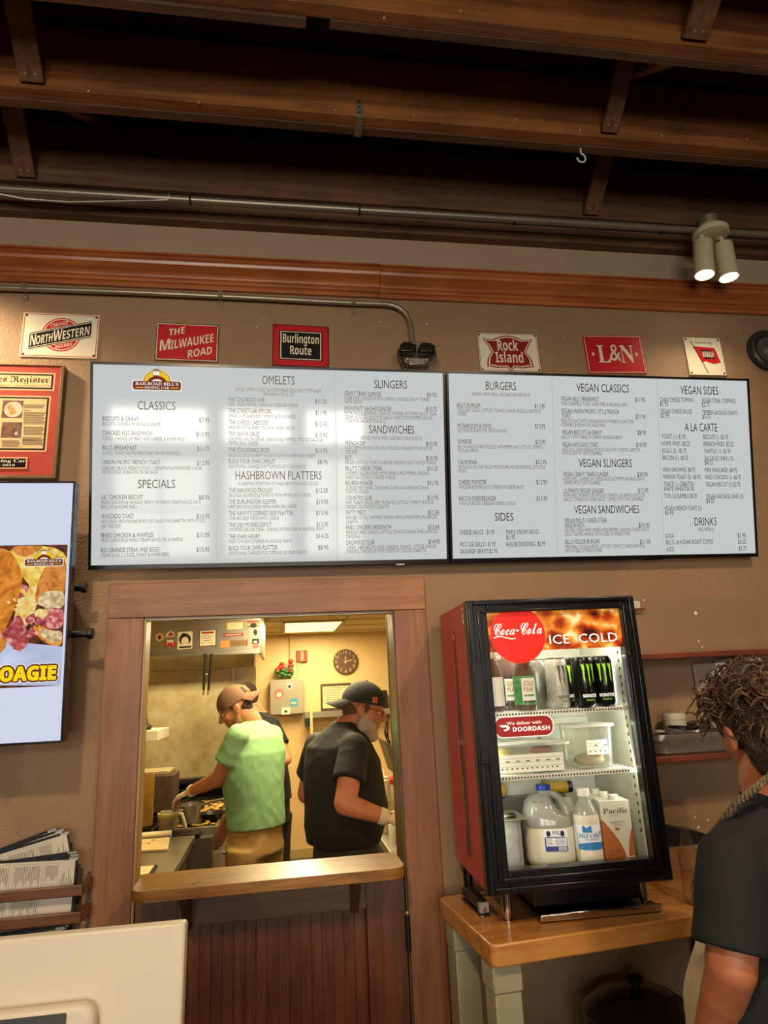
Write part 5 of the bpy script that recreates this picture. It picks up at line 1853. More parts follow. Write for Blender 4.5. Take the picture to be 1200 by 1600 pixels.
for i in range(9):
    mb.flat([(q1 - .026 + i * .0021, jh * .213), (q1 - .025 + i * .0021, jh * .213), (q1 - .025 + i * .0021, jh * .252), (q1 - .026 + i * .0021, jh * .252)], M_SBLK, LM, .0012)
mb.text('MILK', q0 + .026, q0 + .058, jh * .405, .011, M_BLUEP, LM, .0009)
for x in (q0 + .014, q1 - .014):
    mb.flat(circle(x, jh * .42, .006, 12, ry=.008), M_SBLK, LM, .0009)
mb.build('label', r_)
mb = MB()
mb.text('SELL BY', -jw * .62, -jw * .1, jh * .80, .005, M_SBLK, M @ plane((0, -jw * .79, 0)), .003)
mb.build('date_print', r_)

lyh = .075
hx_ = on(919, 1300, lyh + .033)[0]
hw_ = (on(944, 1340, lyh)[0] - on(903, 1340, lyh)[0]) / 2
hh_ = on(908, 1232, lyh + .03)[1] - S0
M = base(hx_, lyh + hw_, S0)
r_ = thing('cream_bottle', 'slim white half and half bottle with a blue band label', 'bottle', fw(hx_, lyh + hw_, S0), FA)
mb = MB()
lv = hh_ * .66
mb.lathe([(hw_ * .85, 0), (hw_ * .97, .004), (hw_, .012), (hw_, hh_ * .18), (hw_ * .97, hh_ * .2), (hw_ * .97, hh_ * .54), (hw_, hh_ * .56), (hw_ * .95, lv)], M_MILK, 32, M)
mb.build('cream', r_)
mb = MB()
mb.lathe([(hw_ * .95, lv + .0003), (hw_ * .78, hh_ * .74), (hw_ * .52, hh_ * .83), (hw_ * .44, hh_ * .87), (hw_ * .46, hh_ * .885), (hw_ * .40, hh_ * .9)], M_JUG, 32, M)
mb.build('bottle', r_)
mb = MB()
mb.lathe([(hw_ * .46, hh_ * .895), (hw_ * .48, hh_ * .90), (hw_ * .48, hh_ * .99), (hw_ * .44, hh_)], pm('white_cap', '#efece0', .4), 26, M)
mb.build('cap', r_)
mb = MB()
Rl = hw_ * .975
mb.lathe([(Rl, hh_ * .205), (Rl + .0005, hh_ * .205), (Rl + .0005, hh_ * .535), (Rl, hh_ * .535)], M_PALEL, 32, M)
M_SKY = pm('sky_blue_print', '#3a86c4', .4, emit=.05)
wpatch(mb, -Rl * 1.2, Rl * 1.2, hh_ * .215, hh_ * .285, M_SKY, Rl, M, .0009, 14, lambda t_: hh_ * .03 * sin(pi * t_))
wpatch(mb, -Rl * .75, -Rl * .05, hh_ * .44, hh_ * .515, M_SKY, Rl, M, .0009, 8, lambda t_: hh_ * .015 * sin(pi * t_ * 3))
wtext(mb, sansb('HALF & HALF'), -Rl * 1.05, Rl * .75, hh_ * .37, .0115, M_SKY, Rl, M, .0009)
wtext(mb, 'ULTRA PASTEURIZED', -Rl * .6, Rl * .5, hh_ * .34, .004, M_GREYP, Rl, M, .0009)
wpoly(mb, circle(Rl * .75, hh_ * .43, .004, 12), M_SBLK, Rl, M, .0009)
mb.build('label', r_)

# almond milk cartons
M_CART = pm('carton_white', '#dfdccb', .5)
M_ORG = pm('carton_orange', '#b8662a', .5)
def carton(u0, u1, vt, vb, ly, rz, label, detail=True):
    x0 = on(u0, vb, ly)[0]; x1 = on(u1, vb, ly)[0]
    w = x1 - x0
    h = on((u0 + u1) / 2, vt, ly)[1] - S0
    M = base(x0, ly, S0, rz)
    r_ = thing('milk_carton', label, 'carton', fw(x0 + w / 2, ly + .04, S0), FA, 'plant milk cartons on the cooler floor')
    mb = MB()
    mb.box(0, w, 0, .075, 0, h, M_CART, M)
    PM_ = M @ plane((0, 0, 0))
    if detail:
        mb.flat([(0, 0), (w * .72, .0), (w * .70, h * .10)] + [(w * (.70 - .70 * ((i / 10) ** 1.6)), h * (.10 + .62 * (i / 10))) for i in range(1, 11)], M_ORG, PM_, .0003)
        mb.flat([(w, h * .13), (w * .80, h * .12)] + [(w * (.80 + .2 * ((i / 8) ** 2)), h * (.12 + .46 * i / 8)) for i in range(1, 9)], M_ORG, PM_, .0003)
        mb.text(serif('Pacific'), w * .10, w * .93, h * .80, h * .085, pm('green_grey_print', '#4c5448', .5), PM_, .0006)
        mb.text('FOODS', w * .34, w * .58, h * .755, h * .02, M_GREYP, PM_, .0006)
        mb.text('BARISTA', w * .3, w * .78, h * .64, h * .035, M_GREYP, PM_, .0006)
        mb.text('SERIES', w * .38, w * .66, h * .60, h * .025, M_GREYP, PM_, .0006)
        mb.flat(circle(w * .5, h * .55, w * .08, 14, ry=w * .05), M_ORG, PM_, .0006)
        mb.text('Almond', w * .12, w * .52, h * .19, h * .042, M_GREYP, PM_, .0006)
        mb.text('Milk', w * .12, w * .35, h * .13, h * .042, M_GREYP, PM_, .0006)
        L_ = M @ plane((0, 0.075, 0), (0, -1, 0))
        mb.flat([(0, 0), (.075, 0), (.075, h * .66), (0, h * .8)], M_ORG, L_, .0003)
    mb.build('box', r_, bevel=.002)
    mb = MB()
    mb.lathe([(.013, 0), (.0135, .001), (.0135, .012), (.012, .013)], pm('white_cap', '#efece0', .4), 20, M @ Matrix.Translation((w * .6, .026, h)))
    mb.build('cap', r_)
carton(947, 992, 1250, 1346, .09, radians(-8), 'front plant milk carton lettered Pacific with an orange wave')
carton(931, 974, 1245, 1339, .17, radians(-8), 'plant milk carton directly behind the Pacific lettered one', False)
carton(920, 958, 1240, 1330, .25, radians(-8), 'rearmost plant milk carton in the right corner of the cooler', False)
x0 = on(884, 1330, .24)[0]; x1 = on(907, 1330, .24)[0]
hh2 = on(890, 1248, .24)[1] - S0
r_ = thing('juice_carton', 'white gable carton between the milk jug and the slim white bottle', 'carton', fw(x0, .24, S0), FA)
mb = MB()
M = base(x0, .24, S0)
w = x1 - x0
mb.box(0, w, 0, .07, 0, hh2 - .03, M_CART, M)
mb.add([(0, 0, hh2 - .03), (w, 0, hh2 - .03), (w, .07, hh2 - .03), (0, .07, hh2 - .03), (0, .035, hh2), (w, .035, hh2)], [(0, 1, 5, 4), (2, 3, 4, 5), (1, 2, 5), (3, 0, 4)], M_CART, M)
mb.text('Fresh', w * .15, w * .9, hh2 * .4, .014, M_GREYP, M @ plane((0, 0, 0)), .0005)
mb.build('box', r_, bevel=.001)
# things at the back: a flat black case carrying a yellow tube, small yellow squash
r_ = thing('storage_box', 'grey metal box at the back of the cooler floor', 'box', fw(.25, .3, S0), FA)
bz = on(870, 1241, .33)[1]
mb = MB()
mb.box(.06, .36, .318, .372, S0, bz, pm('grey_box', '#74726a', .4, .5), FM)
mb.build('box', r_, bevel=.004)
r_ = thing('mustard_bottle', 'yellow squeeze tube with a black cap lying above the milk jug', 'bottle', fw(.2, .31, bz), FA)
xa, xb = on(846, 1228, .345)[0], on(884, 1222, .345)[0]
zc = bz + .0185
mb = MB()
mb.tube([fw(xa - .012, .345, zc), fw(xa, .345, zc), fw(xa + .01, .345, zc), fw(xb, .345, zc)], [.008, .014, .018, .0185], pm('mustard_yellow', '#c79a2c', .4, var=.15, vs=60), 20)
mb.build('tube', r_)
mb = MB()
mb.tube([fw(xb + .0003, .345, zc), fw(xb + .016, .345, zc)], .0186, M_BLACK, 20)
mb.build('cap', r_)
xq, zq = on(789, 1232, .30)
mb = MB()
mb.ell(fw(xq, .345, bz + .022), (.02, .02, .022), pm('yellow_bulb', '#d0a84a', .5, var=.2, vs=40))
mb.ell(fw(xq - .004, .345, bz + .045), (.006, .006, .009), M_YEL)
tag(mb.build('yellow_bulb_bottle'), 'small rounded yellow bottle at the back left of the cooler', 'bottle')

# ================================================================ on the table
mb = MB()
r_ = thing('stapler', 'black and grey stapler lying beside the cooler foot', 'stapler', tuple(atz(742, 1420, TZ)))
a = atz(730, 1408, TZ); b = atz(757, 1432, TZ)
d = (b - a).normalized(); n_ = V((-d.y, d.x, 0)); L = (b - a).length
SMx = Matrix(((d.x, n_.x, 0, a.x), (d.y, n_.y, 0, a.y), (0, 0, 1, TZ), (0, 0, 0, 1)))
mb = MB()
mb.box(-.01, L + .01, -.014, .014, .0005, .009, M_BLACK, SMx)
mb.box(L - .002, L + .012, -.014, .014, .0005, .006, M_CHROME, SMx)
mb.build('base', r_, bevel=.002)
mb = MB()
Mside = SMx @ Matrix(((1, 0, 0, 0), (0, 0, -1, .013), (0, 1, 0, 0), (0, 0, 0, 1)))
mb.prism([(-.008, .014), (-.008, .034), (.004, .043), (L * .5, .046), (L - .004, .040), (L + .002, .030), (L + .002, .014)], 0, .026, pm('stapler_black', '#191919', .4), Mside)
mb.build('arm', r_, bevel=.004, seg=3)
mb = MB()
mb.box(L - .012, L + .006, -.0135, .0135, .010, .036, pm('stapler_grey', '#8e8b84', .4), SMx)
mb.box(L + .006, L + .0075, -.006, .006, .012, .024, M_CHROME, SMx)
mb.build('nose', r_, bevel=.003)

# clear glass bottle on the table near the person
M_GB = clear('bottle_glass', '#f2ece2', haze=.02, gloss=.03, rough=.03)
gp = atz(1087, 1412, TZ)
gh = at(1081, 1292, gp.y).z - TZ
mb = MB()
M = Matrix.Translation((gp.x, gp.y, TZ + .0005))
pf = [(.024, 0), (.029, .004), (.0305, .02), (.029, .06), (.027, .085), (.030, .11), (.031, .125), (.027, .145), (.018, .17), (.0135, .19), (.012, .205), (.0145, .207), (.0145, .214), (.012, .216)]
k_ = gh / .216
mb.lathe([(r0, z * k_) for r0, z in pf], M_GB, 28, M)
bo = mb.build('glass_bottle')
tag(bo, 'empty clear glass bottle at the right end of the table', 'bottle')
# cardboard box and dark tray behind the cooler
p0_ = at(1047, 1388, -.06)
mb = MB()
mb.box(p0_.x - .03, p0_.x + .2, -.10, -.012, TZ, TZ + .075, pm('tan_cardboard', '#a07a58', .8, var=.08))
tag(mb.build('cardboard_box', bevel=.002), 'low tan cardboard box on the table behind the cooler', 'box')
mb = MB()
Mb = Matrix(((1, 0, 0, p0_.x - .02), (0, 0, -1, -.02), (0, 1, 0, TZ + .0755), (0, 0, 0, 1)))
mb.prism([(-.02, 0), (.16, 0), (.16, .03), (-.02, .075)], 0, .07, M_BLACKM, Mb)
tag(mb.build('black_wedge_tray', bevel=.002), 'black wedge shaped tray on the tan cardboard box', 'tray')

# ================================================================ wall shelves at the right
M_SHELF = wood('red_brown_shelf', '#5a2618', '#8a4630', 'x', 8, .4, .3)
def shelf(z, d, label):
    mb = MB()
    mb.box(1.72, 3.6, -d, -.0005, z - .018, z, M_SHELF)
    tag(mb.build('wall_shelf', bevel=.0015), label, 'shelf', 'wall shelves right of the cooler')
Z1 = at(1100, 1022, -.2).z + .009
Z2 = at(1080, 1184, -.2).z + .008
shelf(Z1, .2, 'thin red-brown wall shelf higher up, right of the cooler top')
shelf(Z2, .2, 'lower red-brown wall shelf carrying the steel pan')
mb = MB()
kx = at(1003, 945, -.03)
mb.box(kx.x - .06, kx.x + .012, -.03, -.022, kx.z - .02, kx.z - .012, M_SHELF)
mb.box(kx.x - .06, kx.x - .008, -.03, -.001, kx.z - .012, kx.z + .015, pm('white_bracket', '#cfc6b2', .4))
tag(mb.build('wall_bracket'), 'small pale bracket on the wall beside the cooler top', 'bracket')
# steel pan with lids and a foam cup
r_ = thing('steel_pan', 'shallow steel pan on the lower wall shelf holding black lids', 'pan', (1.98, -.1, Z2))
y_ = -.165
x0 = at(1022, 1165, y_).x; x1 = at(1150, 1165, y_).x
ztop = at(1080, 1144, y_).z
def panring(k, z, r=.05):
    cx_, cy_ = (x0 + x1) / 2, -.09
    return [((x - cx_) * k + cx_, (y - cy_) * k + cy_, z) for x, y in rrect(x0, x1, -.175, -.006, r, 6)]
secs = [panring(.88, Z2 + .0008), panring(.93, Z2 + .006), panring(.96, ztop - .028), panring(1.0, ztop - .022), panring(1.0, ztop - .003), panring(1.03, ztop), panring(.97, ztop - .002), panring(.94, ztop - .03), panring(.9, Z2 + .01)]
n = len(secs[0])
mb = MB()
mb.add(sum(secs, []), [(i * n + k, i * n + (k + 1) % n, (i + 1) * n + (k + 1) % n, (i + 1) * n + k) for i in range(len(secs) - 1) for k in range(n)] + [tuple(range(n - 1, -1, -1)), tuple((len(secs) - 1) * n + k for k in range(n))], pm('pan_aluminium', '#b3a999', .33, .75, var=.12, vs=9))
mb.build('pan', r_)
def disc_thing(name, u, v, y, rpx, h, m, label, cat, tilt=0.0, grp=None, dome=.4):
    p = at(u, v, y)
    R = rpx * mpp(p)
    mb = MB()
    M = Matrix.Translation(p) @ Matrix.Rotation(tilt, 4, 'Y')
    mb.lathe([(R * .94, 0), (R, .002), (R, .006), (R * .9, .010), (R * .82, h), (R * .1, h + .002)], m, 32, M)
    tag(mb.build(name), label, cat, grp)
disc_thing('plastic_cover', 1064, 1139, -.12, 19, .010, M_BLACK, 'black plastic lid at the left in the steel pan', 'lid', radians(6), 'black lids in the steel pan')
disc_thing('plastic_cover', 1092, 1137, -.10, 19, .022, M_BLACK, 'higher domed black lid at the right in the steel pan', 'lid', radians(-8), 'black lids in the steel pan')
p = at(1056, 1142, -.075)
R = 17.5 * mpp(p)
h_ = at(1056, 1113, -.075).z - p.z
mb = MB()
mb.lathe([(R * .93, -.05), (R * .96, 0), (R * .99, h_ * .62), (R * 1.02, h_ * .64), (R * 1.02, h_ * .86), (R * .9, h_ * .97), (R * .3, h_)], pm('foam_white', '#c9c2b4', .6), 32, Matrix.Translation(p))
tag(mb.build('foam_cup'), 'white round foam tub standing upside down in the steel pan', 'cup')
mb = MB()
p = at(1030, 1143, -.12)
mb.ell(p, (.02, .02, .006), pm('foam_white', '#c9c2b4', .6))
tag(mb.build('white_cover'), 'small white lid at the left end of the steel pan', 'lid')
# boxes standing under the upper shelf behind the head
M_PBOX = pm('white_carton', '#f0e9d8', .7)
M_TAPE = pm('brown_tape', '#8a6a44', .6)
for (u0, u1, vt), lab, wv in (((1118, 1152, 1036), 'white box left of the pair behind the curly hair', 0), ((1152, 1188, 1024), 'taller white box with squiggles behind the curly hair', 1)):
    y_ = -.15
    a, b = at(u0, vt, y_), at(u1, vt, y_)
    mb = MB()
    mb.box(a.x, b.x - .002, -.15, -.01, Z2 + .0005 if wv else ztop + .002, min(a.z, Z1 - .03), M_PBOX)
    if wv:
        mb.box(a.x, a.x + .02, -.1505, -.15, Z2 + .02, a.z - .001, M_TAPE)
        for k_ in range(3):
            c_ = (a.x + .05 + .012 * k_, a.z - .05 - .02 * k_)
            mb.tube([(c_[0] + .02 * cos(t_), -.1508, c_[1] + .025 * sin(t_)) for t_ in [i * .7 for i in range(8)]], .0012, M_GREYP, 6)
    else:
        mb.box(b.x - .025, b.x - .0021, -.1505, -.15, ztop + .02, a.z - .001, M_TAPE)
    tag(mb.build('carton_box', bevel=.002), lab, 'box', 'white boxes on the lower wall shelf')

# ================================================================ menu rack at the left
M_RACK = wood('dark_oak_rack', '#3c2112', '#7a4c28', 'x', 10, .35, .3)
yr = -.1
rk = thing('menu_rack', 'dark oak wall rack with two rails holding menus', 'rack', (-.1, -.05, 1.15))
xr_ = at(134, 1400, yr).x
rails = []
for va, vb in ((1391, 1385), (1433, 1427)):
    p = at(130, (va + vb) / 2 + 1, yr)
    rails.append(p.z)
for z in rails:
    mb = MB()
    mb.box(-.75, xr_ - .006, yr - .014, yr, z - .015, z + .015, M_RACK)
    mb.build('rail', rk, bevel=.003)
mb = MB()
zt_, zb_ = at(136, 1368, -.05).z, at(136, 1440, -.05).z
mb.box(xr_ - .022, xr_, -.012, -.0005, zb_, zt_, M_RACK)
for z in rails:
    mb.box(xr_ - .02, xr_ - .002, yr, -.012, z - .013, z + .013, M_RACK)
mb.box(-.75, -.728, -.012, -.0005, zb_, zt_, M_RACK)
for z in rails:
    mb.box(-.749, -.73, yr, -.012, z - .013, z + .013, M_RACK)
for z in (zt_ - .02, (zt_ + zb_) / 2 - .02):
    mb.ell((xr_ - .011, -.012, z), (.004, .003, .004), M_NAIL, nu=10, nv=6)
mb.box(-.75, xr_ - .022, yr + .0005, -.0685, rails[1] - .055, rails[1] - .044, M_RACK)
mb.box(-.75, xr_ - .022, -.085, -.014, rails[1] - .235, rails[1] - .225, M_RACK)
mb.build('side_post', rk, bevel=.002)
M_MENU = pm('menu_paper', '#d8d0c0', .7)
M_MENUT = pm('menu_print', '#6a645a', .7)
M_MENUR = pm('menu_red', '#a83a34', .7)
GM = 'menus in the oak rack'
def menu_card(pts, y, lab, rot=0.0, printed=True, ph=.16, cover=True):
    """pts: top-right pixel; card hangs left from there, turned by rot in its own plane"""
    p = at(pts[0], pts[1], y)
    M = plane((p.x, y, p.z), (cos(rot), 0, sin(rot)), (-sin(rot), 0, cos(rot)))
    w, h = .29, ph
    r_ = thing('printed_menu', lab, 'menu', (p.x - .14, y, p.z - h), 0, GM)
    mb = MB()
    mb.box(-w, 0.0055, -h - .003, 0.0075, -.0022, -.0012, M_BLACKM, M)
    mb.box(-.018, .0065, -.002, .0065, -.0028, -.0006, pm('metal_corner', '#a8a49a', .3, .9), M)
    mb.build('cover', r_)
    mb = MB()
    mb.box(-w + .004, 0, -h, 0, -.001, 0, M_MENU, M)
    if printed:
        for a, b, c, d_ in ((-.085, -.045, -.062, -.006), (-.17, -.09, -.072, -.006), (-.215, -.178, -.072, -.006), (-.17, -.09, -.15, -.078), (-.215, -.178, -.15, -.082)):
            for e_ in ((a, b, d_ - .0007, d_), (a, b, c, c + .0007), (a, a + .0007, c, d_), (b - .0007, b, c, d_)):
                mb.flat([(e_[0], e_[2]), (e_[1], e_[2]), (e_[1], e_[3]), (e_[0], e_[3])], M_MENUT, M, .0002)
            x = a + .005
            while x < b - .004:
                l0 = c + .004 + abs(sin(x * 900)) * (d_ - c) * .3
                mb.flat([(x, l0), (x + .0016, l0), (x + .0016, d_ - .006), (x, d_ - .006)], M_MENUT, M, .0002)
                x += .0042
        x = -.038
        while x < -.004:
            mb.flat([(x, -.15 + abs(sin(x * 700)) * .05), (x + .0015, -.15 + abs(sin(x * 700)) * .05), (x + .0015, -.02 - abs(cos(x * 500)) * .03), (x, -.02 - abs(cos(x * 500)) * .03)], M_MENUT, M, .0002)
            x += .0045
        mb.flat([(-.245, -.06), (-.225, -.06), (-.225, -.03), (-.245, -.03)], M_MENUR, M, .0002)
    mb.build('page', r_)
menu_card((118, 1343), -.082, 'front menu page of small print behind the upper rail of the oak rack', radians(-1.5), ph=.17)
menu_card((119, 1338), -.074, 'menu with a black cover just behind the front menu', radians(1), False)
menu_card((116, 1334), -.066, 'third menu back in the oak rack, its clip showing', radians(3.5), False)
menu_card((104, 1303), -.058, 'tilted menu with print fanned above the others', radians(13), True, .165)
menu_card((96, 1299), -.05, 'menu fanned behind the tilted printed one', radians(15), False, .165)
menu_card((84, 1298), -.042, 'rearmost menu of the fan, nearest the wall', radians(17), False, .165)
menu_card((97, 1452), -.06, 'menu standing in the lower pocket of the oak rack', radians(2), False, .13)
menu_card((103, 1447), -.05, 'menu with a black edge behind the one in the lower pocket', radians(3), False, .13)

# ================================================================ counter and till screen in front
mb = MB()
M_CTR = wood('counter_wood', '#4a2c1a', '#7a4a2a', 'x', 8, .4, .3)
mb.box(-2.4, 1.1, -1.75, -1.15, 1.02, 1.06, M_CTR)
mb.box(-2.35, 1.05, -1.7, -1.2, 0.0, 1.02, M_CTR)
tag(mb.build('service_counter', bevel=.006), 'wooden service counter carrying the till', 'counter')
M_POS = pm('till_plastic', '#ccc3ae', rough=.45, var=.02, bump=.012, bs=300)
yp = -1.2
pr_ = at(290, 1441, yp)
pz_ = pr_.z
px_ = pr_.x
r_ = thing('till_screen', 'cream plastic back of a till screen at the lower left', 'till', (px_ - .17, yp + .02, 1.06))
TL_ = radians(11)
Mt = plane((px_, yp, pz_), (1, -.015, 0), (0, sin(TL_) * .6, cos(TL_)))
mb = MB()
mb.prism(rrect(-.37, 0, -.26, 0, .006, 3), -.03, 0, M_POS, Mt)
mb.build('casing', r_, bevel=.004, seg=3)
q0 = at(160, 1556, yp)
mb = MB()
hx_ = q0.x - px_
hz_ = -(pz_ - q0.z) / cos(TL_) + .003
mb.prism(rrect(hx_ - .26, hx_, hz_ - .2, hz_, .022, 6), 0.0, .028, M_POS, Mt)
hb = mb.build('rear_housing', r_, bevel=.01, seg=4)
q1 = at(107, 1582, yp - .03)
mb = MB()
vx, vz = q1.x - px_, -(pz_ - q1.z) / cos(TL_)
mb.prism(rrect(vx - .16, vx, vz - .1, vz, .002, 2), .0282, .0292, pm('till_vent', '#2f3033', .5), Mt)
mb.build('connector_panel', hb)
mb = MB()
mb.box(px_ - .24, px_ - .12, yp - .06, yp + .07, 1.0605, 1.075, M_POS)
mb.box(px_ - .21, px_ - .15, yp - .02, yp + .045, 1.075, pz_ - .2, M_POS)
mb.build('stand', r_, bevel=.004)
# ================================================================ kitchen behind the door
M_KWALL = pm('kitchen_wall_paint', '#d8bb84', rough=.55, var=.07, vs=2.5, bump=.1, bs=60)
M_TILE = pm('ceiling_tile', '#d6c69c', rough=.8, bump=.4, bs=120, var=.04)
M_GRID = pm('ceiling_grid', '#b09a68', rough=.5)
M_SS = pm('stainless', '#a7a294', rough=.36, metal=.9, var=.22, vs=2.2, bump=.05, bs=30)
M_SSD = pm('greasy_stainless', '#c4b68e', rough=.42, metal=.3, var=.4, vs=3.0, vcol='#8a784c')
struct(MB().box(-1.25, 2.4, 5.6, 5.75, 0, 2.45, M_KWALL).build('wall_kitchen_north'))
struct(MB().box(-1.25, -1.1, 0.05, 5.6, 0, 2.45, M_KWALL).build('wall_kitchen_west'))
struct(MB().box(2.3, 2.45, 0.05, 5.6, 0, 2.45, M_KWALL).build('wall_kitchen_east'))
struct(MB().box(-1.1, 0.16, 0.051, 0.06, 0, 2.4, M_KWALL).box(1.05, 2.3, 0.051, 0.06, 0, 2.4, M_KWALL).box(.16, 1.05, .051, .06, 2.04, 2.4, M_KWALL).build('wall_kitchen_south'))
struct(MB().box(-1.1, 2.3, 5.585, 5.5999, 0, .09, M_GRID).build('baseboard_kitchen'))
mb = MB()
T = .61
gx = [.632 + T * i for i in range(-3, 4)]
gy = [4.01 + T * i for i in range(-7, 4)]
mb.box(-1.1, 2.3, .055, 5.6, 2.41, 2.45, M_TILE)
for i in range(len(gx) - 1):
    for j in range(len(gy) - 1):
        x0, x1, y0, y1 = max(-1.1, gx[i] + .012), min(2.3, gx[i + 1] - .012), max(.17, gy[j] + .012), min(5.59, gy[j + 1] - .012)
        if x1 > x0 and y1 > y0 and not (i == 3 and j in (7, 8)):
            mb.box(x0, x1, y0, y1, 2.402, 2.412, M_TILE)
struct(mb.build('ceiling_kitchen'))
mb = MB()
for x in gx:
    if -1.1 < x < 2.3:
        mb.box(x - .012, x + .012, .17, 5.59, 2.396, 2.404, M_GRID)
for y in gy:
    if .17 < y < 5.59:
        mb.box(-1.1, 2.3, y - .012, y + .012, 2.396, 2.404, M_GRID)
struct(mb.build('trim_8'))
r = thing('ceiling_light', 'bright fluorescent panel light in the kitchen ceiling', 'light', (.937, 4.62, 2.39))
mb = MB()
fx0, fx1, fy0, fy1 = .645, 1.23, 4.022, 5.215
mb.box(fx0, fx1, fy0, fy0 + .03, 2.385, 2.41, M_GRID).box(fx0, fx1, fy1 - .03, fy1, 2.385, 2.41, M_GRID)
mb.box(fx0, fx0 + .02, fy0 + .03, fy1 - .03, 2.385, 2.41, M_GRID).box(fx1 - .02, fx1, fy0 + .03, fy1 - .03, 2.385, 2.41, M_GRID)
mb.build('frame', r)
mb = MB()
mb.box(fx0 + .02, fx1 - .02, fy0 + .03, fy1 - .03, 2.39, 2.40, emis('fluorescent_panel', '#ffe98c', 2.6))
mb.build('diffuser', r)
KCOL = (1.0, .80, .44)
lamp('kitchen_panel_light', 'AREA', (.937, 4.62, 2.375), 58, KCOL, (.937, 4.62, 0), shape='RECTANGLE', size=.55, size_y=1.1)
lamp('kitchen_panel_light', 'AREA', (.8, 1.75, 2.375), 70, KCOL, (.8, 1.75, 0), shape='RECTANGLE', size=.6, size_y=1.2)

lamp('hood_fill_light', 'AREA', (-.3, 2.84, 2.30), 26, KCOL, (-.25, 4.0, 1.35), shape='RECTANGLE', size=.7, size_y=.2)  # added fill without a fixture, brightens the splash panel

KY = 5.6
def kq(u, v, y=KY): return at(u, v, y)
# conduit, alarm, panel, plant, clock, certificate
a = kq(454, 990); b = kq(455, 1062)
mb = MB()
mb.tube([(a.x, KY - .025, 2.39), (b.x, KY - .025, b.z)], .017, M_KWALL, 12)
tag(mb.build('electrical_pipe'), 'painted vertical pipe from the kitchen ceiling to the grey panel box', 'pipe')
p0_, p1_ = kq(422, 1063), kq(475, 1114)
r = thing('breaker_box', 'grey metal panel box with stickers on the kitchen back wall', 'panel box', (p0_.x, KY - .08, p1_.z))
mb = MB()
M_PAN = pm('panel_grey_paint', '#8f8a78', .45, var=.05)
PMx = plane((p0_.x, KY - .14, p1_.z))
pw, ph = p1_.x - p0_.x, p0_.z - p1_.z
mb.prism(rrect(0, pw, 0, ph, .03, 4), -.135, 0, M_PAN, PMx)
mb.build('box', r, bevel=.006)
M_STK = {c: pm('sticker_' + n, c, .5) for n, c in (('pink', '#c8605c'), ('blue', '#4a86a0'), ('white', '#e2d8b8'), ('black', '#1c1a18'), ('orange', '#d08a50'), ('yellow', '#dcc24a'), ('red', '#b8322a'), ('green', '#4c7a48'))}
def newst(par):
    global mb
    if mb.f:
        mb.build('sticker', par)
    mb = MB()
SK = {n: MATS['sticker_' + n] for n in ('pink', 'blue', 'white', 'black', 'orange', 'yellow', 'red', 'green')}
mb = MB()
def ps(u, v): return ((u - 422) / 53 * pw, (1114 - v) / 51 * ph)
mb.flat(circle(*ps(436, 1084), .055, 18), SK['pink'], PMx, .001)
mb.flat(circle(*ps(436, 1085), .028, 14), SK['white'], PMx, .002)
newst(r)
a, b = ps(453, 1103), ps(465, 1091)
mb.flat(rrect(a[0], b[0], a[1], b[1], .02), SK['blue'], PMx, .001)
mb.flat([(a[0] + .015, a[1] + .03), (b[0] - .015, a[1] + .03), (b[0] - .015, a[1] + .045), (a[0] + .015, a[1] + .045)], SK['white'], PMx, .002)
newst(r)
a, b = ps(440, 1114), ps(453, 1104)
mb.flat([(a[0], a[1]), (b[0], a[1]), (b[0], b[1]), (a[0], b[1])], SK['white'], PMx, .001)
mb.flat([(a[0] + .02, a[1] + .02), (b[0] - .02, a[1] + .02), (a[0] / 2 + b[0] / 2, a[1] + .05)], SK['black'], PMx, .002)
newst(r)
a, b = ps(449, 1077), ps(456, 1068)
mb.flat([(a[0], a[1]), (b[0], a[1]), (b[0], b[1]), (a[0], b[1])], SK['white'], PMx, .001)
mb.flat(circle((a[0] + b[0]) / 2, a[1] + .025, .018, 12), SK['black'], PMx, .002)
newst(r)
# small potted red flowers on the panel
p = kq(438, 1062, KY - .07)
r = thing('red_flowers', 'small green plant with red blossoms on top of the grey panel box', 'flowers', (p.x + .04, KY - .07, p0_.z + .001))
mb = MB()
rr_ = random.Random(3)
for i in range(26):
    a = rr_.uniform(0, 2 * pi)
    d_ = rr_.uniform(.0, .10)
    mb.ell((p.x + .04 + d_ * cos(a), KY - .105 + .045 * sin(a), p0_.z + .035 + rr_.uniform(0, .08)), (.03, .02, .022), pm('leaf_green', '#2f5a26', .5, var=.3, vs=30), nu=8, nv=6)
mb.build('leaves', r)
mb = MB()
for dx, dz in ((-.02, .14), (.0, .17), (.03, .12), (.10, .20), (.105, .15), (.09, .10), (-.05, .11)):
    mb.ell((p.x + dx + .02, KY - .115, p0_.z + dz), (.032, .025, .026), pm('petal_red', '#b0242a', .5), nu=10, nv=6)
mb.build('blossoms', r)
a, b = kq(463, 1017), kq(480, 1034)
r = thing('fire_alarm', 'small dark red alarm box with a pale stripe on the kitchen wall', 'alarm', (a.x, KY - .05, b.z))
mb = MB()
mb.box(a.x, b.x, KY - .05, KY - .001, b.z, a.z, pm('alarm_red', '#7c2a20', .5))
mb.build('box', r, bevel=.004)
mb = MB()
w = b.x - a.x
mb.box(a.x + w * .4, a.x + w * .66, KY - .053, KY - .0505, b.z + .008, a.z - .008, SK['orange'])
mb.build('stripe', r)
mb = MB()
for u in (465.5, 468):
    t_ = kq(u, 1040)
    mb.tube([(t_.x, KY - .02, p0_.z - .01), (t_.x, KY - .02, b.z - .001)], .009, M_KWALL, 10)
mb.build('conduit', r)
c = kq(539.5, 1034)
Rc = 19 * mpp(c)
r = thing('wall_clock', 'round brown clock on the kitchen back wall', 'clock', (c.x, KY - .02, c.z))
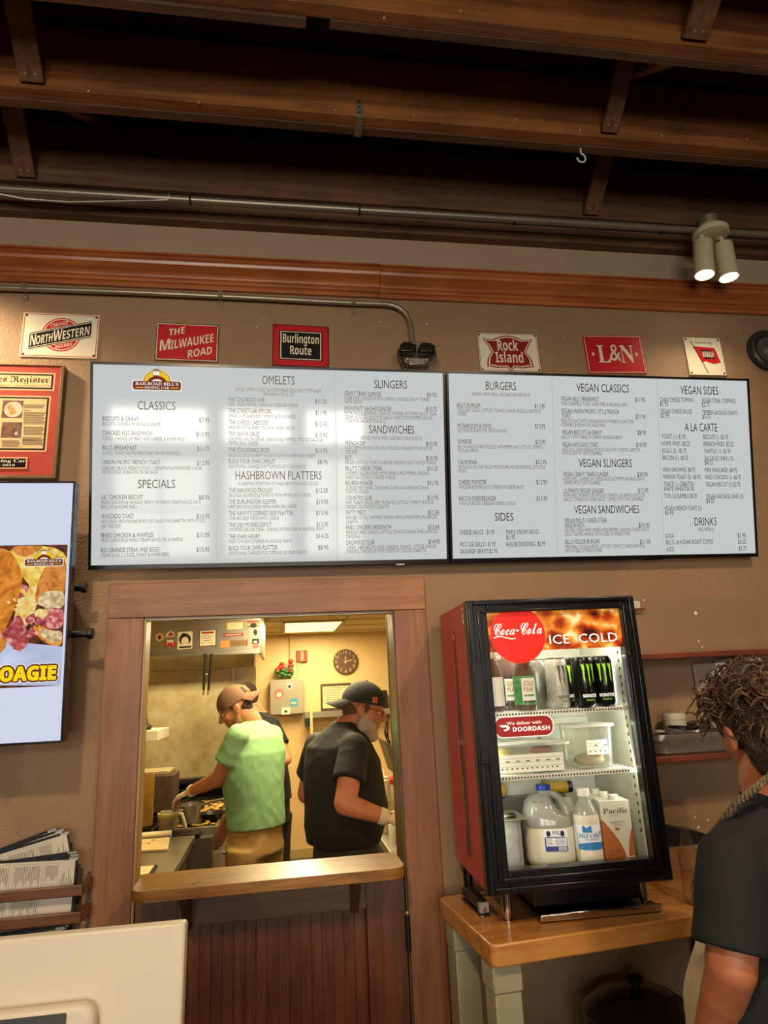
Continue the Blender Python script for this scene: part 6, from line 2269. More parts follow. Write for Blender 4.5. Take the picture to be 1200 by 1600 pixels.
CM = plane((c.x, KY - .03, c.z))
mb = MB()
mb.lathe([(Rc * .97, -.028), (Rc, -.02), (Rc, 0), (Rc * .95, .006), (Rc * .93, .001)], pm('clock_brown', '#5a3e28', .5, var=.15, vs=12, stretch=(1, 1, .2)), 48, CM)
mb.build('face', r)
mb = MB()
M_CLK = pm('clock_numbers', '#c9b184', .5)
for i in range(1, 13):
    a = radians(90 - 30 * i)
    mb.text(str(i), Rc * .77 * cos(a), (1.0,), Rc * .77 * sin(a) - .016, .034, M_CLK, CM, .003)
mb.build('numbers', r)
for a, L, w in ((90, Rc * .45, .007), (14, Rc * .58, .006)):
    mb = MB()
    a = radians(a)
    d = (cos(a), sin(a)); n_ = (-d[1], d[0])
    mb.prism([(n_[0] * w - d[0] * .02, n_[1] * w - d[1] * .02), (d[0] * L + n_[0] * w * .6, d[1] * L + n_[1] * w * .6), (d[0] * L - n_[0] * w * .6, d[1] * L - n_[1] * w * .6), (-n_[0] * w - d[0] * .02, -n_[1] * w - d[1] * .02)], .006, .008, M_CLK, CM)
    mb.build('hand', r)
a, b = kq(500.5, 1069), kq(549, 1107.5)
r = thing('framed_certificate', 'dark framed paper on the kitchen wall behind the man in the black cap', 'picture', (a.x, KY - .02, b.z))
mb = MB()
f_ = .022
M_CF = pm('certificate_frame', '#4a3424', .4)
for q_ in ((a.x, b.x, b.z, b.z + f_), (a.x, b.x, a.z - f_, a.z), (a.x, a.x + f_, b.z + f_, a.z - f_), (b.x - f_, b.x, b.z + f_, a.z - f_)):
    mb.box(q_[0], q_[1], KY - .025, KY - .001, q_[2], q_[3], M_CF)
mb.build('frame', r)
mb = MB()
mb.box(a.x + f_, b.x - f_, KY - .015, KY - .002, b.z + f_, a.z - f_, pm('certificate_paper', '#d8c79c', .7, var=.2, vs=18))
for i in range(9):
    z = a.z - .05 - i * .022
    mb.box(a.x + .05, b.x - .05 - .04 * (i % 3), KY - .0165, KY - .0152, z, z + .006, M_MENUT)
mb.build('paper', r)
# stainless rail with a rod, the black box on it, cables
a, b = kq(476, 1113, KY - .15), kq(612, 1122, KY - .15)
r = thing('wall_rail_shelf', 'narrow steel shelf along the kitchen back wall', 'shelf', (1.4, KY - .12, 1.45))
mb = MB()
zr = (kq(480, 1113, KY - .15).z)
mb.box(a.x, 2.28, KY - .22, KY - .001, zr - .06, zr - .0, M_SS)
mb.box(a.x, a.x + .08, KY - .225, KY - .2, zr - .15, zr - .06, M_BLACKM)
mb.build('shelf', r)
mb = MB()
a_ = kq(486, 1104, KY - .25); b_ = kq(487.5, 1148, KY - .25)
mb.tube([(a_.x, KY - .25, a_.z), (b_.x, KY - .25, b_.z - .5)], .016, pm('pale_rod', '#d8c48c', .5), 10)
tag(mb.build('pole'), 'pale upright rod leaning before the narrow kitchen shelf', 'pole')
a, b = kq(588, 1079, KY - .15), kq(605, 1104, KY - .15)
mb = MB()
mb.box(a.x, b.x, KY - .2, KY - .05, zr + .0005, a.z, M_BLACKM)
tag(mb.build('black_radio', bevel=.01), 'black box on the kitchen shelf behind the bearded man', 'box')
mb = MB()
for i, (u0, u1, u2, v2) in enumerate(((600, 603, 605, 1160), (606, 601, 608, 1162), (604, 611, 607, 1190))):
    pth = []
    for t_ in range(13):
        s_ = t_ / 12
        u = u0 * (1 - s_) ** 2 + 2 * u1 * s_ * (1 - s_) + u2 * s_ ** 2 + 2 * sin(s_ * 7 + i)
        pth.append(kq(u, 1116 + (v2 - 1116) * s_, KY - .24))
    mb.tube(pth, .008, M_BLACK, 8)
tag(mb.build('hanging_cables'), 'dark cables dangling below the kitchen shelf at the right', 'cable')

# right hand prep station
ZC = .95
r = thing('prep_station', 'steel prep counter at the right where the bearded man works', 'counter', (1.6, 1.6, 0))
xe = 1.17
mb = MB()
mb.box(xe, 2.2, .95, 2.3, ZC - .045, ZC, M_SS)
mb.build('counter_top', r, bevel=.004)
mb = MB()
mb.box(xe + .06, 2.15, 1.0, 2.25, .1, ZC - .046, pm('grey_cabinet', '#6c675a', .5, .3))
mb.build('cabinet', r)
mb = MB()
mb.box(xe + .02, xe + .055, .97, 1.01, 0.0, ZC - .046, M_CREAM)
mb.build('leg', r)
a, b = at(601, 1156, 2.0), at(612, 1203, 2.0)
mb = MB()
Mx = Matrix(((1, 0, 0, 0), (0, 0, -1, 2.25), (0, 1, 0, 0), (0, 0, 0, 1)))
mb.prism([(a.x - .01, a.z), (a.x + .5, b.z - .16), (a.x + .5, b.z - .2), (a.x + .05, b.z - .02)], 0, .3, pm('dark_lid', '#54503f', .4, .4), Mx)
mb.box(a.x + .06, a.x + .45, 1.97, 2.24, ZC + .0005, b.z - .13, M_SS)
tag(mb.build('prep_cooler'), 'grey lifted lid of the prep cooler at the right edge of the kitchen view', 'prep cooler')
sq = at(602.5, 1262, 1.75)
r = thing('squeeze_bottle', 'white squeeze bottle beside the prep counter at the right', 'bottle', (sq.x, 1.75, ZC))
zt_ = at(600, 1217, 1.75).z; zn = at(600, 1206, 1.75).z
mb = MB()
R = 8.5 * mpp(sq)
mb.lathe([(R * .9, ZC + .0005), (R, ZC + .01), (R, zt_ - .006), (R * .8, zt_)], pm('cream_plastic', '#dccfae', .4), 24, Matrix.Translation((sq.x, 1.75, 0)))
mb.build('bottle', r)
mb = MB()
mb.lathe([(R * .85, zt_), (R * .85, zt_ + .012), (R * .3, zt_ + .014), (.004, zn + .02)], MATS['cream_plastic'], 20, Matrix.Translation((sq.x, 1.75, 0)))
mb.build('nozzle', r)
a = at(602, 1212, 1.95)
mb = MB()
r = thing('lidded_tub', 'pale tub with a red lid behind the white squeeze bottle', 'tub', (a.x + .02, 1.86, ZC))
mb.lathe([(.055, ZC + .0005), (.066, a.z - .03), (.06, a.z - .028)], M_CREAM, 24, Matrix.Translation((a.x + .02, 1.86, 0)))
mb.build('tub', r)
mb = MB()
mb.lathe([(.068, a.z - .0275), (.07, a.z - .026), (.07, a.z - .004), (.06, a.z)], pm('red_lid', '#a8281e', .4), 24, Matrix.Translation((a.x + .02, 1.86, 0)))
mb.build('lid', r)
for i, (u, v) in enumerate(((611, 1240), (612, 1262))):
    a = at(u, v, 1.5)
    mb = MB()
    mb.lathe([(.03, ZC + .0005), (.042, ZC + .05), (.044, ZC + .055), (.036, ZC + .05)] if i else [(.05, ZC + .0005), (.055, ZC + .14), (.052, ZC + .15)], M_SS if i else M_CREAM, 20, Matrix.Translation((a.x + .03, 1.5 - .2 * i, 0)))
    tag(mb.build('steel_cup' if i else 'cream_canister'), 'small steel cup at the edge of the right prep counter' if i else 'cream canister on the right prep counter behind the steel cup', 'cup' if i else 'canister')

# ---- cooking line at the left
XE = .107
r = thing('prep_table', 'steel table at the left holding the cutting board', 'table', (-.3, 1.4, 0))
mb = MB()
mb.box(-1.05, XE, .3, 2.13, ZC - .04, ZC, M_SS)
mb.build('table_top', r, bevel=.004)
for x, y in ((-.98, .35), (XE - .06, .35), (-.98, 2.05), (XE - .06, 2.05)):
    mb = MB()
    mb.tube([(x, y, 0), (x, y, ZC - .041)], .02, M_SS, 12)
    mb.build('leg', r)
mb = MB()
mb.box(-1.0, XE - .03, .36, 2.06, .3, .33, M_SS)
mb.build('lower_shelf', r)
M_BOARD = pm('cutting_board', '#d8bd86', .5, var=.12, vs=14)
p = [atz(*q_, ZC) for q_ in ((222, 1331), (262, 1330), (269, 1307), (222, 1312))]
mb = MB()
mb.prism([(-.42, p[0].y), (p[1].x, p[1].y), (p[2].x, min(2.06, p[2].y)), (-.42, min(2.06, p[2].y))], ZC + .0005, ZC + .014, M_BOARD)
for i in range(16):
    mb.ell((-.3 + .19 * rnd.random(), p[0].y + .06 + .16 * rnd.random(), ZC + .0145), (.012, .01, .0025), pm('brown_crumbs', '#8a5a28', .7), nu=8, nv=4)
tag(mb.build('cutting_board', bevel=.003), 'worn cream cutting board with brown crumbs on the left steel table', 'board')
p0_, p1_ = atz(222, 1308, ZC), atz(276, 1298, ZC)
mb = MB()
mb.tube([(-.35, 2.10, ZC + .022), (-.1, 2.105, ZC + .022), (p1_.x, 2.108, ZC + .022)], .02, pm('white_towel', '#dcd0ae', .8), 14)
tag(mb.build('rolled_towel'), 'rolled pale towel behind the cutting board', 'towel')
a, b = atz(222, 1371, ZC), atz(242, 1356, ZC)
mb = MB()
mb.box(-.25, b.x, a.y, b.y, ZC + .0005, ZC + .012, pm('ticket_plate', '#c9b98e', .5))
mb.box(b.x, b.x + .012, a.y, b.y, ZC + .0005, ZC + .015, M_BLACKM)
tag(mb.build('ticket_tray'), 'small cream tray with a dark edge near the shelf on the left table', 'tray')

# range, griddle
YR0, YR1, XR = 2.18, 3.75, .225
r = thing('cooking_range', 'long steel range with griddle along the left of the kitchen', 'range', (-.3, 2.9, 0))
M_RNG = pm('range_steel', '#8b8677', .4, .8, var=.2, vs=5)
M_IRON = pm('dark_iron', '#211b15', .45, .4, var=.3, vs=18)
mb = MB()
mb.box(-.95, XR - .02, YR0, YR1, .12, ZC - .03, M_RNG)
mb.box(-.95, XR - .1, YR0 - .001, YR1, ZC - .03, ZC - .005, M_IRON)
mb.build('body', r)
mb = MB()
mb.box(-.08, XR, YR0 + .14, YR1 - .02, ZC - .03, ZC, M_IRON)
mb.box(-.08, XR, YR0 + .10, YR0 + .14, ZC - .07, ZC + .012, M_SS)
mb.box(XR - .02, XR, YR0 + .14, YR1, ZC - .07, ZC + .012, M_SS)
mb.build('griddle', r)
mb = MB()
for i in range(5):
    for k in range(2):
        y = YR0 + .1 + i * .13
        mb.box(-.75 + k * .33, -.45 + k * .33, y, y + .014, ZC - .004, ZC + .012, M_IRON)
    mb.box(-.75 + i * .14, -.736 + i * .14, YR0 + .05, YR0 + .68, ZC - .004, ZC + .01, M_IRON)
mb.build('grates', r)
mb = MB()
mb.box(-.95, .3, YR1 + .0, YR1 + .03, ZC - .2, ZC + .12, M_IRON)
mb.box(-.62, .28, YR1 - .12, YR1 - .0005, ZC + .12, ZC + .15, M_IRON)
mb.box(-.6, .27, YR1 - .10, YR1 - .0005, ZC + .06, ZC + .075, M_IRON)
mb.build('back_ledge', r)
for i in range(6):
    y = YR0 + .16 + i * .2
    mb = MB()
    mb.lathe([(.02, 0), (.026, .004), (.026, .02), (.018, .024)], M_CHROME, 16, Matrix.Translation((XR - .019, y, .84)) @ Matrix.Rotation(pi / 2, 4, 'Y'))
    mb.build('knob', r)
mb = MB()
mb.tube([(XR - .015, YR0 + .05, .68), (XR + .045, YR0 + .05, .68), (XR + .045, YR0 + .7, .68), (XR - .015, YR0 + .7, .68)], .012, M_CHROME, 10)
mb.build('oven_handle', r)
mb = MB()
for x in (-.9, .15):
    for y in (YR0 + .05, YR1 - .08):
        mb.tube([(x, y, 0), (x, y, .119)], .022, M_IRON, 10)
mb.build('feet', r)
# food on the griddle: nobody could count it
mb = MB()
for i in range(170):
    mb.ell((-.05 + .24 * rnd.random(), YR0 + .2 + 1.0 * rnd.random(), ZC + .0075), (.012 + .012 * rnd.random(), .01, .007), pm('hash_browns', '#c79a3c', .6, var=.4, vs=60), nu=6, nv=4)
o = tag(mb.build('hash_browns'), 'golden chopped food spread on the griddle', 'food')
o['kind'] = 'stuff'
# pitcher and pans
a = atz(262, 1302, ZC)
pb = at(262, 1300, 2.27)
r = thing('plastic_pitcher', 'clear plastic pitcher with a white handle at the end of the left table', 'pitcher', (pb.x, 2.27, ZC))
zt_ = at(262, 1270, 2.27).z
R0 = 16 * mpp(pb)
mb = MB()
mb.lathe([(R0 * .8, ZC + .015), (R0 * .84, ZC + .02), (R0, zt_ - .008), (R0 * 1.05, zt_), (R0 * .97, zt_), (R0 * .8, ZC + .03)], clear('pitcher_plastic', '#f4ecc8', haze=.4, gloss=.05, hazecol='#efe4bc'), 28, Matrix.Translation((pb.x, 2.27, 0)))
mb.build('pitcher', r)
mb = MB()
hp = [at(u, v, 2.27) for u, v in ((277, 1272), (284, 1272), (287, 1282), (290, 1293))]
mb.tube(hp, [.012, .012, .011, .010], pm('white_handle', '#e0d6b8', .4), 12)
mb.build('handle', r)
mb = MB()
mb.lathe([(R0 * .76, ZC + .022), (R0 * .86, ZC + .10), (.01, ZC + .104)], pm('pale_batter', '#cdb878', .5), 24, Matrix.Translation((pb.x, 2.27, 0)))
mb.build('batter', r)
for i, (u, v, R, lab) in enumerate(((296, 1284, .075, 'small steel pot beside the plastic pitcher'), (322, 1277, .09, 'dark frying pan on the range under the gloved hand'), (300, 1262, .10, 'black pan at the back of the range, its handle towards the cooks'), (288, 1250, .11, 'wide dark pan at the back left of the range by the broiler'))):
    p = atz(u, v, ZC + .02)
    y_ = min(p.y, 3.5)
    r = thing('cooking_pot' if i == 0 else 'frying_pan', lab, 'pan', (p.x, y_, ZC + .014))
    mb = MB()
    M = Matrix.Translation((p.x + (.04, .04, 0, -.12)[i] * (i > 0), y_, ZC + .014))
    h_ = .11 if i == 0 else .035
    mb.lathe([(R * .8, 0), (R * .85, .002), (R, h_), (R * .96, h_), (R * .78, .006)], M_SS if i == 0 else M_IRON, 28, M)
    mb.build('pan', r)
    mb = MB()
    mb.tube([M @ V((R * .98, 0, h_ - .01)), M @ V((R + .06, -.02, h_ + .01)), M @ V((R + .19, -.06, h_ + .03))], .009, M_IRON if i else M_SS, 8)
    mb.build('handle', r)
# tall copper coloured canister and a stack at the left
a = at(229, 1275, 2.5)
mb = MB()
M_BRASS = pm('amber_steel', '#a8823c', .35, .7, var=.3, vs=8)
zt_ = at(229, 1209, 2.5).z
mb.lathe([(.06, ZC + .014), (.062, zt_), (.05, zt_ + .004)], M_BRASS, 24, Matrix.Translation((a.x - .02, 2.5, 0)))
tag(mb.build('steel_canister'), 'tall amber canister against the left door jamb', 'canister')
a, b = at(238, 1200, 3.0), at(272, 1235, 3.0)
mb = MB()
mb.box(a.x - .25, b.x, 2.95, 3.25, ZC + .012, a.z - .05, pm('burnt_box', '#4a3826', .6, .3, var=.4, vs=14))
mb.box(a.x - .22, b.x - .03, 2.98, 3.2, a.z - .0495, a.z - .02, M_SSD)
tag(mb.build('salamander_broiler', bevel=.006), 'dark greasy broiler box standing at the left end of the range', 'oven')
# wall shelf poking in at the left
a = at(253, 1143, 2.6)
mb = MB()
mb.box(-1.09, a.x, 2.45, 2.9, a.z - .05, a.z + .015, pm('white_shelf', '#d4cbb0', .5))
tag(mb.build('pale_shelf', bevel=.003), 'pale shelf end poking in from the left door jamb', 'shelf')
a = at(229, 1135, 2.65)
mb = MB()
mb.lathe([(.05, a.z - .04 + .0), (.06, a.z - .02), (.03, a.z + .0), (.02, a.z + .06)], M_BLACKM, 16, Matrix.Translation((a.x - .02, 2.65, at(253, 1143, 2.6).z + .0155 - a.z + .04)))
tag(mb.build('black_ladle'), 'black utensil on the pale shelf at the left', 'utensil')

# stainless splash panel and hood
mb = MB()
xs = at(400, 1060, 4.0).x
mb.box(-1.09, xs, 4.0, 4.02, .12, 2.39, M_SSD)
xm = at(364.5, 1060, 3.99).x
mb.box(xm - .008, xm + .008, 3.996, 3.9995, .9, 2.1, M_SS)
mb.box(-1.09, xs - .02, 4.021, 4.2, 0, 2.39, M_KWALL)
tag(mb.build('splash_panel'), 'stained stainless steel panel behind the range', 'wall panel')
HY = 2.6
hx1 = at(407, 1000, HY).x
hz0 = at(320, 1022, HY).z
hood = thing('extractor_hood', 'steel extractor hood covered in stickers over the range', 'hood', (-.3, HY, hz0))
mb = MB()
mb.box(-1.09, hx1, HY, HY + .025, hz0, 2.392, M_SS)
mb.box(hx1 - .025, hx1, HY + .025, 3.95, hz0, 2.392, M_SS)
mb.box(-1.09, hx1 - .025, HY + .025, 3.95, 2.37, 2.392, M_SSD)
mb.box(-1.09, hx1, HY - .012, HY, hz0 - .012, hz0 + .012, M_SS)
mb.build('canopy', hood, bevel=.003)
mb = MB()
Mx = Matrix(((0, 0, 1, -1.08), (1, 0, 0, 0), (0, 1, 0, 0), (0, 0, 0, 1)))
zb0 = at(320, 1043, 3.6).z
mb.prism([(3.6, zb0), (3.94, zb0), (3.94, 2.36), (3.0, 2.36)], 0, 1.08 + at(397, 1036, 3.6).x, M_SSD, Mx)
mb.build('filter_bank', hood)
HP = plane((0, HY - .0005, 0))
def hp2(u, v):
    q_ = at(u, v, HY - .001)
    return q_.x, q_.z
mb = MB()
def quad(u0, v0, u1, v1, m_, z=.001, tilt=0):
    a, b = hp2(u0, v1), hp2(u1, v0)
    mb.flat([(a[0], a[1]), (b[0], a[1] + tilt), (b[0], b[1] + tilt), (a[0], b[1])], m_, HP, z)
px_m = mpp(at(300, 1000, HY))
def dot(u, v, r_, m_, z=.001, ry=None):
    c_ = hp2(u, v)
    mb.flat(circle(c_[0], c_[1], r_ * px_m, 18, ry=(ry or r_) * px_m), m_, HP, z)
dot(249.5, 995.5, 6.2, SK['white']); dot(249.5, 995.5, 5.4, SK['orange'], .0013); dot(249.5, 996, 2.2, SK['black'], .0016, 3)
newst(hood)
c_ = hp2(266, 994)
mb.flat([(c_[0] - 7 * px_m, c_[1] - 2 * px_m), (c_[0] + 7 * px_m, c_[1]), (c_[0] + 6 * px_m, c_[1] + 4 * px_m), (c_[0], c_[1] + 9 * px_m), (c_[0] - 6 * px_m, c_[1] + 3 * px_m)], SK['white'], HP, .001)
mb.flat([(c_[0] - 5 * px_m, c_[1] - .5 * px_m), (c_[0] + 5.5 * px_m, c_[1] + 1 * px_m), (c_[0] + 4 * px_m, c_[1] + 4 * px_m), (c_[0], c_[1] + 7 * px_m)], SK['red'], HP, .0013)
newst(hood)
for u in (260.5, 270.5):
    dot(u, 1006.5, 4.6, SK['red']); dot(u, 1006.5, 2.4, SK['pink'], .0013)
quad(261, 1000, 271, 1004, SK['white'], .0013)
newst(hood)
quad(277, 987, 301, 1015, SK['white'], .001, .004)
dot(289, 999, 9, SK['black'], .0013); dot(289, 1002, 5.6, SK['white'], .0016, 7); dot(287, 991, 3, SK['black'], .0016, 2)
quad(280, 1009.5, 299, 1013, SK['black'], .0016, .003)
newst(hood)
quad(311, 984, 338, 1010.5, SK['black'], .001, .003); quad(312, 985, 337, 1009.5, SK['white'], .0013, .003)
quad(315, 987, 334, 990.5, SK['red'], .0016, .002)
for v, a, b in ((993, 316, 333), (996.5, 316, 330), (1000, 318, 331), (1004, 315, 334)):
    quad(a, v, b, v + 1.2, SK['black'], .0016, .002)
newst(hood)
quad(354.5, 972, 380, 984, SK['yellow'], .001, .002); quad(356, 973, 379, 983, SK['white'], .0012, .002)
for v in (975.5, 978.5, 981):
    quad(358, v, 374, v + .9, SK['green'], .0016, .002)
newst(hood)
quad(349, 989, 380, 995, SK['red'], .001, .002); quad(352, 991, 377, 993, SK['white'], .0013, .002)
newst(hood)
quad(344, 1001, 360, 1012, SK['orange'], .001, .002); quad(359, 1000, 387, 1010, pm('sticker_worn_tan', '#7a6032', .7, var=.4, vs=60), .0013, .002)
newst(hood)
for k_, n in enumerate(('red', 'orange', 'yellow', 'green')):
    quad(386, 969.5 + k_ * 2.6, 406, 972.1 + k_ * 2.6, SK[n], .001)
dot(396, 977, 5, SK['black'], .0013, 4)
newst(hood)
dot(399, 988, 5.5, SK['white']); dot(399, 988, 3.2, SK['black'], .0013, 5)
newst(hood)
quad(394, 998, 405, 1006, SK['black'], .001); dot(399, 1003, 3, SK['white'], .0013, 2)
newst(hood)
dot(399.5, 1009.5, 5, SK['pink'], .0012, 3.5)
newst(hood)
# two pairs of tongs hanging under the hood edge
for i, (u0, u1) in enumerate(((321, 317.5), (331, 325))):
    a, b = at(u0, 1023, HY - .03), at(u1, 1086, HY - .03)
    r = thing('hanging_tongs', 'black handled tongs hanging from the hood, ' + ('the one nearer the left jamb' if i == 0 else 'the one nearer the cooks'), 'tongs', tuple(a), 0, 'tongs hanging under the hood')
    mb = MB()
    mb.tube([a, a.lerp(b, .5), a.lerp(b, .88)], [.010, .011, .008], M_BLACK, 10)
    mb.tube([a + V((0, 0, .006)), a + V((0, 0, -.01))], .013, M_BLACK, 10)
    mb.build('handle', r)
    mb = MB()
    mb.tube([a.lerp(b, .881), b], [.008, .009], M_CHROME, 10)
    if i == 0:
        mb.ell(a.lerp(b, .5) + V((.014, 0, 0)), .011, M_CHROME, nu=12, nv=8)
    mb.build('tip', r)
# ================================================================ people
def skin(name, col):
    m = pm(name, col, rough=.5, var=.07, vs=22, sub=.08)
    return m
def folds(amp, sc=9.0, seed=0.0, stretch=(1, 1, .45)):
    def f(v, n):
        p = V((v.x * stretch[0], v.y * stretch[1], v.z * stretch[2])) * sc + V((seed, seed * 2, 0))
        k = noise.noise(p) + .5 * noise.noise(p * 2.1)
        return v + n * (amp * k)
    return f

def cloth(amp, seed=0.0):
    """creases of a loose shirt"""
    def f(v, n):
        s_ = V((seed, seed * 1.7, seed * .6))
        k = noise.noise(V((v.x, v.y, v.z * .6)) * 6 + s_)
        d = V((v.x + .5 * v.z, v.y + .4 * v.z, v.z * .55 - .4 * v.x)) * 13 + s_
        r1 = 1 - 2.2 * abs(noise.noise(d))
        r2 = 1 - 2.2 * abs(noise.noise(V((v.x - .5 * v.z, v.y - .3 * v.z, v.z * .5)) * 17 + s_ * 2))
        return v + n * (amp * (.9 * k + .24 * r1 + .12 * r2 - .2))
    return f

def oell(mb, C, f, r, u, off, rad, m):
    M = Matrix(((f.x, r.x, u.x, 0), (f.y, r.y, u.y, 0), (f.z, r.z, u.z, 0), (0, 0, 0, 1)))
    M.translation = C + f * off[0] + r * off[1] + u * off[2]
    mb.ell((0, 0, 0), rad, m, M, 20, 14)

def frame(f, u):
    f = V(f).normalized()
    r = f.cross(V(u)).normalized()
    u = r.cross(f).normalized()
    return f, r, u

def head(mb, C, f, u, m, s=1.0, jaw=1.0):
    f, r, u = frame(f, u)
    def e(off, rad): oell(mb, C, f, r, u, [x * s for x in off], [x * s for x in rad], m)
    def cp(a, ra, b, rb):
        P = lambda q: C + (f * q[0] + r * q[1] + u * q[2]) * s
        mb.capsule(P(a), ra * s, P(b), rb * s, m, 12)
    e((-.012, 0, .035), (.098, .076, .088))
    e((.030, 0, -.02), (.066, .064, .085))
    e((.032, 0, -.075), (.054, .052 * jaw, .042))
    e((.066, 0, -.100), (.024, .026, .018))
    e((.072, 0, .045), (.024, .050, .030))            # brow
    for sd in (-1, 1):
        e((.060, sd * .036, -.020), (.030, .026, .024))     # cheek
        e((-.008, sd * .077, -.008), (.020, .010, .033))    # ear
        e((-.018, sd * .083, .002), (.014, .008, .022))
        cp((.090, sd * .018, .030), .009, (.080, sd * .046, .028), .009)
    cp((.094, 0, .018), .009, (.118, 0, -.022), .0135)      # nose
    for sd in (-1, 1):
        e((.106, sd * .012, -.028), (.013, .010, .009))
    cp((.092, -.018, -.056), .008, (.092, .018, -.056), .008)
    cp((.088, -.015, -.070), .0085, (.088, .015, -.070), .0085)

def eyes(par, C, f, u, s=1.0):
    f, r, u = frame(f, u)
    for sd in (-1, 1):
        mb = MB()
        p = C + (f * .080 + r * sd * .031 + u * .006) * s
        mb.ell(p, .0095 * s, pm('eye_white', '#e4dcd0', .3), nu=14, nv=10)
        mb.ell(p + f * .0065 * s, (.0052 * s,) * 3, pm('eye_iris', '#2e2018', .2), nu=12, nv=8)
        mb.build('eye', par)

def hand(mb, w, d, n, curl, side, m, s=1.0, thumb_in=.5):
    """w wrist, d towards the fingers, n out of the back of the hand, side +1/-1 which edge carries the thumb"""
    d = V(d).normalized()
    a = d.cross(V(n)).normalized() * side
    n = a.cross(d).normalized() * side
    n = n if n.dot(V(n)) >= 0 else -n
    L = .088 * s
    offs = (.030, .010, -.010, -.029)
    lens = (.95, 1.06, .99, .78)
    for o_, ln in zip(offs, lens):
        k = w + d * L * (.97 if abs(o_) < .02 else .9) + a * o_ * s
        mb.capsule(w + a * o_ * .55 * s + d * .008, .0165 * s, k, .0125 * s, m, 10)
        p = k
        ang = 0
        for j, (sl, rr_) in enumerate(((.043, .0098), (.027, .0088), (.021, .0078))):
            ang += curl * (.75, 1.0, .7)[j]
            dd = d * cos(ang) - n * sin(ang)
            q = p + dd * sl * ln * s
            mb.capsule(p, rr_ * s, q, rr_ * .92 * s, m, 10)
            p = q
    b = w + d * .022 * s + a * .026 * s
    t1 = (d * .62 + a * .72 - n * .45 * thumb_in).normalized()
    k = b + t1 * .042 * s
    mb.capsule(b - d * .01 * s, .015 * s, k, .012 * s, m, 10)
    t2 = (d * .86 + a * .25 - n * .5 * thumb_in).normalized()
    q = k + t2 * .032 * s
    mb.capsule(k, .0115 * s, q, .0095 * s, m, 10)

def cap_hat(par, C, f, u, m, brim_dir=-1, s=1.0, tilt=0.0, patch=None, brim_len=.075):
    f, r, u = frame(f, u)
    q = Matrix.Rotation(tilt, 3, r)
    f2, u2 = q @ f, q @ u
    O = C + (u * .038 - f * .010) * s
    mb = MB()
    rx, ry, rz = .107 * s, .086 * s, .098 * s
    n, k = 36, 9
    vs = []
    for j in range(k + 1):
        t = radians(-6 + 90 * j / k)
        for i in range(n):
            a = 2 * pi * i / n
            bulge = 1 + .012 * cos(6 * a) * cos(t)
            vs.append(O + f2 * rx * cos(t) * cos(a) * bulge + r * ry * cos(t) * sin(a) * bulge + u2 * rz * sin(t))
    fs = [(j * n + i, j * n + (i + 1) % n, (j + 1) * n + (i + 1) % n, (j + 1) * n + i) for j in range(k) for i in range(n)]
    fs.append(tuple(k * n + i for i in range(n)))
    fs.append(tuple(range(n - 1, -1, -1)))
    fl = f2.cross(r).dot(u2) < 0
    mb.add(vs, [fc[::-1] for fc in fs] if fl else fs, m)
    mb.ell(O + u2 * rz * 1.0, (.008 * s, .008 * s, .005 * s), m, nu=10, nv=6)
    crown = mb.build('cap', par, angle=70)
    mb = MB()
    bf = f2 * brim_dir
    g, h = 14, 5
    for lay in (0, 1):
        vs = []
        for j in range(h + 1):
            for i in range(g + 1):
                a = radians(-62 + 124 * i / g)
                e = j / h
                ext = brim_len * s * e * (cos(a) ** .6)
                vs.append(O + bf * (rx * cos(a) * .97 + ext) + r * (ry * sin(a) * (1 - .1 * e)) - u2 * (.004 + .030 * e * s + .022 * e * (sin(a) ** 2) + .004 * lay))
        fs = [(j * (g + 1) + i, j * (g + 1) + i + 1, (j + 1) * (g + 1) + i + 1, (j + 1) * (g + 1) + i) for j in range(h) for i in range(g)]
        mb.add(vs, fs if lay == 0 else [x[::-1] for x in fs], m)
    mb.build('brim', crown, angle=70)
    if patch:
        mb = MB()
        for pa, pe, w, hh, pm_ in patch:
            a, t = radians(pa), radians(pe)
            nrm = (f2 * cos(t) * cos(a) / rx + r * cos(t) * sin(a) / ry + u2 * sin(t) / rz).normalized()
            p = O + f2 * rx * cos(t) * cos(a) + r * ry * cos(t) * sin(a) + u2 * rz * sin(t) + nrm * .002
            z_ = (u2 - nrm * u2.dot(nrm)).normalized()
            x_ = z_.cross(nrm).normalized() * -1
            x_ = z_.cross(nrm)
            vs = [p + x_ * w * sx + z_ * hh * sz for sx, sz in ((-1, -1), (1, -1), (1, 1), (-1, 1))]
            mb.add(vs, [(0, 1, 2, 3)], pm_)
        mb.build('cap_badge', crown)
    return crown

def limb(mb, pts, rs, m):
    for i in range(len(pts) - 1):
        mb.capsule(pts[i], rs[i], pts[i + 1], rs[i + 1], m, 16)

def sleeve(mb, a, b, ra, rb, m, over=.0):
    a, b = V(a), V(b)
    mb.capsule(a, ra, a.lerp(b, .3), ra * .98, m, 18)
    mb.tube([a, a.lerp(b, .5), b], [ra, (ra + rb) / 2, rb], m, 22)

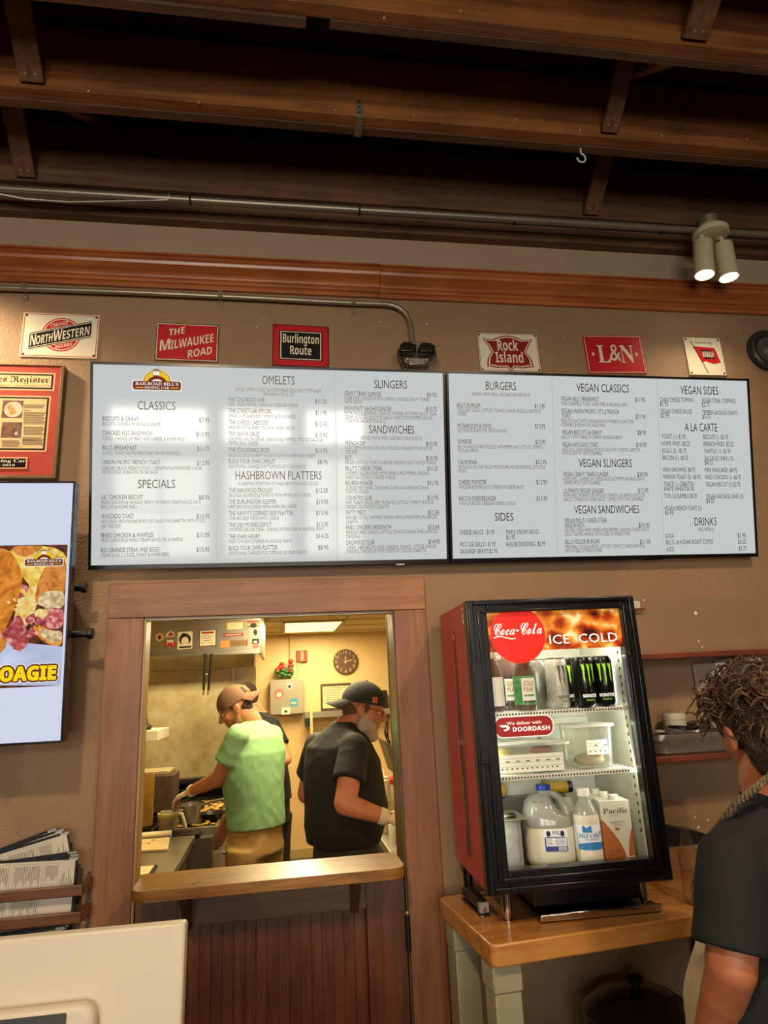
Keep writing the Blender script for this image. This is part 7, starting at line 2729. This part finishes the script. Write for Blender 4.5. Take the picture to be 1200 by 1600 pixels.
def person(label, J, f, hf, hu, skinm, shirtm, pantm, torso, hem, pants=None, s=1.0, hands=None, shirt_seed=0.0, arm=1.0, sleeve_t=.62, jaw=1.0, vox=.0055, shorts=None):
    f = V(f).normalized()
    r = V((f.y, -f.x, 0)).normalized()
    root = thing('person', label, 'person', (J['pel'].x, J['pel'].y, 0))
    B = MB()
    head(B, J['head'], hf, hu, skinm, s, jaw)
    hF, hR, hU = frame(hf, hu)
    B.capsule(J['head'] - hF * .03 * s - hU * .05 * s, .056 * s, J['neck'], .062 * s, skinm)
    B.capsule(J['neck'], .06 * s, (J['sL'] + J['sR']) / 2 - V((0, 0, .06)), .09 * s, skinm)
    mid = (J['sL'] + J['sR']) / 2
    B.loft([(J['pel'], r, f, .13 * s, .10 * s), (J['pel'].lerp(mid, .4), r, f, .13 * s, .10 * s), (J['pel'].lerp(mid, .8), r, f, .15 * s, .10 * s), (mid, r, f, .12 * s, .06 * s)], skinm)
    for sd in 'LR':
        limb(B, [J['s' + sd], J['e' + sd], J['w' + sd]], [.052 * arm, .043 * arm, .028 * arm], skinm)
        fore = J['e' + sd].lerp(J['w' + sd], .28)
        B.ell(fore, .0400 * arm, skinm)
        if hands and sd in hands:
            d, n, c, side, hm = hands[sd]
            hand(B, J['w' + sd], d, n, c, side, skinm, .98)
        limb(B, [J['h' + sd], J['k' + sd], J['a' + sd]], [.070 * s, .052 * s, .040 * s], skinm)
        B.ell(J['k' + sd].lerp(J['a' + sd], .3) - f * .015, (.055, .055, .09), skinm)
        B.capsule(J['a' + sd] + V((0, 0, -.05)), .038, J['a' + sd] + f * .14 + V((0, 0, -.06)), .03, skinm)
    body = bake(B, 'body', vox, 4, root)
    S = MB()
    secs = []
    for c, a, b in torso:
        secs.append((c, r, f, a, b))
    S.loft(secs, shirtm, 32, 2.1)
    S.capsule(J['sL'] + V((0, 0, -.005)), .058 * s, J['sR'] + V((0, 0, -.005)), .058 * s, shirtm, 18)
    for sd in 'LR':
        S.capsule(J['s' + sd], .06 * s, J['neck'] + V((0, 0, -.035)), .05 * s, shirtm, 16)
        e_ = J['s' + sd].lerp(J['e' + sd], sleeve_t)
        sleeve(S, J['s' + sd], e_, .064 * arm, .071 * arm, shirtm)
    bake(S, 'shirt', .0065, 5, root, cloth(.0085, shirt_seed))
    if pantm:
        P = MB()
        P.loft([(J['pel'] + V((0, 0, .10)), r, f, torso[0][1] * .86, torso[0][2] * .86), (J['pel'], r, f, torso[0][1] * .90, torso[0][2] * .90), (J['pel'] - V((0, 0, .12)), r, f, torso[0][1] * .95, torso[0][2] * .9)], pantm, 28, 2.3)
        for sd in 'LR':
            top = J['h' + sd] - V((0, 0, .02))
            end = J['a' + sd] + V((0, 0, .0)) if not shorts else J['h' + sd].lerp(J['k' + sd], shorts)
            if shorts:
                P.tube([top, top.lerp(end, .5), end], [.118 * s, .115 * s, .112 * s], pantm, 24)
            else:
                P.tube([top, J['k' + sd], end], [.118 * s, .085 * s, .075 * s], pantm, 24)
        pn = bake(P, 'trousers' if not shorts else 'shorts', .010, 5, root, cloth(.011, shirt_seed + 4))
    M_SHOE = pm('black_shoes', '#171514', .5)
    for sd in 'LR':
        Q = MB()
        a_ = J['a' + sd]
        Q.loft([(V((a_.x, a_.y, .0)) - f * .0 + f * .05, r, f, .048, .145), (V((a_.x, a_.y, .03)) + f * .05, r, f, .05, .147), (V((a_.x, a_.y, .075)) + f * .03, r, f, .045, .12), (V((a_.x, a_.y, .11)) - f * .01, r, f, .046, .06)], M_SHOE, 24)
        Q.build('shoe', root)
    return root, body

def legs(J, pel, r, f, w=.10):
    w *= .85
    for sd, k in (('L', -1), ('R', 1)):
        J['h' + sd] = pel + r * (w * k) - V((0, 0, .05))
        J['k' + sd] = V((pel.x, pel.y, .50)) + r * (w * 1.1 * k) + f * .02
        J['a' + sd] = V((pel.x, pel.y, .10)) + r * (w * 1.2 * k) - f * .02

GLOVE = pm('clear_glove', '#e0cfb4', .35, sub=.05)
# ---- bearded man in black at the right of the opening
f = V((.83, .56, 0)).normalized()
r = V((f.y, -f.x, 0))
J = {}
J['head'] = at(568, 1109, 1.12)
J['neck'] = at(541, 1136, 1.12)
J['sR'] = at(554, 1170, .93)
J['sL'] = at(497, 1166, 1.30)
J['eR'] = at(539, 1256, .80)
J['wR'] = at(602, 1277, .80)
J['eL'] = at(479, 1240, 1.42)
J['wL'] = at(545, 1285, 1.58)
J['pel'] = at(540, 1335, 1.12)
legs(J, J['pel'], r, f, .11)
pz = lambda v, u=535, y=1.13: at(u, v, y)
torso = [(pz(1316, 536), .195, .16), (pz(1290, 538), .215, .18), (pz(1258, 540), .222, .19), (pz(1225, 536), .222, .18), (pz(1190, 533), .215, .165), (pz(1165, 529), .20, .135), (pz(1146, 533), .13, .10), (pz(1134, 538), .085, .08), (pz(1127, 541), .068, .068)]
SK1 = skin('skin_ruddy', '#c07a58')
M_BSH = pm('black_cotton', '#17181a', rough=.8, bump=.1, bs=300)
M_JEAN = pm('dark_jeans', '#2c2925', rough=.8, var=.15, vs=40, bump=.1, bs=400)
hf1, hu1 = V((.95, -.16, -.27)), V((.28, 0, .96))
root, body = person('bearded man in a backwards black cap and black T-shirt working at the right counter', J, f, hf1, hu1, SK1, M_BSH, M_JEAN, torso, 0, s=1.0, arm=1.15,
       hands={'R': ((.95, .1, -.05), (.1, -.2, 1), .45, 1, None), 'L': ((.8, .5, -.2), (0, 0, 1), .5, -1, None)}, shirt_seed=2.3, jaw=1.1)
eyes(body, J['head'], hf1, hu1)
F, R_, U = frame(hf1, hu1)
C = J['head']
mb = MB()
M_BEARD = pm('grey_beard', '#b8a890', rough=.9, var=.2, vs=140, bump=.3, bs=300)
for off, rad in (((.048, 0, -.098), (.050, .052, .040)), ((.07, 0, -.112), (.035, .036, .030)), ((.015, .058, -.06), (.03, .018, .05)), ((.015, -.058, -.06), (.03, .018, .05)), ((.05, .045, -.07), (.035, .025, .034)), ((.05, -.045, -.07), (.035, .025, .034)), ((.095, 0, -.046), (.010, .030, .008)), ((.05, 0, -.125), (.034, .03, .024)), ((.006, .068, -.03), (.014, .010, .028)), ((.006, -.068, -.03), (.014, .010, .028))):
    oell(mb, C, F, R_, U, off, rad, M_BEARD)
bake(mb, 'beard', .005, 2, body, folds(.004, 60, 1, (1, 1, 1)))
mb = MB()
M_BHAIR = pm('brown_hair_short', '#6a4e38', rough=.9, var=.35, vs=90, bump=.6, bs=240)
for off, rad in (((-.052, 0, .0), (.060, .069, .052)), ((-.066, 0, -.03), (.036, .05, .036)), ((.016, .072, .012), (.016, .007, .026)), ((.016, -.072, .012), (.016, .007, .026))):
    oell(mb, C, F, R_, U, off, rad, M_BHAIR)
bake(mb, 'hair', .005, 2, body, folds(.003, 70, 1, (1, 1, 1)))
cap_hat(body, C, hf1, hu1, pm('black_cap_cloth', '#2a2b2a', .85, bump=.15, bs=400), -1, 1.04, radians(4), [(58, 8, .014, .014, pm('cap_patch_orange', '#c46a4c', .7)), (-150, 22, .012, .02, MATS['cap_patch_orange'])])
mb = MB()
for sd in (-1, 1):
    g = [C + F * .100 + R_ * (sd * .033 + .023 * cos(t)) + U * (.004 + .017 * sin(t)) for t in [i * pi / 8 for i in range(17)]]
    mb.tube(g, .0016, M_BLACK, 6)
    mb.tube([C + F * .098 + R_ * sd * .056 + U * .010, C + F * .03 + R_ * sd * .080 + U * .014, C - F * .02 + R_ * sd * .084 + U * .010], .0017, M_BLACK, 6)
mb.tube([C + F * .104 - R_ * .010 + U * .008, C + F * .108 + U * .010, C + F * .104 + R_ * .010 + U * .008], .0016, M_BLACK, 6)
mb.build('glasses', body)
mb = MB()
w = J['wR']; d = (J['wR'] - J['eR']).normalized()
mb.tube([w - d * .03, w - d * .02, w + d * .01], [.036, .038, .034], GLOVE, 16)
hand(mb, w, (.95, .1, -.05), (.1, -.2, 1), .45, 1, GLOVE, 1.06)
bake(mb, 'glove', .005, 2, body)
# belt loops and pocket line of the jeans
# ---- man in the green shirt
f = V((-.80, .60, 0)).normalized()
r = V((f.y, -f.x, 0))
Y2 = 2.0
J = {}
J['head'] = at(369, 1107, Y2 - .03)
J['neck'] = at(394, 1127, Y2)
J['sL'] = at(372, 1150, Y2 - .16)
J['sR'] = at(425, 1150, Y2 + .16)
J['eL'] = at(343, 1216, Y2 - .10)
J['wL'] = at(298, 1236, Y2 + .16)
J['eR'] = at(395, 1235, Y2 + .26)
J['wR'] = at(353, 1279, Y2 + .14)
J['pel'] = at(399, 1298, Y2)
legs(J, J['pel'], r, f, .10)
q = lambda v, u: at(u, v, Y2)
torso = [(q(1290, 400), .185, .16), (q(1268, 399), .19, .165), (q(1240, 397), .195, .17), (q(1205, 396), .205, .17), (q(1175, 399), .21, .16), (q(1150, 401), .185, .13), (q(1133, 398), .115, .085), (q(1126, 395), .07, .068)]
SK2 = skin('skin_olive', '#bb7c58')
M_GREEN = pm('green_cotton', '#84b07c', rough=.85, bump=.1, bs=300, var=.05, vs=6)
M_KHAKI = pm('khaki_cotton', '#a8854c', rough=.85, bump=.1, bs=300, var=.1, vs=12)
hf2, hu2 = V((-.87, .03, -.48)), V((-.48, 0, .87))
root, body = person('man in a light green T-shirt, khaki trousers and backwards brown cap reaching over the range', J, f, hf2, hu2, SK2, M_GREEN, M_KHAKI, torso, 0, s=1.0, arm=1.1,
       hands={'L': ((-.76, .44, -.32), (-.25, -.1, .92), .5, 1, None), 'R': ((-.25, -.2, -.92), (.5, -.8, 0), .25, -1, None)}, shirt_seed=6.1)
eyes(body, J['head'], hf2, hu2)
F, R_, U = frame(hf2, hu2)
C = J['head']
mb = MB()
M_DHAIR = pm('dark_short_hair', '#45342a', rough=.9, var=.3, vs=90, bump=.2, bs=240)
for off, rad in (((-.048, 0, .0), (.059, .066, .046)), ((-.062, 0, -.028), (.036, .05, .03)), ((.012, .070, .018), (.014, .006, .022)), ((.012, -.070, .018), (.014, .006, .022))):
    oell(mb, C, F, R_, U, off, rad, M_DHAIR)
bake(mb, 'hair', .005, 2, body, folds(.002, 70, 1, (1, 1, 1)))
mb = MB()
M_STUB = pm('dark_stubble', '#74503a', rough=.9, var=.3, vs=120)
for off, rad in (((.034, 0, -.080), (.0545, .0525, .036)), ((.066, 0, -.104), (.025, .027, .017)), ((.030, .050, -.055), (.024, .012, .034)), ((.030, -.050, -.055), (.024, .012, .034)), ((.097, 0, -.045), (.008, .020, .005))):
    oell(mb, C, F, R_, U, off, rad, M_STUB)
bake(mb, 'beard', .005, 2, body)
cap_hat(body, C, hf2, hu2, pm('brown_cap_cloth', '#6e5038', .85, bump=.15, bs=400), -1, 1.04, radians(-4), [(-150, 18, .012, .022, pm('cap_patch_black', '#1a1612', .7)), (-165, 16, .010, .026, pm('cap_patch_yellow', '#cda53c', .7))], .062)
mb = MB()
w = J['wL']; d = (J['wL'] - J['eL']).normalized()
mb.tube([w - d * .035, w - d * .02, w + d * .01], [.035, .037, .033], GLOVE, 16)
hand(mb, w, (-.76, .44, -.32), (-.25, -.1, .92), .5, 1, GLOVE, 1.05)
bake(mb, 'glove', .005, 2, body)
mb = MB()
w = J['wL'] + V((-.05, .03, -.06))
mb.tube([w, w + V((.13, .02, .055)), w + V((.26, .05, .10))], [.004, .004, .006], M_SS, 8)
mb.box(w.x - .13, w.x + .0, w.y - .04, w.y + .04, w.z - .055, w.z - .05, M_SS)
mb.tube([w, w + V((-.03, 0, -.05))], .004, M_SS, 8)
tag(mb.build('spatula'), 'steel spatula in the gloved hand of the man in green', 'spatula')

# ---- third cook, mostly hidden
f = V((-.92, .38, 0)).normalized()
r = V((f.y, -f.x, 0))
Y3 = 2.95
J = {}
J['head'] = at(381, 1094, Y3)
J['neck'] = at(400, 1114, Y3)
J['sL'] = at(408, 1135, Y3 - .17)
J['sR'] = at(423, 1133, Y3 + .17)
J['sL'] = at(424, 1134, Y3 - .17)
J['eL'] = at(446, 1186, Y3 - .26)
J['wL'] = at(412, 1212, Y3 - .18)
J['eR'] = at(395, 1190, Y3 + .25)
J['wR'] = at(360, 1205, Y3 + .2)
J['pel'] = at(424, 1258, Y3)
legs(J, J['pel'], r, f, .10)
q = lambda v, u: at(u, v, Y3)
torso = [(q(1250, 424), .17, .14), (q(1225, 422), .175, .14), (q(1190, 417), .185, .14), (q(1155, 413), .19, .13), (q(1130, 410), .16, .11), (q(1119, 407), .09, .075), (q(1114, 405), .066, .064)]
SK3 = skin('skin_fair', '#c98a62')
hf3, hu3 = V((-.92, .2, -.30)), V((-.3, 0, .95))
root, body = person('person in a black T-shirt and black shorts, mostly hidden behind the man in green', J, f, hf3, hu3, SK3, M_BSH, pm('black_shorts', '#141416', .8), torso, 0, s=1.0, arm=1.05,
       hands={'L': ((-.9, .2, -.1), (0, 0, 1), .4, 1, None), 'R': ((-.9, .2, -.1), (0, 0, 1), .4, -1, None)}, shirt_seed=9.2, shorts=.92)
eyes(body, J['head'], hf3, hu3)
F, R_, U = frame(hf3, hu3)
mb = MB()
for off, rad in (((-.014, 0, .05), (.104, .081, .085)), ((-.05, 0, .0), (.062, .076, .06))):
    oell(mb, J['head'], F, R_, U, off, rad, M_DHAIR)
bake(mb, 'hair', .006, 2, body, folds(.004, 50, 1, (1, 1, 1)))

# ---- curly haired person in front at the right
f = V((-.30, .95, 0)).normalized()
r = V((f.y, -f.x, 0))
YG = -.98
J = {}
J['head'] = at(1190, 1142, YG)
J['neck'] = at(1203, 1220, YG)
mid = at(1220, 1322, YG)
J['sL'] = mid - r * .150 - V((0, 0, .012))
J['sR'] = mid + r * .172
J['eL'] = at(1143, 1512, J['sL'].y - .03)
J['wL'] = at(1098, 1668, J['sL'].y + .10)
J['eR'] = J['sR'] + V((.06, .02, -.27))
J['wR'] = J['eR'] + V((-.10, .20, -.10))
J['pel'] = at(1222, 1660, YG)
legs(J, J['pel'], r, f, .10)
q = lambda v, u: at(u, v, YG)
torso = [(q(1660, 1222), .165, .13), (q(1580, 1222), .162, .122), (q(1480, 1222), .16, .115), (q(1400, 1220), .165, .115), (q(1330, 1218), .172, .11), (q(1300, 1217), .14, .09), (q(1266, 1211), .085, .07), (q(1234, 1205), .060, .058)]
SK4 = skin('skin_warm', '#b9714c')
M_TEE = pm('charcoal_tee', '#161618', rough=.85, bump=.12, bs=260)
hf4, hu4 = V((.14, .95, -.24)), V((-.02, .22, .96))
root, body = person('curly haired person in a black T-shirt and pale apron at the right edge', J, f, hf4, hu4, SK4, M_TEE, pm('black_trousers', '#161517', .8), torso, 0, s=.98, arm=1.02,
       hands={'L': ((-.3, .5, -.8), (-.7, -.5, 0), .35, 1, None), 'R': ((-.6, .4, -.5), (.5, .6, 0), .35, -1, None)}, shirt_seed=3.7, sleeve_t=.86, vox=.005)
eyes(body, J['head'], hf4, hu4, .98)
F, R_, U = frame(hf4, hu4)
C = J['head']
M_CURL = pm('curly_brown_hair', '#4a3220', rough=.7, var=.5, vs=70, vcol='#1e130c', bump=.8, bs=160)
mb = MB()
for off, rad in (((-.016, 0, .045), (.112, .09, .10)), ((-.055, 0, -.03), (.066, .074, .085)), ((.02, 0, .085), (.08, .075, .05)), ((-.06, 0, -.075), (.045, .06, .045))):
    oell(mb, C, F, R_, U, off, rad, M_CURL)
hairo = bake(mb, 'hair', .006, 2, body, folds(.007, 40, 1, (1, 1, 1)))
mb = MB()
M_CURL2 = pm('curl_strands', '#6a472b', rough=.5, var=.45, vs=30, vcol='#22150c')
rg = random.Random(21)
def curl(p, d, L, R0, turns, th):
    d = V(d).normalized()
    a = d.orthogonal().normalized()
    b = d.cross(a)
    ph = rg.uniform(0, 6.28)
    pts = []
    n = 20
    for i in range(n + 1):
        t = i / n
        k = R0 * (.5 + .5 * t)
        ang = ph + turns * 2 * pi * t
        pts.append(p + d * L * t + (a * cos(ang) + b * sin(ang)) * k - V((0, 0, .35 * L * t * t)))
    mb.tube(pts, [th * (1 - .6 * i / n) for i in range(n + 1)], M_CURL2, 6)
for i in range(1100):
    th_ = rg.uniform(0, 2 * pi)
    ph = rg.uniform(-.55, 1.45)
    n_ = F * cos(ph) * cos(th_) + R_ * cos(ph) * sin(th_) + U * sin(ph)
    if n_.dot(F) > .55 and n_.dot(U) < .45:
        continue
    if abs(n_.dot(R_)) > .55 and n_.dot(U) < .12 and n_.dot(F) > -.45:
        continue
    base_ = C + F * (-.016) + U * .035 + F * n_.dot(F) * .105 + R_ * n_.dot(R_) * .085 + U * n_.dot(U) * .088
    tan = (n_ * .28 + V((rg.uniform(-1, 1), rg.uniform(-1, 1), rg.uniform(-1, .6)))).normalized()
    big = n_.dot(U) > .25
    curl(base_, tan, rg.uniform(.035, .065) if big else rg.uniform(.015, .035), rg.uniform(.008, .018) if big else rg.uniform(.002, .006), rg.uniform(.8, 1.8), rg.uniform(.0022, .0052))
for u_, v_ in ((1108, 1098), (1104, 1112), (1112, 1085), (1116, 1130)):
    curl(at(u_ + 10, v_ - 6, YG - .01), (-.6, 0, -.7), .05, .010, 1.5, .0014)
mb.build('hair_curls', hairo)
# braided apron strap over the shoulder, apron side
mb = MB()
M_STRAP = pm('braided_strap', '#8a7a5c', .8, var=.6, vs=160, vcol='#2a241c')
pa = [at(u, v, y) for u, v, y in ((1225, 1196, YG - .075), (1203, 1214, YG - .09), (1180, 1232, YG - .085), (1155, 1252, YG - .06), (1128, 1285, YG - .01), (1106, 1315, YG + .03), (1092, 1345, YG + .06), (1085, 1385, YG + .07), (1088, 1420, YG + .075))]
for ph in (0, 2.1, 4.2):
    pts = []
    for i in range(len(pa) - 1):
        for k in range(10):
            t = (i * 10 + k)
            p = pa[i].lerp(pa[i + 1], k / 10)
            pts.append(p + V((cos(t * .9 + ph) * .004, sin(t * .9 + ph) * .004, sin(t * .9 + ph) * .003)))
    mb.tube(pts, .0042, M_STRAP, 8)
mb.build('apron_strap', root)
mb = MB()
M_APR = pm('pale_apron_cloth', '#c9bda0', .85, var=.12, vs=25, bump=.15, bs=300)
rows = []
for v, ul, ur in ((1400, 1102, 1116), (1430, 1098, 1112), (1455, 1091, 1112), (1475, 1086, 1106), (1492, 1080, 1100), (1510, 1078, 1108), (1540, 1072, 1100), (1570, 1071, 1094), (1600, 1072, 1092), (1660, 1068, 1094), (1800, 1060, 1100)):
    rows.append((at(ul, v, YG + .16), at(ur + 8, v, YG + .03)))
vs = []
nn = 6
for j, (a, b) in enumerate(rows):
    for i in range(nn + 1):
        t = i / nn
        p = a.lerp(b, t)
        p = p + V((.0, .012 * sin(t * pi), 0)) + V((-.006 * sin(j * 1.3 + t * 3), 0, 0))
        vs.append(p)
fs = [(j * (nn + 1) + i, j * (nn + 1) + i + 1, (j + 1) * (nn + 1) + i + 1, (j + 1) * (nn + 1) + i) for j in range(len(rows) - 1) for i in range(nn)]
mb.add(vs, fs, M_APR)
ap = mb.build('apron', root, angle=180)
sd_ = ap.modifiers.new('thick', 'SOLIDIFY')
sd_.thickness = .004
sb_ = ap.modifiers.new('soft', 'SUBSURF')
sb_.levels = 2
sb_.render_levels = 2
